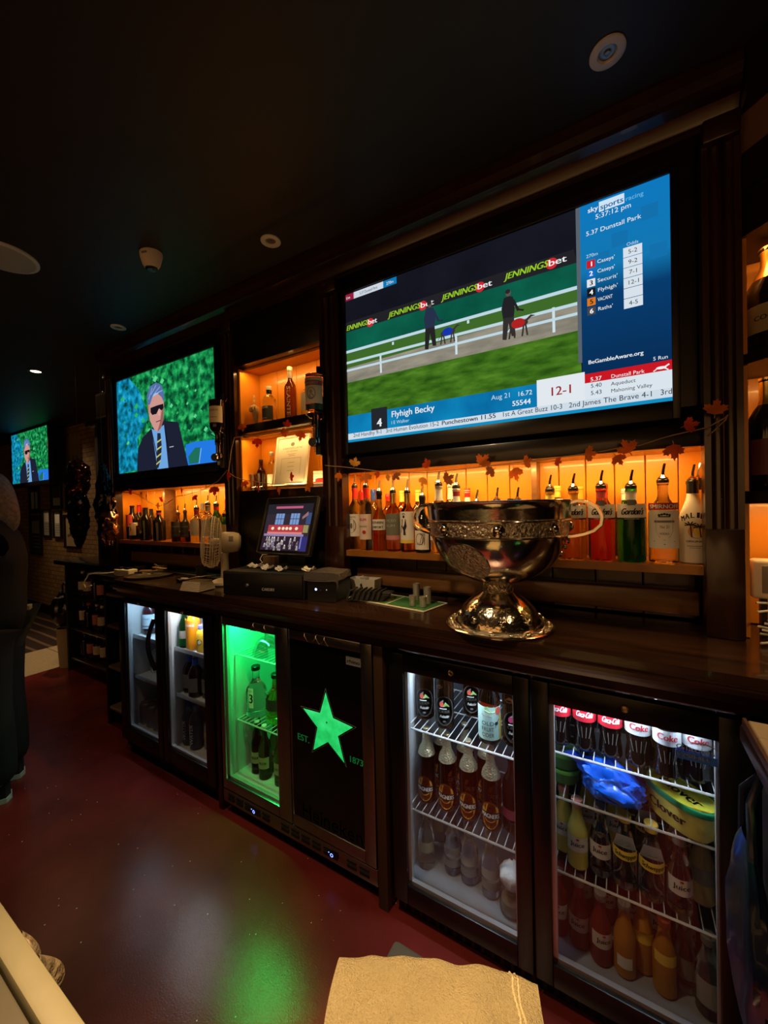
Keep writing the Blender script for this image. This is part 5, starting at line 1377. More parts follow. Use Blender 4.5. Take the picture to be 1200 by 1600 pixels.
# bottom
G_B = 'juice bottles on the floor of the cola fridge'
TOMATO = mat('tomato_juice', (0.16, 0.02, 0.015), 0.25); ORJ = mat('orange_juice', (0.42, 0.19, 0.02), 0.25)
rb = bottle('juice_bottle', 'dark red juice bottle, first from the left on the fridge floor', 'bottle', (-0.1652, 1.225, .0905), 'mixer', .0262, .180, TOMATO, brit, cap=GREYL, rz=.1, group=G_B)
copy_thing(rb, (-0.1155, 1.215, .0905), -.05, 'dark red juice bottle, second from the left on the fridge floor')
copy_thing(rb, (-0.0688, 1.205, .0905), .35, 'dark red juice bottle, third from the left on the fridge floor')
ob = bottle('juice_bottle', 'orange juice bottle with low white label, fourth along the fridge floor', 'bottle', (-0.0239, 1.205, .0905), 'mixer', .0262, .180, ORJ, plain_art(.03, .06, 40, PAPER), cap=GREYL, group=G_B)
oy = bottle('juice_bottle', 'orange juice bottle with yellow neck label, fifth along the fridge floor', 'bottle', (0.0235, 1.23, .0905), 'mixer', .0262, .180, ORJ, plain_art(.085, .112, 60, YELP), cap=mat('red_brown_cap', (0.3, 0.06, 0.03), 0.4), group=G_B)
copy_thing(oy, (0.0724, 1.205, .0905), .1, 'orange juice bottle with yellow neck label, sixth along the fridge floor')
bottle('juice_bottle', 'clear bottle, seventh along the fridge floor beside the orange juices', 'bottle', (0.1235, 1.24, .0905), 'mixer', .0262, .180, CLEAR, plain_art(.04, .09, 50, GREYL), cap=GREYL, group=G_B)
bottle('juice_bottle', 'clear bottle with grey label at the right end of the fridge floor', 'bottle', (0.1623, 1.205, .0905), 'mixer', .0275, .185, CLEAR, plain_art(.035, .095, 65, mat('misted_label', (0.32, 0.32, 0.31), 0.6)), cap=GREYL, group=G_B)

# ---- green lit fridge
t = thing('glass_bowl', 'upturned clear glass bowl on the top shelf of the green lit fridge', 'bowl', (-1.3709, 1.22, .6955))
b = MB(); b.lathe([(.060, 0), (.062, .002), (.060, .02), (.046, .055), (.028, .072), (.010, .078), (.008, .095), (.022, .102), (.022, .106), (0, .106)], pane_glass('bowl_glass', (0.85, 0.9, 0.88), 0.35, .08), 32); b.build('bowl', t)
G_G = 'bottles in the green lit fridge'
bottle('spirit_bottle', 'stout bottle with numeral 3 on its white label in the green lit fridge', 'bottle', (-1.4694, 1.235, .3975), 'squat', .046, .215, CLEAR,
       lambda c, R, H: (c.rect(-.030, -.004, .045, .135, PAPER, 1, 5), c.text('3', -.017, .068, .040, INK, 2, w=.018, bold=.04), c.text('No.', -.017, .118, .008, INK, 2)), cap=BLACK, group=G_G, rz=.65)
bottle('spirit_bottle', 'dark stout bottle at the right edge of the middle shelf in the green lit fridge', 'bottle', (-1.3352, 1.235, .3975), 'squat', .045, .205, AMBER, plain_art(.06, .11, 75, DARKL), cap=BLACK, group=G_G, rz=.65)
beer = bottle('beer_bottle', 'brown beer bottle with pale label, leftmost on the green fridge floor', 'bottle', (-1.5246, 1.235, .1505), 'beer', .0285, .226, BROWNG, plain_art(.05, .10, 60, mat('pale_beer_label', (0.45, 0.42, 0.25), 0.5), txt=[('BEER', .07, .010, INK, .035)]), cap=WHITEI, rz=.4, group='beer bottles on the green fridge floor')
for k, (x, y) in enumerate(((-1.4598, 1.225), (-1.3974, 1.215), (-1.3824, 1.25), (-1.286, 1.205))):
    copy_thing(beer, (x, y, .1505), .4, 'brown beer bottle with pale label, %s from the left on the green fridge floor' % ORD[k + 1])

# ---- soft drinks fridge
WATERB = mat('dark_blue_pet', (0.012, 0.03, 0.06), 0.15); PETD = mat('dark_squash_pet', (0.025, 0.006, 0.008), 0.12)
bottle('squash_bottle', 'big dark bottle with pale blue label on the top shelf at the far left', 'bottle', (-2.3713, 1.235, .6425), 'pet', .042, .205, PETD, plain_art(.035, .115, 85, mat('pale_blue_label', (0.45, 0.55, 0.66), 0.5), bands=[(.045, .052, GREYL)], txt=[('TONIC', .085, .010, GREYL, .05)]), cap=mat('lilac_cap', (0.55, 0.40, 0.55), 0.4), rz=.4)
t = thing('carton', 'small white carton on the middle shelf at the far left', 'carton', (-2.372, 1.26, .413), -.3)
b = MB(); b.box(-.03, .03, -.03, .03, 0, .10, WHITEP, .004); b.build('box', t); b = MB(); b.prism([(-.03, -.03, .1), (-.03, .03, .1), (-.03, 0, .125)], (.06, 0, 0), WHITEP); b.build('gable', t); b = MB(); b.box(-.0302, .0302, -.0305, .0305, .03, .06, GRD); b.build('print_band', t)
can = None
for k, (x, y) in enumerate(((-2.3905, 1.20), (-2.3223, 1.20), (-2.2441, 1.20), (-2.3682, 1.27))):
    lab = 'dull silver drinks can, %s from the left on the far left fridge floor' % ORD[k] if k < 3 else 'dull silver drinks can standing behind the front three cans'
    if can is None:
        can = thing('drinks_can', lab, 'can', (x, y, .1345), 0, 'drinks cans at the bottom of the far left fridge')
        b = MB(); b.lathe([(0, .004), (.024, .002), (.027, 0), (.033, .010), (.033, .106), (.029, .114), (.027, .117), (.0255, .113), (0, .112)], STEEL, 24, None, [STEEL, STEEL, STEEL, mat('dull_can_print', (0.20, 0.16, 0.16), 0.35, .6), STEEL, STEEL, STEEL, STEEL]); b.build('can_body', can)
        b = MB(); b.box(-.006, .006, -.014, .008, .1125, .1138, STEEL, .0005); b.build('ring_pull', can)
    else: copy_thing(can, (x, y, .1345), .3 * k, lab)
t = thing('carton', 'tall white carton behind the cans at the far left', 'carton', (-2.5658, 1.36, .1345), -.2)
b = MB(); b.box(-.045, .045, -.035, .035, 0, .19, mat('dull_white_card', (0.55, 0.52, 0.55), 0.6), .004); b.build('box', t); b = MB(); b.prism([(-.045, -.035, .19), (-.045, .035, .19), (-.045, 0, .225)], (.09, 0, 0), MATS['dull_white_card']); b.build('gable', t)

bottle('squash_bottle', 'green bottle at the left of the top shelf beside the orange drink', 'bottle', (-1.952, 1.196, .638), 'beer', .027, .20, GREENG, plain_art(.05, .09, 50, PAPER), cap=GREENP, rz=.4)
ORD_P = mat('orange_fizz', (0.95, 0.36, 0.01), 0.25, emit=None); FIZZY = mat('orange_yellow_top', (0.95, 0.55, 0.02), 0.3)
bottle('fizz_bottle', 'orange fizzy drink bottle with orange label on the top shelf', 'bottle', (-1.886, 1.203, .638), 'pet', .037, .205, ORD_P, plain_art(.105, .150, 85, mat('orange_label', (0.90, 0.32, 0.04), 0.4), bands=[(.15, .155, FIZZY)], txt=[('ORANGE', .122, .012, WHITEI, .05)]), cap=FIZZY, rz=.4)
jc = None
for k, (x, y) in enumerate(((-1.806, 1.197), (-1.748, 1.193))):
    if jc is None:
        jc = thing('juice_bottle', 'yellow juice bottle with a round dark logo, left of the yellow pair', 'bottle', (x, y, .638), .4, 'yellow juice bottles on the top shelf')
        b = MB(); b.lathe([(0, 0), (.024, 0), (.027, .006), (.027, .095), (.024, .105), (.016, .115), (.016, .120), (0, .120)], mat('yellow_juice', (0.92, 0.60, 0.05), 0.35), 24); b.build('bottle_body', jc)
        b = MB(); b.lathe([(0, .1165), (.0185, .1165), (.0185, .132), (.017, .135), (0, .135)], mat('violet_blue_cap', (0.16, 0.18, 0.55), 0.4), 20); b.build('cap', jc)
        b = MB(); c = Canvas(b, wrap(.0272)); c.ell(0, .055, .0145, .0145, mat('deep_green_logo', (0.02, 0.06, 0.04), 0.4), 1, 24); c.ell(0, .055, .0085, .0085, PAPER, 2, 20); c.text('o', 0, .0525, .006, MATS['deep_green_logo'], 3); b.build('logo', jc, 0, recalc=False)
    else: copy_thing(jc, (x, y, .638), .4, 'yellow juice bottle with a round dark logo, right of the yellow pair')
sq = bottle('squash_bottle', 'dark squash bottle with blue cap, leftmost on the middle shelf', 'bottle', (-1.9819, 1.205, .4005), 'pet', .036, .185, PETD, plain_art(.03, .10, 45, GREYL), cap=BLUE, wrap_m=BLUE, wrap_z=(.86, 1.0), rz=.4, group='blue capped squash bottles on the middle shelf')
copy_thing(sq, (-1.9071, 1.20, .4005), .4, 'dark squash bottle with blue cap, second from the left on the middle shelf')
copy_thing(sq, (-1.8586, 1.215, .4005), .4, 'dark squash bottle with blue cap, third from the left on the middle shelf')
wb = None
wa = lambda c, R, H: (c.text('WATER', .0, .03, .018, mat('silver_blue_print', (0.45, 0.52, 0.60), 0.4), 2, w=.10, al='l', rot=pi / 2, bold=.03), c.rect(-.022, -.018, .03, .13, MATS['silver_blue_print'], 1, 2))
for k, (x, y) in enumerate(((-2.0137, 1.20), (-1.9574, 1.20), (-1.9017, 1.20))):
    lab = 'dark blue water bottle with vertical lettering, %s from the left at the bottom' % ORD[k]
    if wb is None: wb = bottle('water_bottle', lab, 'bottle', (x, y, .1345), 'pet', .034, .215, WATERB, wa, cap=mat('purple_cap', (0.07, 0.05, 0.30), 0.4), wrap_m=MATS['purple_cap'], wrap_z=(.86, 1), rz=.4, group='dark blue water bottles at the bottom')
    else: copy_thing(wb, (x, y, .1345), .45, lab)
bottle('milk_bottle', 'clear bottle with faded red and yellow label at the bottom right', 'bottle', (-1.8764, 1.215, .1345), 'jug', .036, .20, mat('misty_clear_pet', (0.30, 0.34, 0.38), 0.2), plain_art(.045, .085, 50, mat('faded_label', (0.5, 0.4, 0.3), 0.5), ell=[(0, .06, .012, .012, FRUIT_R)]), cap=GREYL, rz=.4)

# rows standing behind, mostly hidden
for k in range(5):
    copy_thing(r0 if k < 2 else d0, (-.13 + .066 * k, 1.40, ZC), .1 * k, 'cola bottle in the rear row, %s from the left' % ORD[k], 'rear row of cola bottles')
for k in range(5):
    copy_thing(rb, (-.12 + .062 * k, 1.33, .0905), .1 * k, 'dark red juice bottle in the rear row on the fridge floor, %s from the left' % ORD[k], 'rear row of red juice bottles')
for k in range(4):
    copy_thing(sb if k > 1 else jb, (-.105 + .075 * k, 1.33, ZJ), .05 * k, 'mixer bottle in the rear row of the third shelf, %s from the left' % ORD[k], 'rear row of mixer bottles')

# ------------------------------------------------------------------ on the counter
CT = 0.981
SILVER = mat('worn_silver', (0.72, 0.66, 0.56), 0.13, 1.0, bump=.05, bump_scale=40)
EMB = mat('embossed_silver', (0.70, 0.62, 0.48), 0.15, 1.0, bump=.35, bump_scale=45)
ENGR = mat('engraved_silver', (0.62, 0.56, 0.46), 0.24, 1.0, bump=.9, bump_scale=120)
t = thing('trophy_cup', 'large silver two handled trophy cup on a flared foot standing on the counter', 'trophy', (-0.322, 1.178, CT), radians(-2))
b = MB()
foot = [(0, .004), (.150, 0), (.155, .002), (.155, .005), (.150, .008), (.128, .011), (.121, .013), (.119, .024), (.113, .038), (.104, .053), (.090, .068), (.074, .081), (.058, .0905), (.047, .099)]
b.lathe(foot, SILVER, 64, None, [SILVER, SILVER, SILVER, SILVER, ENGR, SILVER] + [EMB] * 4 + [SILVER] * 3)
for i in range(18):
    a = 2 * pi * i / 18
    M = Matrix.Translation((.139 * cos(a), .139 * sin(a), .0095)); b.lathe([(.008, 0), (.0065, .003), (.0035, .005), (0, .0055)], SILVER, 10, M)
for i in range(9):
    a = 2 * pi * i / 9 + .2
    M = Matrix.Translation((.1145 * cos(a), .1145 * sin(a), .034)) @ Matrix.Rotation(a, 4, 'Z') @ Matrix.Rotation(radians(66), 4, 'Y'); b.lathe([(.011, 0), (.009, .004), (.005, .0065), (0, .007)], SILVER, 12, M)
b.build('foot', t, 40)
b = MB(); kn = [(.046, .099), (.046, .101), (.043, .104), (.042, .124), (.045, .127), (.046, .129)]
b.lathe(kn, ENGR, 48); o = b.build('stem_knop', t, 40)
b = MB()
for i in range(22):
    for sgn in (1, -1):
        pts = [(.0428 * cos(2 * pi * i / 22 + sgn * k * .10), .0428 * sin(2 * pi * i / 22 + sgn * k * .10), .105 + .0048 * k) for k in range(5)]
        b.tube(pts, .0010, SILVER, 5)
b.build('interlace', o)
bowl = [(.044, .128), (.060, .132), (.088, .141), (.110, .153), (.128, .164), (.150, .184), (.168, .207), (.180, .228), (.189, .250), (.194, .266), (.1955, .274), (.198, .300), (.201, .318), (.204, .345), (.2075, .362), (.210, .364), (.2105, .367), (.208, .368), (.205, .365), (.198, .345), (.192, .29), (.17, .215), (.12, .17), (.06, .142), (0, .138)]
b = MB(); mats = [SILVER] * (len(bowl) - 1); mats[9] = SILVER; mats[10] = ENGR; mats[11] = ENGR
b.lathe(bowl, SILVER, 96, None, mats)
b.build('bowl', t, 40)
for z, r in ((.270, .1965), (.313, .2015)):
    b = MB(); b.tube([(r * cos(2 * pi * i / 72), r * sin(2 * pi * i / 72), z) for i in range(72)], .0026, SILVER, 8, closed=True); b.build('band_ring', t)
for i in range(8):
    a = 2 * pi * i / 8 + radians(-72)
    M = Matrix.Translation((.1985 * cos(a), .1985 * sin(a), .2915)) @ Matrix.Rotation(a, 4, 'Z') @ Matrix.Rotation(pi / 2, 4, 'Y')
    b = MB(); b.lathe([(.0175, -.001), (.0165, .002), (.013, .003), (.0125, .006), (.008, .0105), (0, .0125)], SILVER, 22, M); b.build('boss', t)
# round engraved medallion plates on the bowl
for a in (radians(-102), radians(78), radians(168)):
    b = MB()
    def med(i, j, a=a):
        rr = .062 * j; u = rr * cos(2 * pi * i); v = rr * sin(2 * pi * i)
        z = .205 + v * .80
        r = 0
        for (r0, z0), (r1, z1) in zip(bowl[:12], bowl[1:13]):
            if z0 <= z <= z1: r = r0 + (r1 - r0) * (z - z0) / (z1 - z0)
        ang = a + u / max(r, .12)
        r += .0016
        return (r * cos(ang), r * sin(ang), z - .0004)
    b.grid(40, 8, med, ENGR)
    rim = [Vector(med(i / 40, 1.0)) for i in range(40)]
    b.tube(rim, .0016, SILVER, 6, closed=True); rim2 = [Vector(med(i / 40, .72)) for i in range(40)]; b.tube(rim2, .0009, SILVER, 6, closed=True)
    b.build('medallion', t, 40)
for s_ in (1, -1):
    b = MB(); sec = []
    path = [(.203, .357), (.222, .3625), (.246, .358), (.266, .344), (.277, .322), (.274, .300), (.258, .284), (.236, .275), (.214, .270), (.197, .268)]
    for k, (r, z) in enumerate(path):
        p0 = path[max(k - 1, 0)]; p1 = path[min(k + 1, len(path) - 1)]
        tx, tz = p1[0] - p0[0], p1[1] - p0[1]; L = math.hypot(tx, tz); nx, nz = -tz / L, tx / L
        w = .017 if 1 < k < 8 else .022
        ring = []
        for (du, dv) in ((-w, .0035), (-w * .5, .0055), (w * .5, .0055), (w, .0035), (w, -.003), (w * .4, -.0045), (-w * .4, -.0045), (-w, -.003)):
            ring.append(b.bm.verts.new((s_ * (r + nx * dv), du, z + nz * dv)))
        sec.append(ring)
    for q, w2 in zip(sec, sec[1:]):
        for i in range(8): b.face([q[i], q[(i + 1) % 8], w2[(i + 1) % 8], w2[i]], SILVER)
    b.face(sec[0], SILVER); b.face(sec[-1][::-1], SILVER)
    b.build('handle', t, 50)
    b = MB()
    for k in range(5): b.lathe([(.010 - .0012 * k, 0), (.008 - .001 * k, .004), (0, .006)], SILVER, 12, Matrix.Translation((s_ * (.1935 - .006 * k - .0015 * k * k), 0, .256 - .017 * k)) @ Matrix.Rotation(s_ * pi / 2, 4, 'Y'))
    b.build('handle_drop', t)

# bar runner mat
Q = [(-0.9366,1.246,0.9815), (-0.5768,1.1929,0.9815), (-0.5497,1.3415,0.9815), (-0.9492,1.3961,0.9815)]
t = thing('runner_mat', 'green bar runner mat with white lines beside the silver cup', 'bar mat', (Q[0][0], Q[0][1], CT))
def bl(u, v, L):
    p = [Vector(q) for q in Q]; a = p[0].lerp(p[1], u); c_ = p[3].lerp(p[2], u); w = a.lerp(c_, v)
    return (w.x - Q[0][0], w.y - Q[0][1], .003 + .0003 * L)
MATG = mat('runner_green', (0.02, 0.13, 0.035), 0.7, noise_scale=120, noise_amt=.3); MATG2 = mat('runner_light_green', (0.05, 0.16, 0.04), 0.7, noise_scale=90, noise_amt=.3); MATW = mat('runner_white', (0.62, 0.60, 0.50), 0.7)
b = MB(); b.prism([bl(0, 0, -10), bl(1, 0, -10), bl(1, 1, -10), bl(0, 1, -10)], (0, 0, .003), MATW); b.build('mat_base', t)
b = MB(); c = Canvas(b, bl)
c.rect(.015, .52, .06, .94, MATG2, 1, 4); c.rect(.535, .985, .06, .94, MATG, 1, 4)
c.ell(.42, .5, .075, .26, mat('runner_cream', (0.45, 0.48, 0.22), 0.7), 2); c.ell(.40, .55, .04, .14, MATG, 3); c.ell(.45, .42, .035, .12, MATW, 3)
b.build('mat_print', t, 0, recalc=False)

# steel measures on the mat
G = 'steel thimble measures on the green mat'
ms = None
for k, (p, h, lab) in enumerate((((-0.646,1.2485,0.985), .036, 'small steel spirit measure at the front left of the group'), ((-0.6055,1.2482,0.985), .036, 'small steel spirit measure at the front right of the group'),
                                 ((-0.6724,1.3321,0.985), .062, 'tall steel spirit measure at the back left of the group'), ((-0.6106,1.2964,0.985), .060, 'tall steel spirit measure at the back right of the group'))):
    m = thing('spirit_measure', lab, 'measure', (p[0], p[1], CT + .0042), 0, G); r = .0125 if h < .05 else .0135
    b = MB(); b.lathe([(0, 0), (r * .93, 0), (r * .95, .002), (r, h - .002), (r * 1.04, h), (r * .96, h), (r * .90, .004), (0, .004)], mat('satin_steel', (0.55, 0.52, 0.48), 0.42, 0.65), 28); b.build('cup', m)
    b = MB(); b.tube([(r * .985 * cos(2 * pi * i / 28), r * .985 * sin(2 * pi * i / 28), h * .5) for i in range(28)], .0007, STEEL, 5, closed=True); b.build('groove_ring', m)

# folded black gloves on the mat
BLG = mat('black_cloth', (0.012, 0.011, 0.012), 0.75, bump=.3, bump_scale=90)
t = thing('folded_cloth', 'folded black ribbed cloth lying on the left end of the green mat', 'cloth', ((-0.862,1.2532,0.985)[0] + .012, (-0.862,1.2532,0.985)[1] + .012, CT + .0046), radians(16))
b = MB()
for k in range(5):
    def lay(i, j, k=k):
        x = -.075 + .15 * i; y = (-.04 + .08 * j) * (1 - .06 * k); e = (sin(pi * i) * sin(pi * j)) ** .3
        return (x + .006 * k, y + .003 * k, .001 + .006 * k + .006 * e + .003 * noise.noise(Vector((x * 30, y * 30, k))))
    b.grid(18, 8, lay, BLG)
b.build('folds', t, 60)
b = MB()
for k in range(7): b.tube([(-.07 + .02 * k, -.042, .004), (-.062 + .02 * k, -.03, .034), (-.052 + .02 * k, .03, .036)], .004, BLG, 6)
b.build('ribbing', t)

# white divided dish
t = thing('white_dish', 'white square divided dish on the counter behind the black cloth', 'dish', ((-1.0096,1.4651,0.98)[0] + .08, 1.363, CT + .0046), radians(4))
DISH = mat('white_glazed_dish', (0.62, 0.60, 0.55), 0.25)
b = MB()
for x0, x1 in ((-.065, -.002), (.002, .065)):
    o_ = [(x0 + .006, -.026), (x1 - .006, -.026), (x1 - .006, .026), (x0 + .006, .026)]; i_ = [(x0, -.032), (x1, -.032), (x1, .032), (x0, .032)]
    lo = [b.bm.verts.new((x, y, 0)) for x, y in o_]; hi = [b.bm.verts.new((x, y, .058)) for x, y in i_]
    hi2 = [b.bm.verts.new((x + (.004 if x < (x0 + x1) / 2 else -.004), y * .88, .058)) for x, y in i_]; lo2 = [b.bm.verts.new((x, y * .8, .008)) for x, y in o_]
    b.face(lo[::-1], DISH); b.face(lo2, DISH)
    for q, w in ((lo, hi), (hi, hi2), (hi2, lo2)):
        for i in range(4): b.face([q[i], q[(i + 1) % 4], w[(i + 1) % 4], w[i]], DISH)
b.box(-.003, .003, -.032, .032, .04, .058, DISH); b.build('dish', t)
b = MB(); b.tube([(-.006, -.02, .05), (-.002, -.028, .066), (.004, -.02, .07), (.008, -.01, .05)], .003, WHITEP, 6); b.build('clip', t)

# till drawer, screen, printer
t = thing('cash_drawer', 'black cash drawer with small white lettering under the till screen', 'cash drawer', (-1.272, 1.113, CT), .183)
b = MB(); b.box(-.203, .203, .004, .172, 0, .101, BLACKM, .004); b.build('case', t)
b = MB(); b.box(-.197, .197, -.002, .006, .008, .093, BLACK, .003); o = b.build('drawer_front', t)
b = MB(); c = Canvas(b, lambda u, v, L: (u, -.0022 - .0004 * L, v)); c.text('CARDIFF', .035, .028, .0115, mat('pale_lettering', (0.6, 0.6, 0.58), 0.5), 1, w=.062, bold=.04); b.build('lettering', o, 0, recalc=False)
b = MB(); b.lathe([(.009, 0), (.009, .003), (.007, .004), (.002, .004), (0, .002)], STEEL, 18, Matrix.Translation((-.070, -.002, .045)) @ Matrix.Rotation(pi / 2, 4, 'X')); b.build('key_lock', o)

DT = CT + .1015
t = thing('till_screen', 'tilted till touchscreen showing a pub front photo, on the black cash drawer', 'till', (-1.226, 1.235, DT), -.0013)
b = MB()
M = Matrix.Translation((0, -.015, 1.2715 - DT)) @ Matrix.Rotation(-.2996, 4, 'X')
b.box(-.151, .151, 0, .028, -.1266, .1266, BLACK, .008, M, 3); b.build('display', t)
b = MB(); b.tube([M @ Vector(p) for p in ((-.147, -.001, -.1226), (.147, -.001, -.1226), (.1505, -.001, -.119), (.1505, -.001, .119), (.147, -.001, .1226), (-.147, -.001, .1226), (-.1505, -.001, .119), (-.1505, -.001, -.119))], .0022, STEEL, 6, closed=True); b.build('rim', t)
b = MB(); c = Canvas(b, lambda u, v, L: M @ Vector((u * .132, -.0006 - .0003 * L, -.008 + v * .102)))
sb_ = .55
P_ = lambda r, g, b_: sg(r, g, b_, 1.0)
c.rect(-1, 1, -1, 1, P_(52, 42, 52), 1); c.rect(-1, 1, .55, 1, P_(40, 36, 44), 2); c.rect(-.62, .58, .80, .90, P_(190, 90, 120), 3)
for u in (-.55, .12): 
    c.rect(u, u + .38, .10, .58, P_(120, 150, 200), 3)
    for k in (1, 2): c.rect(u + .38 * k / 3 - .01, u + .38 * k / 3 + .01, .10, .58, P_(60, 66, 96), 4)
    c.rect(u, u + .38, .33, .36, P_(60, 66, 96), 4)
c.rect(-.82, .72, -.22, .08, P_(178, 60, 66), 3); c.rect(-.82, .72, -.30, -.22, P_(220, 130, 120), 4); c.rect(-.95, .80, -.40, -.30, P_(150, 130, 170), 4)
c.text('THE BAR', -.05, -.14, .14, P_(245, 225, 190), 5, w=.95, bold=.04) if False else None
for k, u in enumerate((-.60, -.30, -.12, .04, .20, .46)): c.ell(u, -.07, .07, .07, P_(245, 225, 190), 5, 8)
c.rect(.74, .95, -.24, .08, P_(150, 140, 90), 4); c.rect(.80, 1.0, .12, .60, P_(60, 78, 120), 4)
c.poly([(.62, .42), (.84, .66), (.86, .50), (.64, .32)], P_(150, 110, 110), 5)
c.rect(-1, .7, -1, -.40, P_(48, 32, 44), 3); c.rect(.7, 1, -1, -.40, P_(52, 48, 110), 3); c.rect(.70, .76, -.9, -.42, P_(120, 120, 200), 4)
random.seed(4)
for k in range(46):
    u = random.uniform(-.85, .62); v = random.uniform(-.92, -.48); g_ = random.choice([(200, 185, 185), (150, 140, 165), (225, 215, 210), (120, 90, 110)])
    c.ell(u, v + .05, .028, .035, P_(*g_), 4, 7); c.poly([(u - .05, v - .10), (u + .05, v - .10), (u + .035, v + .02), (u - .035, v + .02)], P_(*[int(x * .7) for x in g_]), 4)
b.build('screen', t, 0, recalc=False)
b = MB(); b.box(-.05, .05, .03, .045, .012, .19, BLACK, .006, Matrix.Translation((0, -.0, 0)) @ Matrix.Rotation(0.0, 4, 'X')); b.box(-.085, .085, -.035, .062, 0, .014, BLACK, .005); b.build('stand', t)
random.seed(9)

papers = [('crumpled till receipt lying on the cash drawer, nearest its left end', -1.405, 1.20, .4, .055, .035), ('white till receipt on the cash drawer below the screen', -1.30, 1.175, -.2, .06, .03), ('flat slip of paper at the right end of the cash drawer', -1.103, 1.215, .3, .045, .03), ('buff folded slip on the cash drawer under the screen', -1.215, 1.172, .1, .04, .025)]
for lab, x, y, rz, sx, sy in papers:
    t = thing('paper_slip', lab, 'paper', (x, y, DT + .0005), rz, 'paper slips on the cash drawer')
    b = MB(); b.grid(12, 6, lambda i, j: ((i - .5) * 2 * sx * .6, (j - .5) * 2 * sy * .6, .001 + .012 * abs(noise.noise(Vector((i * 3 + x * 9, j * 2, y)))) + .010 * (i - .5) ** 2 * 4), CREAM); b.build('sheet', t, 60)
    b = MB(); b.grid(8, 4, lambda i, j: ((i - .5) * 1.5 * sx * .6 + .004, (j - .5) * 1.4 * sy * .6, .006 + .012 * abs(noise.noise(Vector((i * 3 + x * 9, j * 2, y)))) + .012 * (i - .5) ** 2 * 4), PAPER); b.build('folded_layer', t, 60)
t = thing('receipt_box', 'small brown card box on the cash drawer left of the screen stand', 'box', (-1.375, 1.262, DT + .0005), .2)
b = MB(); b.box(-.032, .032, -.018, .018, 0, .045, mat('dull_card', (0.20, 0.13, 0.08), 0.7), .003); b.build('box', t); b = MB(); b.tube([(-.034, -.01, .01), (-.05, -.012, .03), (-.045, 0, .05), (-.02, 0, .052)], .002, CREAM, 6); b.build('loop', t)

t = thing('receipt_printer', 'black rounded receipt printer with a small blue light right of the cash drawer', 'printer', (-1.008, 1.228, CT), .2)
prof = [(-.075, 0), (-.075, .07), (-.068, .092), (-.045, .105), (.03, .108), (.066, .100), (.075, .085), (.075, 0)]
b = MB(); b.prism([(x, -.066, z) for x, z in [(-.062, 0), (-.062, .092), (-.055, .100), (.055, .100), (.062, .092), (.062, 0)]], (0, .130, 0), BLACK); b.build('case', t, 50)
b = MB(); c = Canvas(b, lambda u, v, L: (u, -.0662 - .0003 * L, v)); c.ell(-.024, .046, .0045, .0045, glow('blue_power_led', (0.25, 0.4, 1.0), 8.0), 1, 12); c.ell(-.004, .044, .002, .002, GREYL, 1, 8); c.ell(.022, .046, .002, .002, glow('white_led', (0.6, 0.65, 0.7), 1.0), 1, 8); b.build('panel_lights', t, 0, recalc=False)
t = thing('grey_cloth', 'grey folded bar cloth draped over the receipt printer', 'cloth', (-1.008, 1.228, CT + .101), .2)
GC = mat('grey_bar_cloth', (0.14, 0.12, 0.11), 0.85, bump=.4, bump_scale=120)
b = MB()
def drape(i, j):
    x = -.074 + .148 * i; y = -.0735 + .125 * j; z = .005 + .006 * (1 - ((x) / .074) ** 4) + .006 * noise.noise(Vector((x * 22, y * 22, 2)))
    if y < -.0705: z -= .03
    if x > .0685: z -= .022
    return (x, y, max(z, .0022) if -.0705 < y and x < .0685 else z)
b.grid(26, 22, drape, GC)
bmesh.ops.solidify(b.bm, geom=b.bm.faces[:], thickness=.0008); b.build('cloth', t, 60)
b = MB(); b.tube([(-.073, -.073, -.020), (-.03, -.0745, -.022), (.03, -.0745, -.021), (.064, -.074, -.018)], .0016, GC, 6); b.build('hem', t)

# desk fan
t = thing('desk_fan', 'white desk fan with wire guard at the left of the till', 'fan', (-1.6684, 1.238, CT), 0)
FANW = mat('aged_white_plastic', (0.62, 0.54, 0.42), 0.45)
b = MB(); b.lathe([(0, 0), (.066, 0), (.070, .006), (.068, .016), (.045, .026), (.022, .032), (0, .033)], FANW, 36); b.build('base', t)
b = MB(); b.lathe([(.021, .028), (.019, .06), (.018, .135), (.022, .152), (0, .158)], FANW, 20); b.build('stem', t)
ax = Vector((-.62, -.78, .06)).normalized(); q = ax.to_track_quat('Z', 'Y').to_matrix().to_4x4()
hc = Vector((0, 0, .205)); M0 = Matrix.Translation(hc) @ q
b = MB(); b.lathe([(0, -.078), (.030, -.076), (.044, -.065), (.050, -.042), (.050, .0), (.046, .012), (.030, .018), (0, .018)], FANW, 28, M0); b.box(-.01, .01, -.01, .01, -.06, -.03, FANW, .003, Matrix.Translation(hc)); o = b.build('motor_housing', t)
b = MB(); c = Canvas(b, lambda u, v, L: (.0505 * cos(u / .05 + .4), .0505 * sin(u / .05 + .4), v - .03)); c.rect(-.014, .014, -.010, .010, GREYL, 1, 4)
for v in b.bm.verts: v.co = M0 @ v.co
b.build('rating_plate', o, 0, recalc=False)
b = MB()
for k in range(3):
    a0 = 2 * pi * k / 3
    def bladef(i, j, a0=a0):
        r = .022 + .088 * i; a = a0 + (j - .5) * (1.35 - .25 * i)
        return M0 @ Vector((r * cos(a), r * sin(a), .055 + .022 * (j - .5)))
    b.grid(8, 6, bladef, mat('clear_fan_blade', (0.42, 0.37, 0.30), 0.25))
b.lathe([(0, .02), (.018, .02), (.020, .05), (.014, .066), (0, .068)], FANW, 18, M0); b.build('blades', t, 50)
b = MB()
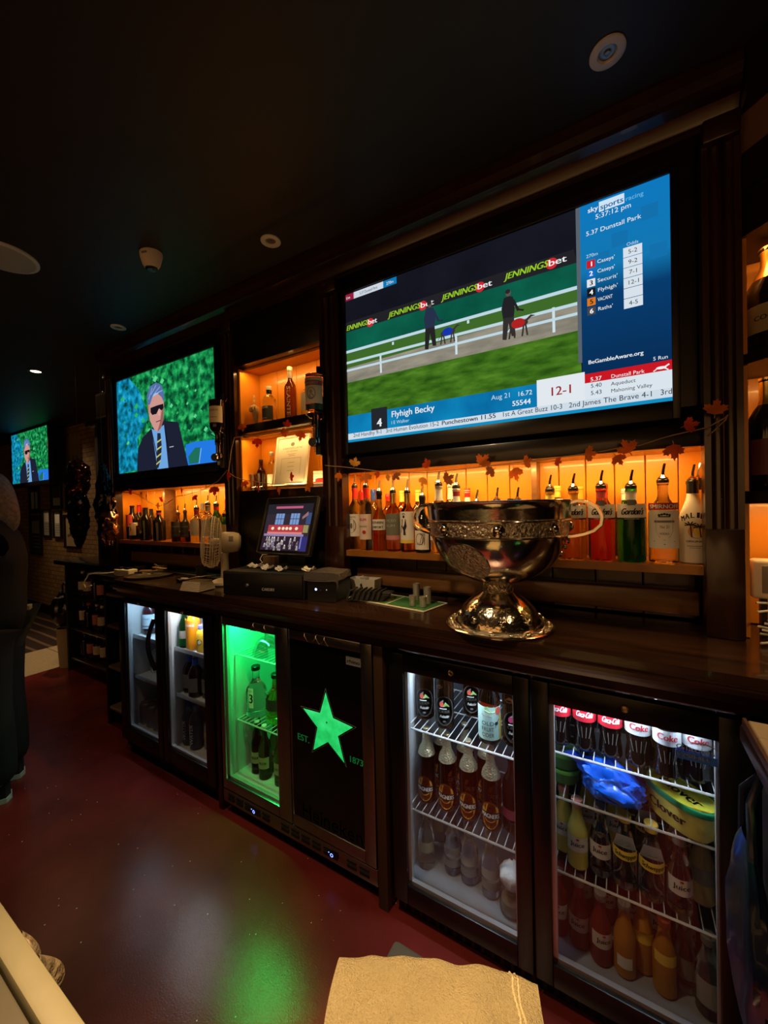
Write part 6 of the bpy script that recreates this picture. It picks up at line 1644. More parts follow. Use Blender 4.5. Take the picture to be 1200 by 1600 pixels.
for r, z, w in ((.123, .055, .0028), (.123, .045, .0022), (.117, .083, .0014), (.100, .094, .0014), (.078, .099, .0014), (.054, .101, .0014), (.117, .028, .0014), (.095, .018, .0014), (.07, .014, .0014)):
    b.tube([M0 @ Vector((r * cos(2 * pi * i / 40), r * sin(2 * pi * i / 40), z)) for i in range(40)], w, FANW, 5, closed=True)
for k in range(44):
    a = 2 * pi * k / 44; cs, sn = cos(a), sin(a)
    b.tube([M0 @ Vector((r * cs, r * sn, z)) for r, z in ((.032, .101), (.078, .099), (.108, .090), (.123, .060), (.123, .045), (.108, .024), (.06, .012))], .0011, FANW, 4)
b.lathe([(0, .098), (.034, .099), (.033, .104), (0, .106)], FANW, 24, M0); b.build('wire_guard', t)

# napkin pack, cups, tray and clutter at the left end
t = thing('napkin_pack', 'open pack of white paper napkins in front of the fan', 'napkins', ((-1.6636,1.1495,0.98)[0], 1.088, CT), .12)
NAP = mat('napkin_white', (0.66, 0.58, 0.46), 0.8)
b = MB()
for k in range(7):
    z = .0015 + .006 * k; s2 = 1 - .03 * k
    b.box(-.060 * s2, .060 * s2, -.048 * s2, .048 * s2, z, z + .0055, NAP, .002, Matrix.Rotation(.02 * k, 4, 'Z'), 1)
b.build('napkin_stack', t)
b = MB(); b.grid(14, 8, lambda i, j: (-.066 + .132 * i, -.046 + .094 * j, .048 + .026 * i * (1 - .4 * j) + .005 * noise.noise(Vector((i * 4, j * 4, 0)))), NAP); bmesh.ops.solidify(b.bm, geom=b.bm.faces[:], thickness=.002); b.build('wrapper_flap', t, 60)
for lab, px, py, h, r in (('black plastic beaker left of the fan stem', 315, 905, .075, .026), ('small black beaker behind the napkin pack', 333, 902, .05, .021)):
    p = {315: (-1.9054,1.2729,0.98), 333: (-1.9433,1.3605,0.98)}[px]
    t = thing('black_beaker', lab, 'beaker', (p[0] - (.03 if px == 333 else 0), p[1] + (-.055 if px == 333 else 0), CT), 0, 'black beakers')
    b = MB(); b.lathe([(0, 0), (r * .86, 0), (r, h), (r * .93, h), (r * .8, .004), (0, .004)], BLACKM, 26); b.build('body', t); b = MB(); b.tube([(r * cos(2 * pi * i / 26), r * sin(2 * pi * i / 26), h) for i in range(26)], .0014, BLACK, 6, closed=True); b.build('rim', t)
p = (-2.273,1.2851,0.98)
t = thing('bar_tray', 'round dark tray of loose bar tools at the left end of the counter', 'tray', (p[0], p[1] - .085, CT), 0)
b = MB(); b.lathe([(0, 0), (.114, 0), (.122, .012), (.124, .012), (.116, .0), (.114, .003), (0, .003)], mat('dark_tray', (0.05, 0.035, 0.025), 0.35), 40); b.build('tray', t)
WOODN = mat('pale_wood_handle', (0.45, 0.30, 0.15), 0.5)
for k, (dx, dy, a, L, lab, m) in enumerate(((-.03, .04, .2, .13, 'dark handled knife lying at the back left of the bar tray', BLACK), (-.01, -.045, .15, .13, 'black pen lying at the front left of the bar tray', BLACK), (.02, .0, .75, .13, 'pale wooden stirrer lying across the middle of the bar tray', WOODN), (.05, .04, .1, .12, 'pale wooden stirrer lying at the back of the bar tray', WOODN), (-.03, .06, -.3, .09, 'brown handled corkscrew lying at the back of the bar tray', WOODL))):
    q = thing('bar_tool', lab, 'bar tool', (p[0] + dx * .8, p[1] - .085 + dy * .8, CT + .0045 + .0115 * k), a, 'tools on the bar tray')
    b = MB(); b.tube([(-L / 2, 0, .005), (-L / 2 + .01, 0, .006), (0, 0, .006)], [.003, .005, .004], m, 8); b.build('tool_handle', q)
    b = MB(); b.box(0, L / 2, -.004, .004, .004, .0065, STEEL if m is not WOODN else WOODN, .001); b.build('tool_end', q)
p = (-1.9439,1.1973,0.98)
t = thing('ash_dish', 'small dark glass dish at the front edge left of the napkins', 'dish', (p[0], p[1], CT), 0)
b = MB(); b.lathe([(0, 0), (.036, 0), (.042, .016), (.038, .017), (.032, .005), (0, .005)], mat('dark_dish_glass', (0.02, 0.015, 0.012), 0.08), 30); b.build('dish', t)
b = MB(); b.box(-.02, .016, -.006, .008, .006, .016, STEEL, .002, Matrix.Rotation(.5, 4, 'Z')); b.build('bottle_tops', t)
p = (-2.6146,1.4291,0.98)
t = thing('white_puck', 'small round white tub near the back left of the counter', 'tub', (p[0] + .16, 1.365, CT + .0040), 0)
b = MB(); b.lathe([(0, 0), (.030, 0), (.032, .014), (0, .014)], WHITEP, 28); b.build('tub', t); b = MB(); b.lathe([(.034, .013), (.034, .022), (.030, .024), (0, .024)], mat('pale_green_lid', (0.55, 0.60, 0.42), 0.4), 28); b.build('lid', t)
t = thing('runner_mat', 'green bar runner mat at the back of the counter left of the fan', 'bar mat', (-2.08, 1.366, CT), 0)
b = MB(); b.box(-.22, .22, -.034, .034, 0, .003, MATW); b.build('mat_base', t); b = MB(); c = Canvas(b, lambda u, v, L: (u, v, .003 + .0003 * L)); c.rect(-.212, .212, -.029, .029, MATG, 1); c.rect(-.06, -.052, -.029, .029, MATW, 2); b.build('mat_print', t, 0, recalc=False)

# certificate in the lower niche
t = thing('framed_certificate', 'framed white certificate leaning in the lower lit niche', 'certificate', (-1.356, 1.39, 1.4375), .0397)
M = Matrix.Translation((0, 0, .1345)) @ Matrix.Rotation(-.1913, 4, 'X')
b = MB(); w, h = .104, .1254; fw = .012
for q in ((-w, -w + fw, -h, h), (w - fw, w, -h, h), (-w + fw, w - fw, -h, -h + fw), (-w + fw, w - fw, h - fw, h)): b.box(q[0], q[1], -.008, .008, q[2], q[3], CREAM, .002, M, 1)
b.build('frame', t)
b = MB(); c = Canvas(b, lambda u, v, L: M @ Vector((u, -.001 - .0004 * L, v))); c.rect(-w + fw, w - fw, -h + fw, h - fw, PAPER, 1)
c.ell(0, .082, .012, .010, GREYL, 2); c.text('CERTIFICATE', 0, .058, .008, GREYL, 2, w=.12); c.text('OF AWARD', 0, .044, .006, GREYL, 2, w=.07)
for k, ww in enumerate((.05, .035)): c.rect(-ww / 2, ww / 2, .032 - .008 * k, .0335 - .008 * k, GREYL, 2)
for a_, b_ in (((-.06, .012), (.06, .012)), ((-.06, .012), (-.06, -.07)), ((.06, .012), (.06, -.07))): c.line(a_, b_, .0012, GREYL, 2)
for k in range(3): c.rect(-.02, .02, -.01 - .02 * k, -.0085 - .02 * k, GREYL, 2)
b.build('certificate_sheet', t, 0, recalc=False)
# glasses and bottle in the lower niche
for k, (px, lab) in enumerate(((399, 'plain tumbler at the left of the lower niche'), (408, 'plain tumbler second from the left in the lower niche'))):
    x = (-1.6341, -1.5797)[k]
    t = thing('tumbler', lab, 'glass', (x, 1.41 - .02 * k, 1.4375), 0, 'tumblers in the lower niche')
    b = MB(); b.lathe([(0, 0), (.022, 0), (.027, .085), (.0255, .085), (.021, .006), (0, .006)], pane_glass('tumbler_glass', (0.85, 0.82, 0.78), 0.14), 24); b.build('glass', t); b = MB(); b.lathe([(0, 0), (.0205, .0062), (.0205, .011), (0, .011)], CLEAR, 20); b.build('thick_base', t)
bottle('spirit_bottle', 'small clear bottle with white label left of the framed certificate', 'bottle', (-1.5253, 1.425, 1.4375), 'spirit', .025, .19, CLEAR, plain_art(.02, .08, 70, PAPER), cap=WHITEP)
bottle('spirit_bottle', 'small dark bottle standing behind the tumblers in the lower niche', 'bottle', (-1.6557, 1.445, 1.4375), 'wine', .022, .16, BROWNG, cap=BLACK)
for k, (x, lab) in enumerate(((-1.185, 'stack of white cards at the right of the lower niche'), )):
    t = thing('card_stack', lab, 'cards', (x, 1.41, 1.4375), .2)
    b = MB()
    for i in range(6): b.box(-.035, .035, -.02, .02, .0125 * i, .0125 * i + .0115, PAPER, .001, Matrix.Rotation(.03 * i, 4, 'Z'), 1)
    b.build('cards', t); b = MB(); b.box(-.0355, .0355, -.0215, -.0205, .02, .04, RED); b.build('red_band', t)
# power block on the far counter
t = thing('power_block', 'white multi socket power block with white lead at the far left', 'power block', (-2.6437, 1.25, .9515), .15)
b = MB(); b.box(-.07, .07, -.03, .03, 0, .04, WHITEP, .006); b.build('block', t)
b = MB(); 
for k in range(2): b.box(-.055 + .06 * k, -.02 + .06 * k, -.018, .018, .040, .052, BLACK, .003)
b.build('plug', t)
b = MB(); b.tube([(-.07, -.01, .02), (-.14, -.03, .012), (-.22, -.05, .012), (-.27, -.055, .004), (-.30, -.07, -.05), (-.27, -.075, -.08), (-.22, -.07, -.06)], .004, WHITEP, 8); b.build('lead', t)

# ------------------------------------------------------------------ corner cabinet at the right
NB = mat('dark_corner_wood', (0.010, 0.004, 0.003), 0.35)
P0 = Vector((.2645, 1.338)); DD = Vector((.7071, -.7071))
def corner(s, back=1.515): return [(P0.x, P0.y), (P0.x + DD.x * s, P0.y + DD.y * s), (P0.x + DD.x * s + .25, back), (P0.x, back)]
t = thing('corner_cabinet', 'angled corner shelf cabinet with orange lined niches at the right edge', 'bar shelf', (.5, 1.4, CT))
T = Matrix.Translation((-.5, -1.4, -CT))
zt1 = 1.9997; zs1 = 1.7037; zs1b = 1.6777; zs2 = 1.3572; zs2b = 1.3261
b = MB()
for z0, z1 in ((CT, zs2b), (zs2, zs1b), (zs1, zt1)):
    boards(b, .266, .80, 1.50, z0 + .001, z1, ORANGE, .17); b.box(.2648, .277, 1.345, 1.50, z0 + .001, z1, ORANGE)
b.xform(T).build('niche_lining', t)
for za, zb in ((zs2b, zs2), (zs1b, zs1), (zt1, zt1 + .10)):
    b = MB(); b.prism([(x, y, za) for x, y in corner(.30)], (0, 0, zb - za), NB); b.xform(T).build('shelf', t)
# lamps of the corner cabinet
area('led_strip_corner_upper', (.36, 1.36, zt1 - .01), (.38, 1.46, zs1), .15, .01, .28, WARM)
area('led_strip_corner_middle', (.36, 1.36, zs1b - .01), (.38, 1.46, zs2), .15, .01, .22, WARM)
area('led_strip_corner_lower', (.36, 1.36, zs2b - .01), (.38, 1.46, CT), .15, .01, .45, WARM)
b = MB(); q = corner(.30); b.prism([(x, y, zt1 + .101) for x, y in q], (0, 0, 2.35 - zt1 - .101), TAN); o = b.build('trim_4'); o['kind'] = 'structure'
b = MB(); b.prism([(x, y, zt1 + .19) for x, y in [(P0.x - .0, P0.y - .03), (P0.x + .24, P0.y - .27), (P0.x + .24, P0.y - .25), (P0.x, P0.y - .004)]], (0, 0, -.09), NB); o = b.build('trim_5'); o['kind'] = 'structure'
b = MB(); b.prism([(x, y, 2.30) for x, y in [(P0.x, P0.y - .07), (P0.x + .24, P0.y - .31), (P0.x + .24, P0.y - .245), (P0.x, P0.y - .005)]], (0, 0, .119), NB); o = b.build('trim_6'); o['kind'] = 'structure'
p = (0.3189,1.4,1.8031)
bottle('cognac_bottle', 'big cognac bottle with gold foil neck and dull label on the corner cabinet', 'bottle', (p[0] + .012, 1.40, zs1 + .0005), 'jug', .056, 1.9829 - zs1, DARKG,
       plain_art(.055, .125, 80, mat('olive_cream_label', (0.33, 0.28, 0.17), 0.6), txt=[('COGNAC', .085, .012, INK, .075)]), wrap_m=GOLD, wrap_z=(.70, 1.0), rz=-.2)
for k, (q, lab) in enumerate((((0.2886,1.385,1.5384), 'red wine bottle with gold screw cap, left one on the corner cabinet middle shelf'), ((0.3229,1.4,1.5365), 'red wine bottle with gold screw cap, cut by the right edge on the middle shelf'))):
    bottle('wine_bottle', lab, 'bottle', (q[0] + .003, q[1], zs2 + .0005), 'wine', .036, 1.6435 - zs2, DARKG, plain_art(.04, .13, 70, mat('plum_label', (0.10, 0.02, 0.03), 0.5)), wrap_m=GOLD, wrap_z=(.76, 1.0), group='wine bottles on the corner cabinet')
p = (0.3093,1.36,1.1321)
t = thing('card_reader', 'cream and grey plastic card reader base at the right edge above white cables', 'card reader', (.338, 1.355, 1.0805), .0)
hh = 1.1825 - 1.0805
b = MB(); b.box(-.0565, .06, 0, .04, 0, hh, mat('cream_plastic', (0.66, 0.55, 0.42), 0.45), .010, None, 3); b.build('case', t)
b = MB(); b.box(-.036, .06, -.002, .002, .016, hh - .016, mat('grey_faceplate', (0.20, 0.17, 0.13), 0.5), .001); b.box(.010, .045, -.004, .0, .03, hh - .03, WHITEP, .003); b.build('faceplate', t)
b = MB()
for x in (-.03, .03): b.box(x - .006, x + .006, .01, .03, CT - 1.0805 + .0, 0, BLACK)
b.build('stand', t)
random.seed(12)
for k in range(8):
    t = thing('white_cable', 'white cable in the tangle under the card reader, %s from the counter up' % ORD[k], 'cable', (.322, 1.30, CT + .004 + .0118 * k), 0, 'tangled white cables')
    y0 = -.02 + .006 * k; b = MB(); pts = []
    for i in range(14):
        a = i / 13; pts.append((-.040 + .28 * a + .006 * (k % 3), y0 + .035 * sin(6 * a + k) - .2 * a * (k % 2) * .1, .003 + .0022 * sin(9 * a + 2 * k) * (1 if k else 0)))
    b.tube(pts, .0028, WHITEP, 7); b.build('cable', t)
    b = MB(); b.box(.241, .265, pts[-1][1] - .006, pts[-1][1] + .006, pts[-1][2] - .003, pts[-1][2] + .006, WHITEP, .002); b.build('plug', t)

# ------------------------------------------------------------------ return counter at the right
t = thing('return_counter', 'dark return counter with green lights on its edge at the right border', 'counter', (.6, .35, 0))
T = Matrix.Translation((-.6, -.35, 0))
b = MB(); b.box(.19, 1.05, -.4, .87, 0, .925, BLACKM, .004); b.xform(T).build('cabinet', t)
b = MB(); b.box(.165, 1.06, -.41, .882, .926, .958, mat('dark_edge_wood', (0.03, 0.012, 0.006), 0.4), .006); b.xform(T).build('worktop', t)
b = MB(); c = Canvas(b, lambda u, v, L: (.1895 - .0004 * L, u, v))
for u, v, colr in ((0.1534 * 0 + .705, .865, (0.35, 1.0, 0.05)), (.665, .845, (0.05, 1.0, 0.25))): c.ell(u, v, .008, .013, glow('counter_light_%d' % int(v * 1000), colr, 2.0), 2, 14)
c.rect(.60, .76, .80, .89, BLACK, 1); b.xform(T).build('light_panel', t, 0, recalc=False)
t = thing('plank_board', 'pale wooden slatted board lying on the return counter at the right', 'board', (.40, .60, .9585))
PLK = mat('pale_slat_wood', (0.55, 0.43, 0.28), 0.6, noise_scale=16, noise_amt=.15)
b = MB()
for k in range(9): b.box(-.228, .25, .262 - .056 * (k + 1) + .0015, .262 - .056 * k, .0, .014, PLK, .002, None, 1)
b.build('slats', t); b = MB(); b.box(-.2345, -.2285, -.245, .265, 0, .016, mat('dark_slat_edge', (0.09, 0.04, 0.02), 0.5), .002); b.build('edge_strip', t)
t = thing('navy_bag', 'navy blue plastic sack hanging on the side of the return counter', 'bag', (.158, .80, .52), 0)
NVB = mat('navy_sack', (0.008, 0.020, 0.085), 0.35, coat=.3)
b = MB()
def sack(i, j):
    a = 2 * pi * i; r = sin(pi * (.08 + .88 * j)) ** .7; k = 1 + .18 * noise.noise(Vector((2 * cos(a), 2 * sin(a), 5 * j)))
    return (.022 * r * k * cos(a), .085 * r * k * sin(a), .30 * j)
b.grid(36, 20, sack, NVB); bmesh.ops.remove_doubles(b.bm, verts=b.bm.verts[:], dist=1e-5); b.build('sack', t)
b = MB(); b.tube([(0, -.03, .28), (.0, -.02, .36), (.018, 0, .40), (.0, .02, .36), (0, .03, .28)], .006, NVB, 8); b.build('tied_neck', t)

# ------------------------------------------------------------------ bar top in the near left corner
t = thing('front_bar', 'front bar top with a cream painted edge in the near left corner', 'counter', (-1.2, -.15, 0))
T = Matrix.Translation((1.2, .15, 0))
CRE = mat('cream_bar_edge', (0.16, 0.14, 0.075), 0.5, noise_scale=30, noise_amt=.06)
ye = ((-0.4747,0.1136,1.01)[1] + (-0.3048,0.108,1.01)[1]) / 2; yi = ((-0.4048,0.0956,1.01)[1] + (-0.3295,0.0936,1.01)[1]) / 2
b = MB(); b.box(-2.6, -.16, yi, ye, .975, 1.01, CRE, .003); b.xform(T).build('edge_strip', t)
b = MB(); b.box(-2.6, -.16, -.42, yi - .001, .970, 1.004, mat('brown_bar_top', (0.06, 0.05, 0.03), 0.45), .002); b.xform(T).build('bar_top', t)
b = MB(); b.box(-2.6, -.16, -.36, ye - .06, 0, .969, BLACKM); b.xform(T).build('bar_front', t)
t = thing('bar_mat', 'dark teal bar mat with pale border at the bottom left corner', 'bar mat', (-.44, yi - .115, 1.0045))
b = MB(); b.box(-.30, .165, -.075, .075, 0, .006, mat('teal_mat', (0.012, 0.05, 0.05), 0.7), .002); b.build('mat_base', t)
b = MB(); c = Canvas(b, lambda u, v, L: (u, v, .0061 + .0003 * L)); c.rect(-.295, .16, .066, .072, CREAM, 1); c.rect(.154, .16, -.07, .066, CREAM, 1); c.text('BAR', -.02, .0, .04, INK, 1, w=.16); b.build('mat_print', t, 0, recalc=False)
# hanging cloth under the bar edge
p = (-0.4445,0.135,0.9649)
t = thing('hanging_cloth', 'striped tea cloth hanging below the cream bar edge at the left', 'cloth', (p[0], ye + .003, p[2]))
TC = mat('tea_cloth', (0.30, 0.22, 0.12), 0.85, noise_scale=26, noise_amt=.5, bump=.5, bump_scale=120)
b = MB()
def hang(i, j):
    x = -.034 + .068 * i; z = -.12 * j; y = .006 + .020 * sin(pi * min(j * 1.6, 1)) * (.5 + .5 * sin(pi * i)) + .006 * sin(11 * i + 3 * j)
    return (x * (1 - .25 * j), max(y, .004), z)
b.grid(26, 20, hang, TC); bmesh.ops.solidify(b.bm, geom=b.bm.faces[:], thickness=.003); b.build('cloth', t, 60)
b = MB(); b.tube([(-.034, .002, .002), (0, .006, .004), (.034, .002, .002)], .005, TC, 8); b.build('top_roll', t)

# grey bin with the tan bar towel
CB = (-0.3149,0.5218,0.665)
t = thing('grey_bin', 'slate grey plastic bin standing on the floor behind the tan towel', 'bin', (CB[0] + .15, CB[1] - .15, 0))
GB = mat('slate_plastic', (0.022, 0.027, 0.034), 0.45)
b = MB(); a = [(-.135, -.135), (.135, -.135), (.135, .135), (-.135, .135)]; 
lo = [b.bm.verts.new((x * .85, y * .85, 0)) for x, y in a]; hi = [b.bm.verts.new((x, y, .64)) for x, y in a]
b.face(lo[::-1], GB); b.face(hi, GB)
for i in range(4): b.face([lo[i], lo[(i + 1) % 4], hi[(i + 1) % 4], hi[i]], GB)
b.build('bin_body', t); b = MB(); b.box(-.15, .15, -.15, .15, .6405, .665, GB, .008); b.build('lid', t)
q0, q1, q2 = (-0.3651,0.4495,0.672), (-0.1126,0.5685,0.672), (-0.332,0.3845,0.672)
t = thing('bar_towel', 'folded tan towelling bar towel over the bin in the foreground', 'towel', (q0[0], q0[1], .6695))
TAN_T = mat('tan_towelling', (0.62, 0.50, 0.26), 0.95, noise_scale=9, noise_amt=.10, bump=.8, bump_scale=420)
ux = Vector((q1[0] - q0[0], q1[1] - q0[1], 0)); uy = Vector((q2[0] - q0[0], q2[1] - q0[1], 0))
uy = Vector((ux.y, -ux.x, 0)).normalized() * .36
def towel(i, j, z=0.0):
    w = ux * i + uy * j
    e = .010 * noise.noise(Vector((i * 3, j * 3, 1))) + .004 * noise.noise(Vector((i * 9, j * 9, 4)))
    zz = .016 + z + e
    if i > .86: zz -= .010 * ((i - .86) / .14) ** 1.5
    if j < .04: zz -= .012 * (1 - j / .04) ** 2
    w.x += .010 * noise.noise(Vector((0, j * 3, 2))) * (1 if i in (0, 1) else 0); 
    w += uy.normalized() * (-.012 * sin(pi * i) * (1 - j) + .006 * noise.noise(Vector((i * 4, 0, 7))) * (1 - j))
    return (w.x, w.y, zz)
b = MB(); b.grid(50, 44, lambda i, j: towel(i, j), TAN_T); bmesh.ops.solidify(b.bm, geom=b.bm.faces[:], thickness=.007); b.build('towel_top', t, 60)
b = MB(); b.grid(40, 30, lambda i, j: tuple(Vector(towel(.015 + .955 * i, .02 + .97 * j)) * 1 - Vector((0, 0, .0085))), TAN_T); b.build('under_fold', t, 60)
b = MB(); b.tube([Vector(towel(.872, j / 24)) + Vector((.002 * sin(j * 2.1), 0, .0005)) for j in range(25)], .0018, TAN_T, 6); b.tube([Vector(towel(.895, j / 24)) + Vector((.002 * sin(j * 1.7), 0, .0003)) for j in range(25)], .0015, TAN_T, 6); b.build('stitched_hem', t)

# ------------------------------------------------------------------ ceiling fittings
WFIT = mat('white_ceiling_fitting', (0.62, 0.58, 0.52), 0.5)
for px, lab in (((949, 81), 'unlit white round downlight in the ceiling at the top right'), ((423, 376), 'unlit white round downlight in the ceiling near the middle'), ((185, 511), 'unlit white round downlight in the ceiling above the suited man TV')):
    p = {949: (-0.0167,1.1127,2.42), 423: (-1.1949,1.1423,2.42), 185: (-2.4897,1.1805,2.42)}[px[0]]
    t = thing('downlight', lab, 'ceiling light', (p[0], p[1], 2.42), 0, None)
    b = MB(); b.lathe([(.039, -.0005), (.039, -.004), (.036, -.006), (.022, -.006), (.019, -.0005)], WFIT, 36); b.build('trim_ring', t)
    b = MB(); b.lathe([(.019, -.001), (.012, -.003), (.006, -.001), (.006, -.005), (0, -.006)], mat('grey_lamp_face', (0.25, 0.22, 0.18), 0.3, .5), 24); b.build('lamp', t)
p = (-2.1905,0.6026,2.42)
t = thing('ceiling_speaker', 'large flat round white ceiling speaker at the left edge', 'speaker', (p[0], p[1], 2.42))
b = MB(); b.lathe([(.118, -.0005), (.118, -.006), (.112, -.009), (.104, -.009)], WFIT, 44); b.build('ring', t); b = MB(); b.lathe([(.104, -.008), (.06, -.0085), (0, -.009)], mat('speaker_mesh', (0.40, 0.40, 0.36), 0.7, bump=.4, bump_scale=300), 40); b.build('grille', t)
p = (-1.6686,0.9262,2.42)
t = thing('motion_sensor', 'white wedge shaped motion sensor on the ceiling', 'sensor', (p[0], p[1], 2.42), radians(20))
b = MB(); b.lathe([(0, -.062), (.026, -.062), (.030, -.056), (.036, -.045), (.044, -.018), (.046, -.006), (.046, -.0005)], WFIT, 28, None, None, .85); b.build('housing', t)
b = MB(); b.lathe([(0, -.070), (.018, -.070), (.024, -.066), (.025, -.0622), (0, -.0622)], BLACK, 24, None, None, .85); b.build('lens', t)
b = MB(); b.box(-.012, .012, -.0395, -.036, -.020, -.012, GREYL, .001); b.build('slot', t)
p = (-3.7549,1.1977,2.42)
t = thing('lit_downlight', 'small lit warm downlight in the ceiling at the far left', 'ceiling light', (p[0], p[1], 2.42))
b = MB(); b.lathe([(.05, -.0005), (.05, -.004), (.034, -.005), (.032, -.001)], mat('dark_trim', (0.03, 0.02, 0.015), 0.4), 30); b.build('trim_ring', t); b = MB(); b.lathe([(.031, -.002), (0, -.004)], glow('lamp_glow', (1.0, 0.78, 0.40), 14.0), 24); b.build('lamp', t)

# ------------------------------------------------------------------ autumn leaf garlands
LEAF = mat('orange_leaf', (0.85, 0.24, 0.02), 0.6, noise_scale=25, noise_amt=.3); LEAFR = mat('red_leaf', (0.72, 0.09, 0.02), 0.6, noise_scale=25, noise_amt=.3); LEAFB = mat('brown_leaf', (0.42, 0.14, 0.035), 0.65, noise_scale=25, noise_amt=.3); LEAFY = mat('golden_leaf', (0.85, 0.42, 0.06), 0.6, noise_scale=25, noise_amt=.3)
for _m in (LEAF, LEAFR, LEAFB, LEAFY):          # thin leaves let light through
    _n = _m.node_tree; _p = _n.nodes['Principled BSDF']; _t = _n.nodes.new('ShaderNodeBsdfTranslucent'); _x = _n.nodes.new('ShaderNodeMixShader'); _x.inputs[0].default_value = 0.45
    _src = _p.inputs['Base Color'].links[0].from_socket
    _n.links.new(_src, _t.inputs[0]); _n.links.new(_p.outputs[0], _x.inputs[1]); _n.links.new(_t.outputs[0], _x.inputs[2]); _n.links.new(_x.outputs[0], _n.nodes['Material Output'].inputs[0])
VINE = mat('pale_vine', (0.34, 0.22, 0.12), 0.6)
half = [(0, 1.0), (.10, .78), (.20, .82), (.17, .55), (.24, .48), (.36, .62), (.42, .54), (.62, .56), (.56, .40), (.66, .30), (.40, .12), (.42, .02), (.20, -.02), (.06, -.06)]
LP = half + [(-x, y) for x, y in half[::-1][:-1]]


def leaf(b, p, s, rot, tilt, m, bend):
    M = Matrix.Translation(p) @ Matrix.Rotation(tilt, 4, 'Z') @ Matrix.Rotation(rot, 4, 'Y')
    def f(x, y, o): return M @ Vector((x * s, bend * (abs(x) * .5 + y * y * .3) * s + o, y * s))
    cf = b.bm.verts.new(f(0, .25, 0)); cb = b.bm.verts.new(f(0, .25, .0012)); n = len(LP)
    fr = [b.bm.verts.new(f(x, y, 0)) for x, y in LP]; bk = [b.bm.verts.new(f(x, y, .0012)) for x, y in LP]
    for i in range(n):
        j = (i + 1) % n
        b.face([cf, fr[i], fr[j]], m); b.face([cb, bk[j], bk[i]], m); b.face([fr[i], bk[i], bk[j], fr[j]], m)
    b.tube([f(0, -.05, .0006), f(.03, -.3, .0006)], .0009, VINE, 4)


def garland(label, path, leaves, y, seedn):
    t = thing('leaf_garland', label, 'garland', (path[0][0], y, path[0][2]))
    o0 = Vector((path[0][0], y, path[0][2]))
    b = MB(); pts = []
    V = [Vector((q[0], y, q[2])) for q in path]
    for a, c_ in zip(V, V[1:]):
        for k in range(4):
            w = a.lerp(c_, k / 4); w.z += .003 * noise.noise(w * 20); pts.append(w - o0)
    pts.append(V[-1] - o0)
    b.tube(pts, .0017, VINE, 6); b.build('vine', t)
    random.seed(seedn)
    for q, s, rot, m in leaves:
        b = MB(); leaf(b, Vector((q[0], y - .004 - random.uniform(0, .006), q[2])) - o0 - Vector((0, 0, s * .4 * cos(radians(rot)))), s, radians(rot), random.uniform(-.5, .5), m, random.choice((-.5, .5)) * .6)
        b.build('leaf', t, 0)
    return t


garland('autumn maple leaf garland strung across the bottle bay under the large TV',
        [(0.1935,1.292,1.5058), (0.2238,1.292,1.5375), (0.2276,1.292,1.5497), (0.2223,1.29,1.5421), (0.1871,1.29,1.5225), (0.1183,1.29,1.5108), (0.043,1.29,1.4932), (-0.0381,1.29,1.4851), (-0.1502,1.29,1.4765), (-0.2647,1.29,1.4702), (-0.4263,1.29,1.4637), (-0.6113,1.29,1.4585), (-0.8039,1.29,1.4783), (-0.9693,1.29,1.5051), (-1.0661,1.29,1.5201)],
        [((0.2019,1.285,1.5713), .040, 10, LEAF), ((0.141,1.285,1.5324), .032, 80, LEAFR), ((0.1174,1.285,1.4665), .042, 175, LEAF), ((0.0176,1.285,1.4916), .042, -25, LEAF), ((-0.0134,1.285,1.4553), .032, 150, LEAF), ((-0.0899,1.285,1.4783), .036, 95, LEAF),
         ((-0.171,1.285,1.4624), .022, 110, LEAFR), ((-0.2598,1.285,1.4694), .034, 70, LEAF), ((-0.2937,1.285,1.4335), .044, 165, LEAF), ((-0.3585,1.285,1.446), .032, -120, LEAFB), ((-0.4002,1.285,1.4869), .044, 40, LEAF), ((-0.526,1.285,1.4326), .040, 60, LEAFB),
         ((-0.5905,1.285,1.491), .036, -15, LEAFR), ((-0.6097,1.285,1.4259), .036, 200, LEAFY), ((-0.728,1.285,1.4513), .030, 140, LEAFB), ((-0.7643,1.285,1.4511), .022, 90, LEAFY), ((-0.7954,1.285,1.4652), .024, -80, LEAFR), ((-0.8578,1.285,1.4516), .042, 170, LEAF), ((-0.911,1.285,1.5209), .036, 15, LEAFY), ((-0.9863,1.285,1.4667), .036, 190, LEAF)],
        1.29, 3)
garland('autumn maple leaf garland looped over the two lit niches',
        [(-1.1289,1.295,1.6678), (-1.202,1.295,1.6848), (-1.3189,1.295,1.6845), (-1.4444,1.295,1.6811), (-1.56,1.295,1.7003), (-1.645,1.295,1.7004), (-1.6722,1.295,1.6363), (-1.6965,1.295,1.5322), (-1.644,1.295,1.5034), (-1.5417,1.295,1.4788), (-1.3685,1.295,1.4547), (-1.1731,1.295,1.445)],
        [((-1.5753,1.29,1.7417), .040, 170, LEAF), ((-1.4659,1.29,1.6557), .044, 185, LEAFR), ((-1.2766,1.29,1.7216), .034, 10, LEAFR), ((-1.3137,1.29,1.686), .036, 75, LEAF), ((-1.187,1.29,1.6572), .046, -160, LEAF), ((-1.6958,1.29,1.5126), .040, 100, LEAFR),
         ((-1.5685,1.29,1.4644), .038, 160, LEAF), ((-1.47,1.29,1.4474), .040, -70, LEAFR), ((-1.3356,1.29,1.4266), .040, 180, LEAF), ((-1.1653,1.29,1.4334), .044, 150, LEAF), ((-1.2619,1.29,1.4835), .034, 85, LEAFR)],
        1.295, 5)
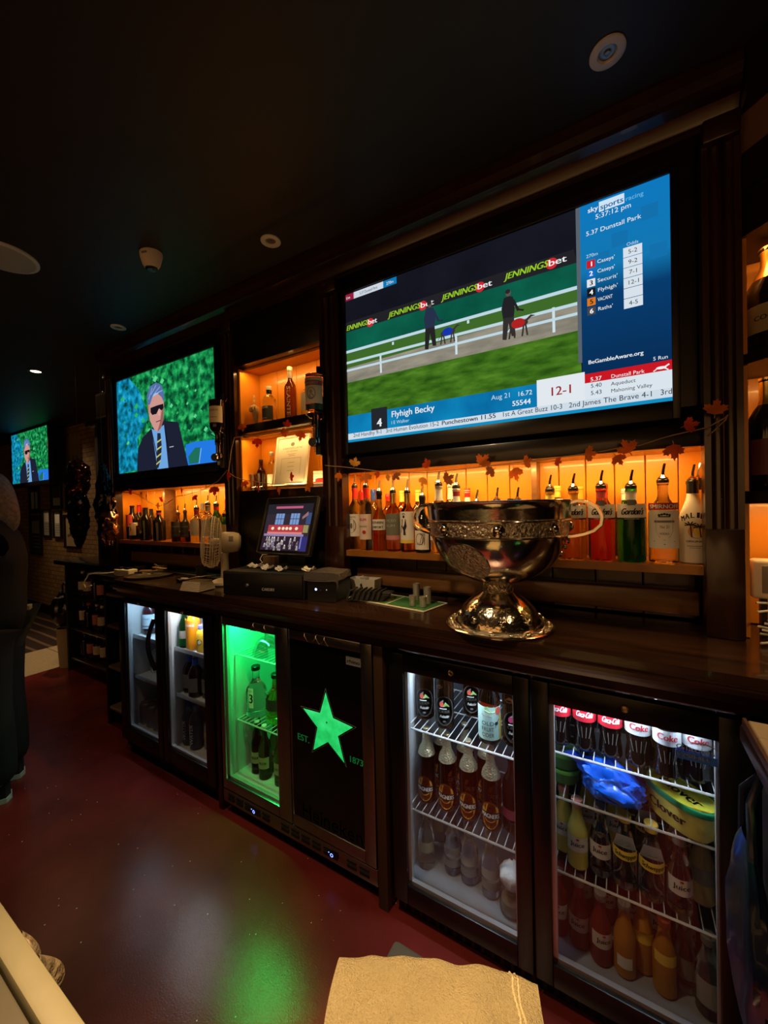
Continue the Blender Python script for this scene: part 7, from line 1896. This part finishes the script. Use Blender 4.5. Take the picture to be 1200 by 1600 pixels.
garland('autumn maple leaf garland hung across the bottle bay under the suited man TV',
        [(-1.7126,1.3,1.5433), (-1.7915,1.3,1.4924), (-1.9115,1.3,1.4545), (-2.038,1.3,1.4353), (-2.1597,1.3,1.4253), (-2.2506,1.3,1.3913), (-2.3446,1.3,1.3709), (-2.4538,1.3,1.4041), (-2.5749,1.3,1.4551), (-2.7686,1.3,1.4788)],
        [((-1.813,1.295,1.4435), .048, 175, LEAFR), ((-1.8818,1.295,1.4632), .028, 60, LEAFB), ((-1.9907,1.295,1.4126), .030, 140, LEAFR), ((-2.1071,1.295,1.4485), .046, 165, LEAFR), ((-2.3063,1.295,1.4152), .034, 30, LEAFR), ((-2.3487,1.295,1.3787), .034, 100, LEAFY), ((-2.4713,1.295,1.4318), .034, 150, LEAFB), ((-2.5359,1.295,1.4457), .034, 80, LEAFY), ((-2.6552,1.295,1.4741), .036, 60, LEAFR), ((-2.7585,1.295,1.4701), .034, 170, LEAFB)],
        1.30, 8)

# ------------------------------------------------------------------ the far left end
t = thing('end_cabinet', 'tall black cabinet at the left end of the back bar behind the balloons', 'cabinet', (-3.2, 1.5, .952))
T = Matrix.Translation((3.2, -1.5, -.95))
b = MB(); b.box(-3.40, -3.035, 1.42, 1.60, .952, 1.99, BLACKM, .004); b.xform(T).build('carcass', t); b = MB(); b.box(-3.46, -3.025, 1.38, 1.60, 1.991, 2.03, BLACKW, .008); b.xform(T).build('top_ledge', t)
b = MB(); b.box(-3.34, -3.09, 1.412, 1.421, 1.0, 1.95, BLACKW, .004); b.xform(T).build('door', t)
t = thing('pale_speaker', 'grey box shaped loudspeaker on top of the tall black cabinet', 'speaker', (-3.26, 1.48, 2.0325))
b = MB(); b.box(-.11, .09, -.06, .07, 0, .20, mat('grey_speaker', (0.10, 0.09, 0.07), 0.6), .008); b.build('case', t); b = MB(); b.box(-.09, .07, -.064, -.0605, .03, .18, mat('dark_speaker_cloth', (0.04, 0.036, 0.03), 0.8), .002); b.build('grille', t); b = MB()
for x in (-.09, .06): b.box(x - .006, x + .006, -.02, .0, .2, .235, CHROME, .002)
b.build('bracket_bolts', t)

t = thing('shelf_unit', 'low black open shelf unit of bottles at the far left', 'shelf unit', (-3.35, 1.5, 0))
T = Matrix.Translation((3.35, -1.5, 0))
x0, x1, yf, yb = -4.10, -2.46, 1.455, 1.555
for q in ((x0, x0 + .03, yf, yb + .35), (-3.18, -3.15, yf, 1.60), (-2.832, -2.801, yf - .25, 1.559), (x1 - .03, x1, yf, yb)):
    b = MB(); b.box(*q, 0, .915, BLACKM, .002); b.xform(T).build('side_panel', t)
b = MB(); b.box(x0 + .031, -3.181, 1.862, 1.90, 0, .915, BLACKM); b.xform(T).build('back_panel', t)
b = MB(); b.box(x0 - .08, -3.03, yf - .05, 1.90, .9155, .951, BLACKW, .006); b.box(-3.03, x1 + .03, 1.19, 1.56, .9155, .951, BLACKW, .006); b.xform(T).build('top', t)
PALE = mat('pale_shelf_board', (0.36, 0.28, 0.18), 0.6)
for z in (.10, .36, .62):
    b = MB(); b.box(x0 + .03, -3.18, yf + .01, 1.859, z, z + .02, BLACKW, .002); b.xform(T).build('dark_shelf', t)
for z in (.10, .36, .62, .82):
    b = MB(); b.box(-2.80, x1 - .03, yf - .25, 1.559, z, z + .018, PALE, .002); b.xform(T).build('pale_shelf', t)
random.seed(21)
kinds = [('dark wine bottle', 'wine', .036, DARKG, None), ('amber bottle', 'spirit', .036, AMBER, plain_art(.05, .13, 70, CREAM)), ('brown bottle with cream label', 'round', .036, BROWNG, plain_art(.05, .12, 70, CREAM)), ('clear bottle with pink label', 'spirit', .035, CLEAR, plain_art(.04, .12, 70, PINKP))]
protos = {}
for r, (z, H_) in enumerate(((.1205, .20), (.3805, .20), (.6405, .20))):
    for k in range(7):
        x = -4.0 + .118 * k; kd = kinds[(k * 3 + r) % 4]
        lab = '%s, %s from the left on the %s shelf of the unit' % (kd[0], ORD[k], ('bottom', 'middle', 'top')[r])
        if kd[0] not in protos: protos[kd[0]] = bottle('stored_bottle', lab, 'bottle', (x, 1.55, z), kd[1], kd[2], H_, kd[3], kd[4], cap=random.choice([GOLD, RED, BLACK, PAPER]), rz=.8, group='bottles stored on the low shelf unit')
        else: copy_thing(protos[kd[0]], (x, 1.55 - .01 * (k % 2), z), .8, lab)
t = thing('cream_bin', 'cream plastic bin standing beside the low shelf unit', 'bin', (-4.215, 1.50, .0016))
b = MB(); b.lathe([(0, 0), (.062, 0), (.078, .34), (.072, .34), (.058, .01), (0, .01)], mat('cream_bin_plastic', (0.40, 0.33, 0.22), 0.6), 28); b.build('bin_body', t); b = MB(); b.tube([(.079 * cos(2 * pi * i / 28), .079 * sin(2 * pi * i / 28), .338) for i in range(28)], .004, MATS['cream_bin_plastic'], 6, closed=True); b.build('rim', t)
t = thing('black_bag', 'bulging black bag on top of the cream bin', 'bag', (-4.245, 1.50, .346))
b = MB()
def bb(i, j):
    a = 2 * pi * i; e = -pi / 2 + pi * j; d = Vector((cos(e) * cos(a), cos(e) * sin(a), sin(e))); k = 1 + .25 * noise.noise(d * 2) + .1 * noise.noise(d * 6)
    return (.105 * d.x * k, .10 * d.y * k, .15 + .15 * d.z * (k if d.z > 0 else 1))
b.grid(30, 20, bb, mat('black_bag_plastic', (0.008, 0.008, 0.008), 0.25, coat=.4)); bmesh.ops.remove_doubles(b.bm, verts=b.bm.verts[:], dist=1e-5); b.build('bag', t)
b = MB(); b.tube([(-.03, 0, .27), (-.04, 0, .36), (0, 0, .39), (.04, 0, .36), (.03, 0, .27)], .008, BLACKM, 6); b.build('handle', t)

# foil balloons
def balloon(label, p_top, p_bot, rx, m, seedv, y, foot_m=None):
    L = p_top[2] - p_bot[2]
    t = thing('foil_balloon', label, 'balloon', (p_bot[0], y, p_bot[2]), 0, None)
    b = MB(); sv = Vector((seedv, seedv * 2, 0)); lean = p_top[0] - p_bot[0]
    def f(i, j):
        a = 2 * pi * i; r = rx * (sin(pi * (.05 + .9 * j)) ** .6) * (.75 + .45 * j if foot_m is None else 1.15 - .55 * j)
        d = Vector((cos(a), sin(a), j * 6)); k = 1 + .34 * noise.noise(d * 1.2 + sv) + .16 * noise.noise(d * 2.6 + sv) + .06 * abs(noise.noise(d * 6 + sv))
        return (r * k * cos(a) + lean * j, .55 * r * k * sin(a), L * j + .02 * noise.noise(d * 3 + sv))
    b.grid(44, 56, f, m); bmesh.ops.remove_doubles(b.bm, verts=b.bm.verts[:], dist=1e-5)
    if foot_m is not None:
        k = b.mi(foot_m)
        for fc in b.bm.faces:
            if fc.calc_center_median().z < L * .42: fc.material_index = k
    b.build('foil_body', t, 30)
    b = MB(); b.lathe([(.012, 0), (.004, .012), (.010, .024), (0, .025)], m, 12, Matrix.Translation((lean, 0, L - .008))); b.build('tied_neck', t)
    b = MB(); b.tube([(lean, 0, L + .01), (lean, 0, 2.415 - p_bot[2])], .0012, mat('dark_ribbon', (0.06, 0.04, 0.03), 0.5), 5); b.build('ribbon', t)


BRZ = mat('bronze_foil', (0.30, 0.11, 0.04), 0.16, 1.0); BLF = mat('black_foil', (0.05, 0.045, 0.055), 0.14, 1.0); ROSE = mat('rose_foil', (0.55, 0.30, 0.22), 0.2, 1.0)
balloon('crumpled bronze foil balloon hanging left of the black one', (-3.4505,1.33,1.7349), (-3.4761,1.33,1.3933), .115, BRZ, 1.7, 1.33)
balloon('crumpled dark brown foil balloon hanging below the bronze one', (-3.2918,1.27,1.4902), (-3.3207,1.27,1.103), .095, BLF, 3.1, 1.27)
balloon('tall black foil balloon with a rose coloured lower end', (-2.8271,1.22,1.6424), (-2.7782,1.22,1.1381), .10, BLF, 5.3, 1.22, ROSE)

# framed pictures on the brick wall
FRB = mat('dark_picture_frame', (0.012, 0.008, 0.006), 0.35)
def picture(label, a, c_, fw, art, bg):
    x0, z1, x1, z0 = a[0], a[2], c_[0], c_[2]
    t = thing('framed_picture', label, 'picture', ((x0 + x1) / 2, 2.17, (z0 + z1) / 2), 0, None)
    w, h = (x1 - x0) / 2, (z1 - z0) / 2
    b = MB()
    for q in ((-w, -w + fw, -h, h), (w - fw, w, -h, h), (-w + fw, w - fw, -h, -h + fw), (-w + fw, w - fw, h - fw, h)): b.box(q[0], q[1], -.028, -.0005, q[2], q[3], FRB, .003, None, 1)
    b.build('frame', t)
    b = MB(); c = Canvas(b, lambda u, v, L: (u, -.008 - .001 * L, v)); c.rect(-w + fw, w - fw, -h + fw, h - fw, bg, 1); art(c, w - fw, h - fw); b.build('print', t, 0, recalc=False)


PB = mat('pale_blue_print_and_reflection', (0.42, 0.50, 0.55), 0.25); SEP = mat('sepia_print', (0.38, 0.30, 0.18), 0.4); DKP = mat('dark_print', (0.05, 0.05, 0.06), 0.25)
A1 = lambda m: (lambda c, w, h: (c.rect(-w * .8, -w * .1, -h * .75, h * .7, m, 2), c.rect(w * .15, w * .8, -h * .75, h * .7, m, 2)))
A2 = lambda m: (lambda c, w, h: (c.rect(-w * .8, w * .8, h * .1, h * .8, m, 2), [c.rect(-w * .7, w * .7, -h * (.1 + .2 * k), -h * (.06 + .2 * k), GREYL, 2) for k in range(4)]))
A3 = lambda m: (lambda c, w, h: [c.ell(-w * .6 + w * .3 * k, -h * .3 + h * .1 * (k % 2), w * .16, h * .12, m, 2, 10) for k in range(5)])
picture('dark framed picture with two painted pale reflections under the small far TV', (-7.1483,2.17,1.7278), (-6.7991,2.17,1.3622), .025, A1(PB), DKP)  # pale blue panels are a glass reflection painted onto the print
picture('tall dark framed picture lowest at the left of the brick wall', (-7.1605,2.17,1.3392), (-6.7629,2.17,0.7853), .03, A2(mat('grey_photo', (0.2, 0.2, 0.2), 0.3)), DKP)
picture('small framed picture with a bright lower half, at the top of the middle column', (-6.4123,2.17,1.7281), (-6.0874,2.17,1.4109), .02, lambda c, w, h: c.rect(-w * .8, w * .8, -h * .8, -h * .1, PB, 2), DKP)
picture('pale framed document, left one of the middle pair', (-6.7086,2.17,1.4132), (-6.4491,2.17,1.0449), .022, A2(PAPER), mat('pale_document', (0.45, 0.46, 0.42), 0.3))
picture('pale framed document, right one of the middle pair', (-6.3602,2.17,1.3906), (-6.1174,2.17,1.035), .022, A2(PAPER), MATS['pale_document'])
picture('sepia framed group photograph low on the brick wall beside the balloons', (-6.0371,2.17,1.3371), (-5.6243,2.17,0.9133), .03, A3(mat('dark_sepia', (0.10, 0.07, 0.04), 0.4)), SEP)
picture('framed photograph partly behind the bronze balloon', (-5.9734,2.17,1.6745), (-5.6936,2.17,1.3649), .022, A3(PB), DKP)
t = thing('wall_poster', 'faded yellow poster on the brick wall above the bronze balloon', 'poster', (0, 2.168, 0))
b = MB(); c = Canvas(b, lambda u, v, L: (u, -.0015 * L, v)); q0, q1 = (-5.9428,2.17,2.2973), (-5.5723,2.17,1.8411)
b.box(q0[0], q1[0], -.0015, .0015, q1[2], q0[2], mat('faded_yellow_poster', (0.24, 0.18, 0.07), 0.7)); b.build('sheet', t)
b = MB(); c = Canvas(b, lambda u, v, L: (u, -.0016 - .0005 * L, v)); w_ = q1[0] - q0[0]
for k in range(3): c.rect(q0[0] + w_ * (.15 + .28 * k), q0[0] + w_ * (.30 + .28 * k), q1[2] + .04, q1[2] + .22, mat('poster_olive', (0.12, 0.12, 0.03), 0.7), 1)
b.build('poster_print', t, 0, recalc=False)

# ------------------------------------------------------------------ the person at the left edge
def skin_body(name, verts, edges, parent, m, sub=2):
    me = bpy.data.meshes.new(name); me.from_pydata([v[:3] for v in verts], edges, []); me.materials.append(m)
    o = bpy.data.objects.new(name, me); COL.objects.link(o)
    if parent: o.parent = parent
    sk = o.modifiers.new('skin', 'SKIN'); sk.use_smooth_shade = True
    me.skin_vertices.new() if not me.skin_vertices else None
    for i, v in enumerate(verts):
        d = me.skin_vertices[0].data[i]; r = v[3] if isinstance(v[3], tuple) else (v[3], v[3]); d.radius = r; d.use_root = (i == 0)
    s = o.modifiers.new('sub', 'SUBSURF'); s.levels = sub; s.render_levels = sub
    return o


SKIN = mat('skin', (0.42, 0.22, 0.15), 0.5); HAIR = mat('grey_hair', (0.20, 0.18, 0.16), 0.55, noise_scale=60, noise_amt=.4); BT = mat('black_top', (0.008, 0.008, 0.009), 0.85); BTR = mat('black_trousers', (0.006, 0.006, 0.007), 0.85); SOLE = mat('pale_shoe_sole', (0.45, 0.52, 0.50), 0.5)
PX_, PY_ = (-2.6286,0.6285,0)[0], (-2.6286,0.6285,0)[1]
per = thing('person', 'person in black with long grey hair, seen from behind at the left edge', 'person', (PX_, PY_, 0), radians(60))
# local frame: faces -x; y to the person's right-hand side of the picture depth
V = [(0, 0, .86, (.062, .065)), (.005, 0, 1.0, (.075, .09)), (.01, 0, 1.14, (.085, .115)), (.015, 0, 1.25, (.075, .11)), (.005, 0, 1.315, (.045, .05)), (-.01, 0, 1.37, (.042, .042)), (-.02, 0, 1.43, (.075, .065)), (-.015, 0, 1.49, (.085, .07)), (-.005, 0, 1.535, (.05, .045)),
     (-.095, 0, 1.455, .012), (-.115, 0, 1.44, .009), (-.085, 0, 1.405, .03),
     (.015, .16, 1.26, .052), (.02, .19, 1.15, .043), (.00, .20, 1.06, .038), (-.12, .16, 1.07, .030), (-.20, .11, 1.09, .025),
     (.015, -.16, 1.26, .052), (.02, -.19, 1.15, .043), (.00, -.20, 1.06, .038), (-.12, -.16, 1.07, .032), (-.20, -.11, 1.09, .025),
     (.01, .085, .76, .060), (.015, .095, .48, .062), (.03, .095, .30, .055), (.035, .095, .09, .038), (-.02, .095, .045, .035), (-.13, .10, .035, .028),
     (.01, -.085, .76, .060), (.02, -.095, .48, .062), (.035, -.095, .30, .055), (.04, -.095, .09, .038), (-.015, -.095, .045, .035), (-.12, -.10, .035, .028)]
E = [(0, 1), (1, 2), (2, 3), (3, 4), (4, 5), (5, 6), (6, 7), (7, 8), (6, 9), (9, 10), (6, 11), (3, 12), (12, 13), (13, 14), (14, 15), (15, 16), (3, 17), (17, 18), (18, 19), (19, 20), (20, 21), (0, 22), (22, 23), (23, 24), (24, 25), (25, 26), (26, 27), (0, 28), (28, 29), (29, 30), (30, 31), (31, 32), (32, 33)]
n = len(V)
for base, sy in ((16, 1), (21, -1)):
    bx, by, bz = V[base][:3]
    for k, (dy, L) in enumerate(((-.024, .058), (-.008, .066), (.008, .062), (.024, .050))):
        V.append((bx - .035, by + dy, bz - .004, .0095)); V.append((bx - .035 - L * .55, by + dy, bz - .010, .009)); V.append((bx - .03 - L, by + dy, bz - .032, .008))
        m_ = len(V); E += [(base, m_ - 3), (m_ - 3, m_ - 2), (m_ - 2, m_ - 1)]
    V.append((bx - .01, by - sy * .036, bz + .0, .010)); V.append((bx - .045, by - sy * .050, bz - .01, .009)); m_ = len(V); E += [(base, m_ - 2), (m_ - 2, m_ - 1)]
body = skin_body('body', V, E, per, SKIN)
top = [(0, 0, .73, (.15, .165)), (.005, 0, .98, (.118, .14)), (.01, 0, 1.13, (.122, .158)), (.015, 0, 1.25, (.105, .148)), (.006, 0, 1.315, (.058, .062)), (.015, .16, 1.262, .068), (.020, .185, 1.17, .058), (.004, .197, 1.08, .052), (.015, -.16, 1.262, .068), (.020, -.185, 1.17, .058), (.004, -.197, 1.08, .052)]
o = skin_body('top', top, [(0, 1), (1, 2), (2, 3), (3, 4), (3, 5), (5, 6), (6, 7), (3, 8), (8, 9), (9, 10)], per, BT)
tr = [(0, 0, .90, (.135, .15)), (.01, .09, .76, .105), (.015, .098, .48, .082), (.03, .098, .28, .078), (.035, .098, .07, .075), (.01, -.09, .76, .105), (.02, -.098, .48, .082), (.035, -.098, .28, .078), (.04, -.098, .07, .075)]
skin_body('trousers', tr, [(0, 1), (1, 2), (2, 3), (3, 4), (0, 5), (5, 6), (6, 7), (7, 8)], per, BTR)
hr = [(.005, 0, 1.56, (.05, .05)), (.012, 0, 1.50, (.098, .088)), (.030, 0, 1.42, (.088, .092)), (.055, 0, 1.33, (.055, .085)), (.062, 0, 1.24, (.030, .06))]
skin_body('hair', hr, [(0, 1), (1, 2), (2, 3), (3, 4)], per, HAIR)
for sy in (1, -1):
    b = MB()
    for z, k in ((0, 1),):
        pts = [(.075, sy * .098 + .036), (.085, sy * .098), (.075, sy * .098 - .036), (-.05, sy * .10 - .040), (-.14, sy * .10 - .040), (-.175, sy * .10), (-.14, sy * .10 + .042), (-.05, sy * .10 + .040)]
        b.prism([(x, y, 0) for x, y in pts], (0, 0, .022), SOLE)
        b.prism([(x * .95 + (.0), sy * .099 + (y - sy * .099) * .92, .0221) for x, y in pts], (0, 0, .05), BT)
    o = b.build('shoe', per, 50); o['label'] = 'black shoe with a pale sole'
b = MB(); b.box(.10, .125, .10, .15, .845, .87, mat('pale_badge', (0.35, 0.33, 0.24), 0.5), .003); b.build('belt_tag', per)

# ------------------------------------------------------------------ let things on one shelf stand clear of each other
def reach(o):
    r = 0.0
    for c in kids(o):
        if c.type == 'MESH':
            for v in c.data.vertices: r = max(r, v.co.x * v.co.x + v.co.y * v.co.y)
    return math.sqrt(r)


def settle(x0, x1, y0, y1, z0, z1, fixed=(), posts=()):
    P = []
    for o in COL.objects:
        if o.parent is None and o.type == 'EMPTY' and o.get('category') in ('bottle', 'can', 'carton', 'tub', 'glass', 'jar', 'ornament', 'cards', 'bowl'):
            l = o.location
            if x0 - .03 < l.x < x1 + .03 and y0 - .05 < l.y < y1 + .05 and z0 <= l.z <= z1: P.append([o, l.x, l.y, reach(o) + .0008])
    for it in range(220):
        for i in range(len(P)):
            a = P[i]
            for j in range(i + 1, len(P)):
                b = P[j]; dx, dy = b[1] - a[1], b[2] - a[2]; d = math.hypot(dx, dy) or 1e-4; g = a[3] + b[3] - d
                if g > 0:
                    k = g / 2 / d; a[1] -= dx * k; a[2] -= dy * k * .6; b[1] += dx * k; b[2] += dy * k * .6
            for fx, fy, fr in fixed:
                dx, dy = a[1] - fx, a[2] - fy; d = math.hypot(dx, dy) or 1e-4; g = a[3] + fr - d
                if g > 0: a[1] += dx / d * g; a[2] += dy / d * g
            for xa, xb, yp in posts:
                if a[1] + a[3] > xa and a[1] - a[3] < xb and a[2] - a[3] < yp: a[2] = yp + a[3]
            a[1] = min(max(a[1], x0 + a[3]), x1 - a[3]); a[2] = min(max(a[2], y0 + a[3]), y1 - a[3])
    for o, x, y, r in P: o.location.x = x; o.location.y = y


settle(-1.044, 0.234, 1.3365, 1.514, 1.15, 1.18, fixed=[(-.322, 1.178, .213), (-.262, 1.478, .038)], posts=[(-1.2, -1.0, 1.3665), (.183, .4, 1.3665)])
settle(-2.954, -1.736, 1.3365, 1.514, 1.15, 1.18, fixed=[(-2.5358, 1.478, .038)], posts=[(-3.2, -2.895, 1.3665), (-1.76, -1.6, 1.3665)])
settle(-1.652, -1.118, 1.338, 1.469, 1.76, 1.775)
settle(-1.652, -1.118, 1.338, 1.469, 1.436, 1.439, fixed=[(-1.43, 1.40, .03), (-1.36, 1.405, .04), (-1.29, 1.41, .035)])
for x0, x1, ya in ((-.638, -.235, 1.128), (-.205, .205, 1.128)):
    for z0, z1 in ((.08, .10), (.31, .34), (.59, .67)): settle(x0, x1, ya, 1.505, z0, z1)
for x0, x1 in ((-2.392, -2.016), (-1.984, -1.606)):
    for z0, z1 in ((.13, .14), (.39, .43), (.63, .65)): settle(x0, x1, 1.162, 1.505, z0, z1)
for z0, z1 in ((.15, .16), (.39, .41), (.69, .70)): settle(-1.512, -1.129, 1.128, 1.505, z0, z1)
settle(.279, .95, 1.30, 1.497, zs1 - .01, zs1 + .01)
settle(.279, .95, 1.30, 1.497, zs2 - .01, zs2 + .01)
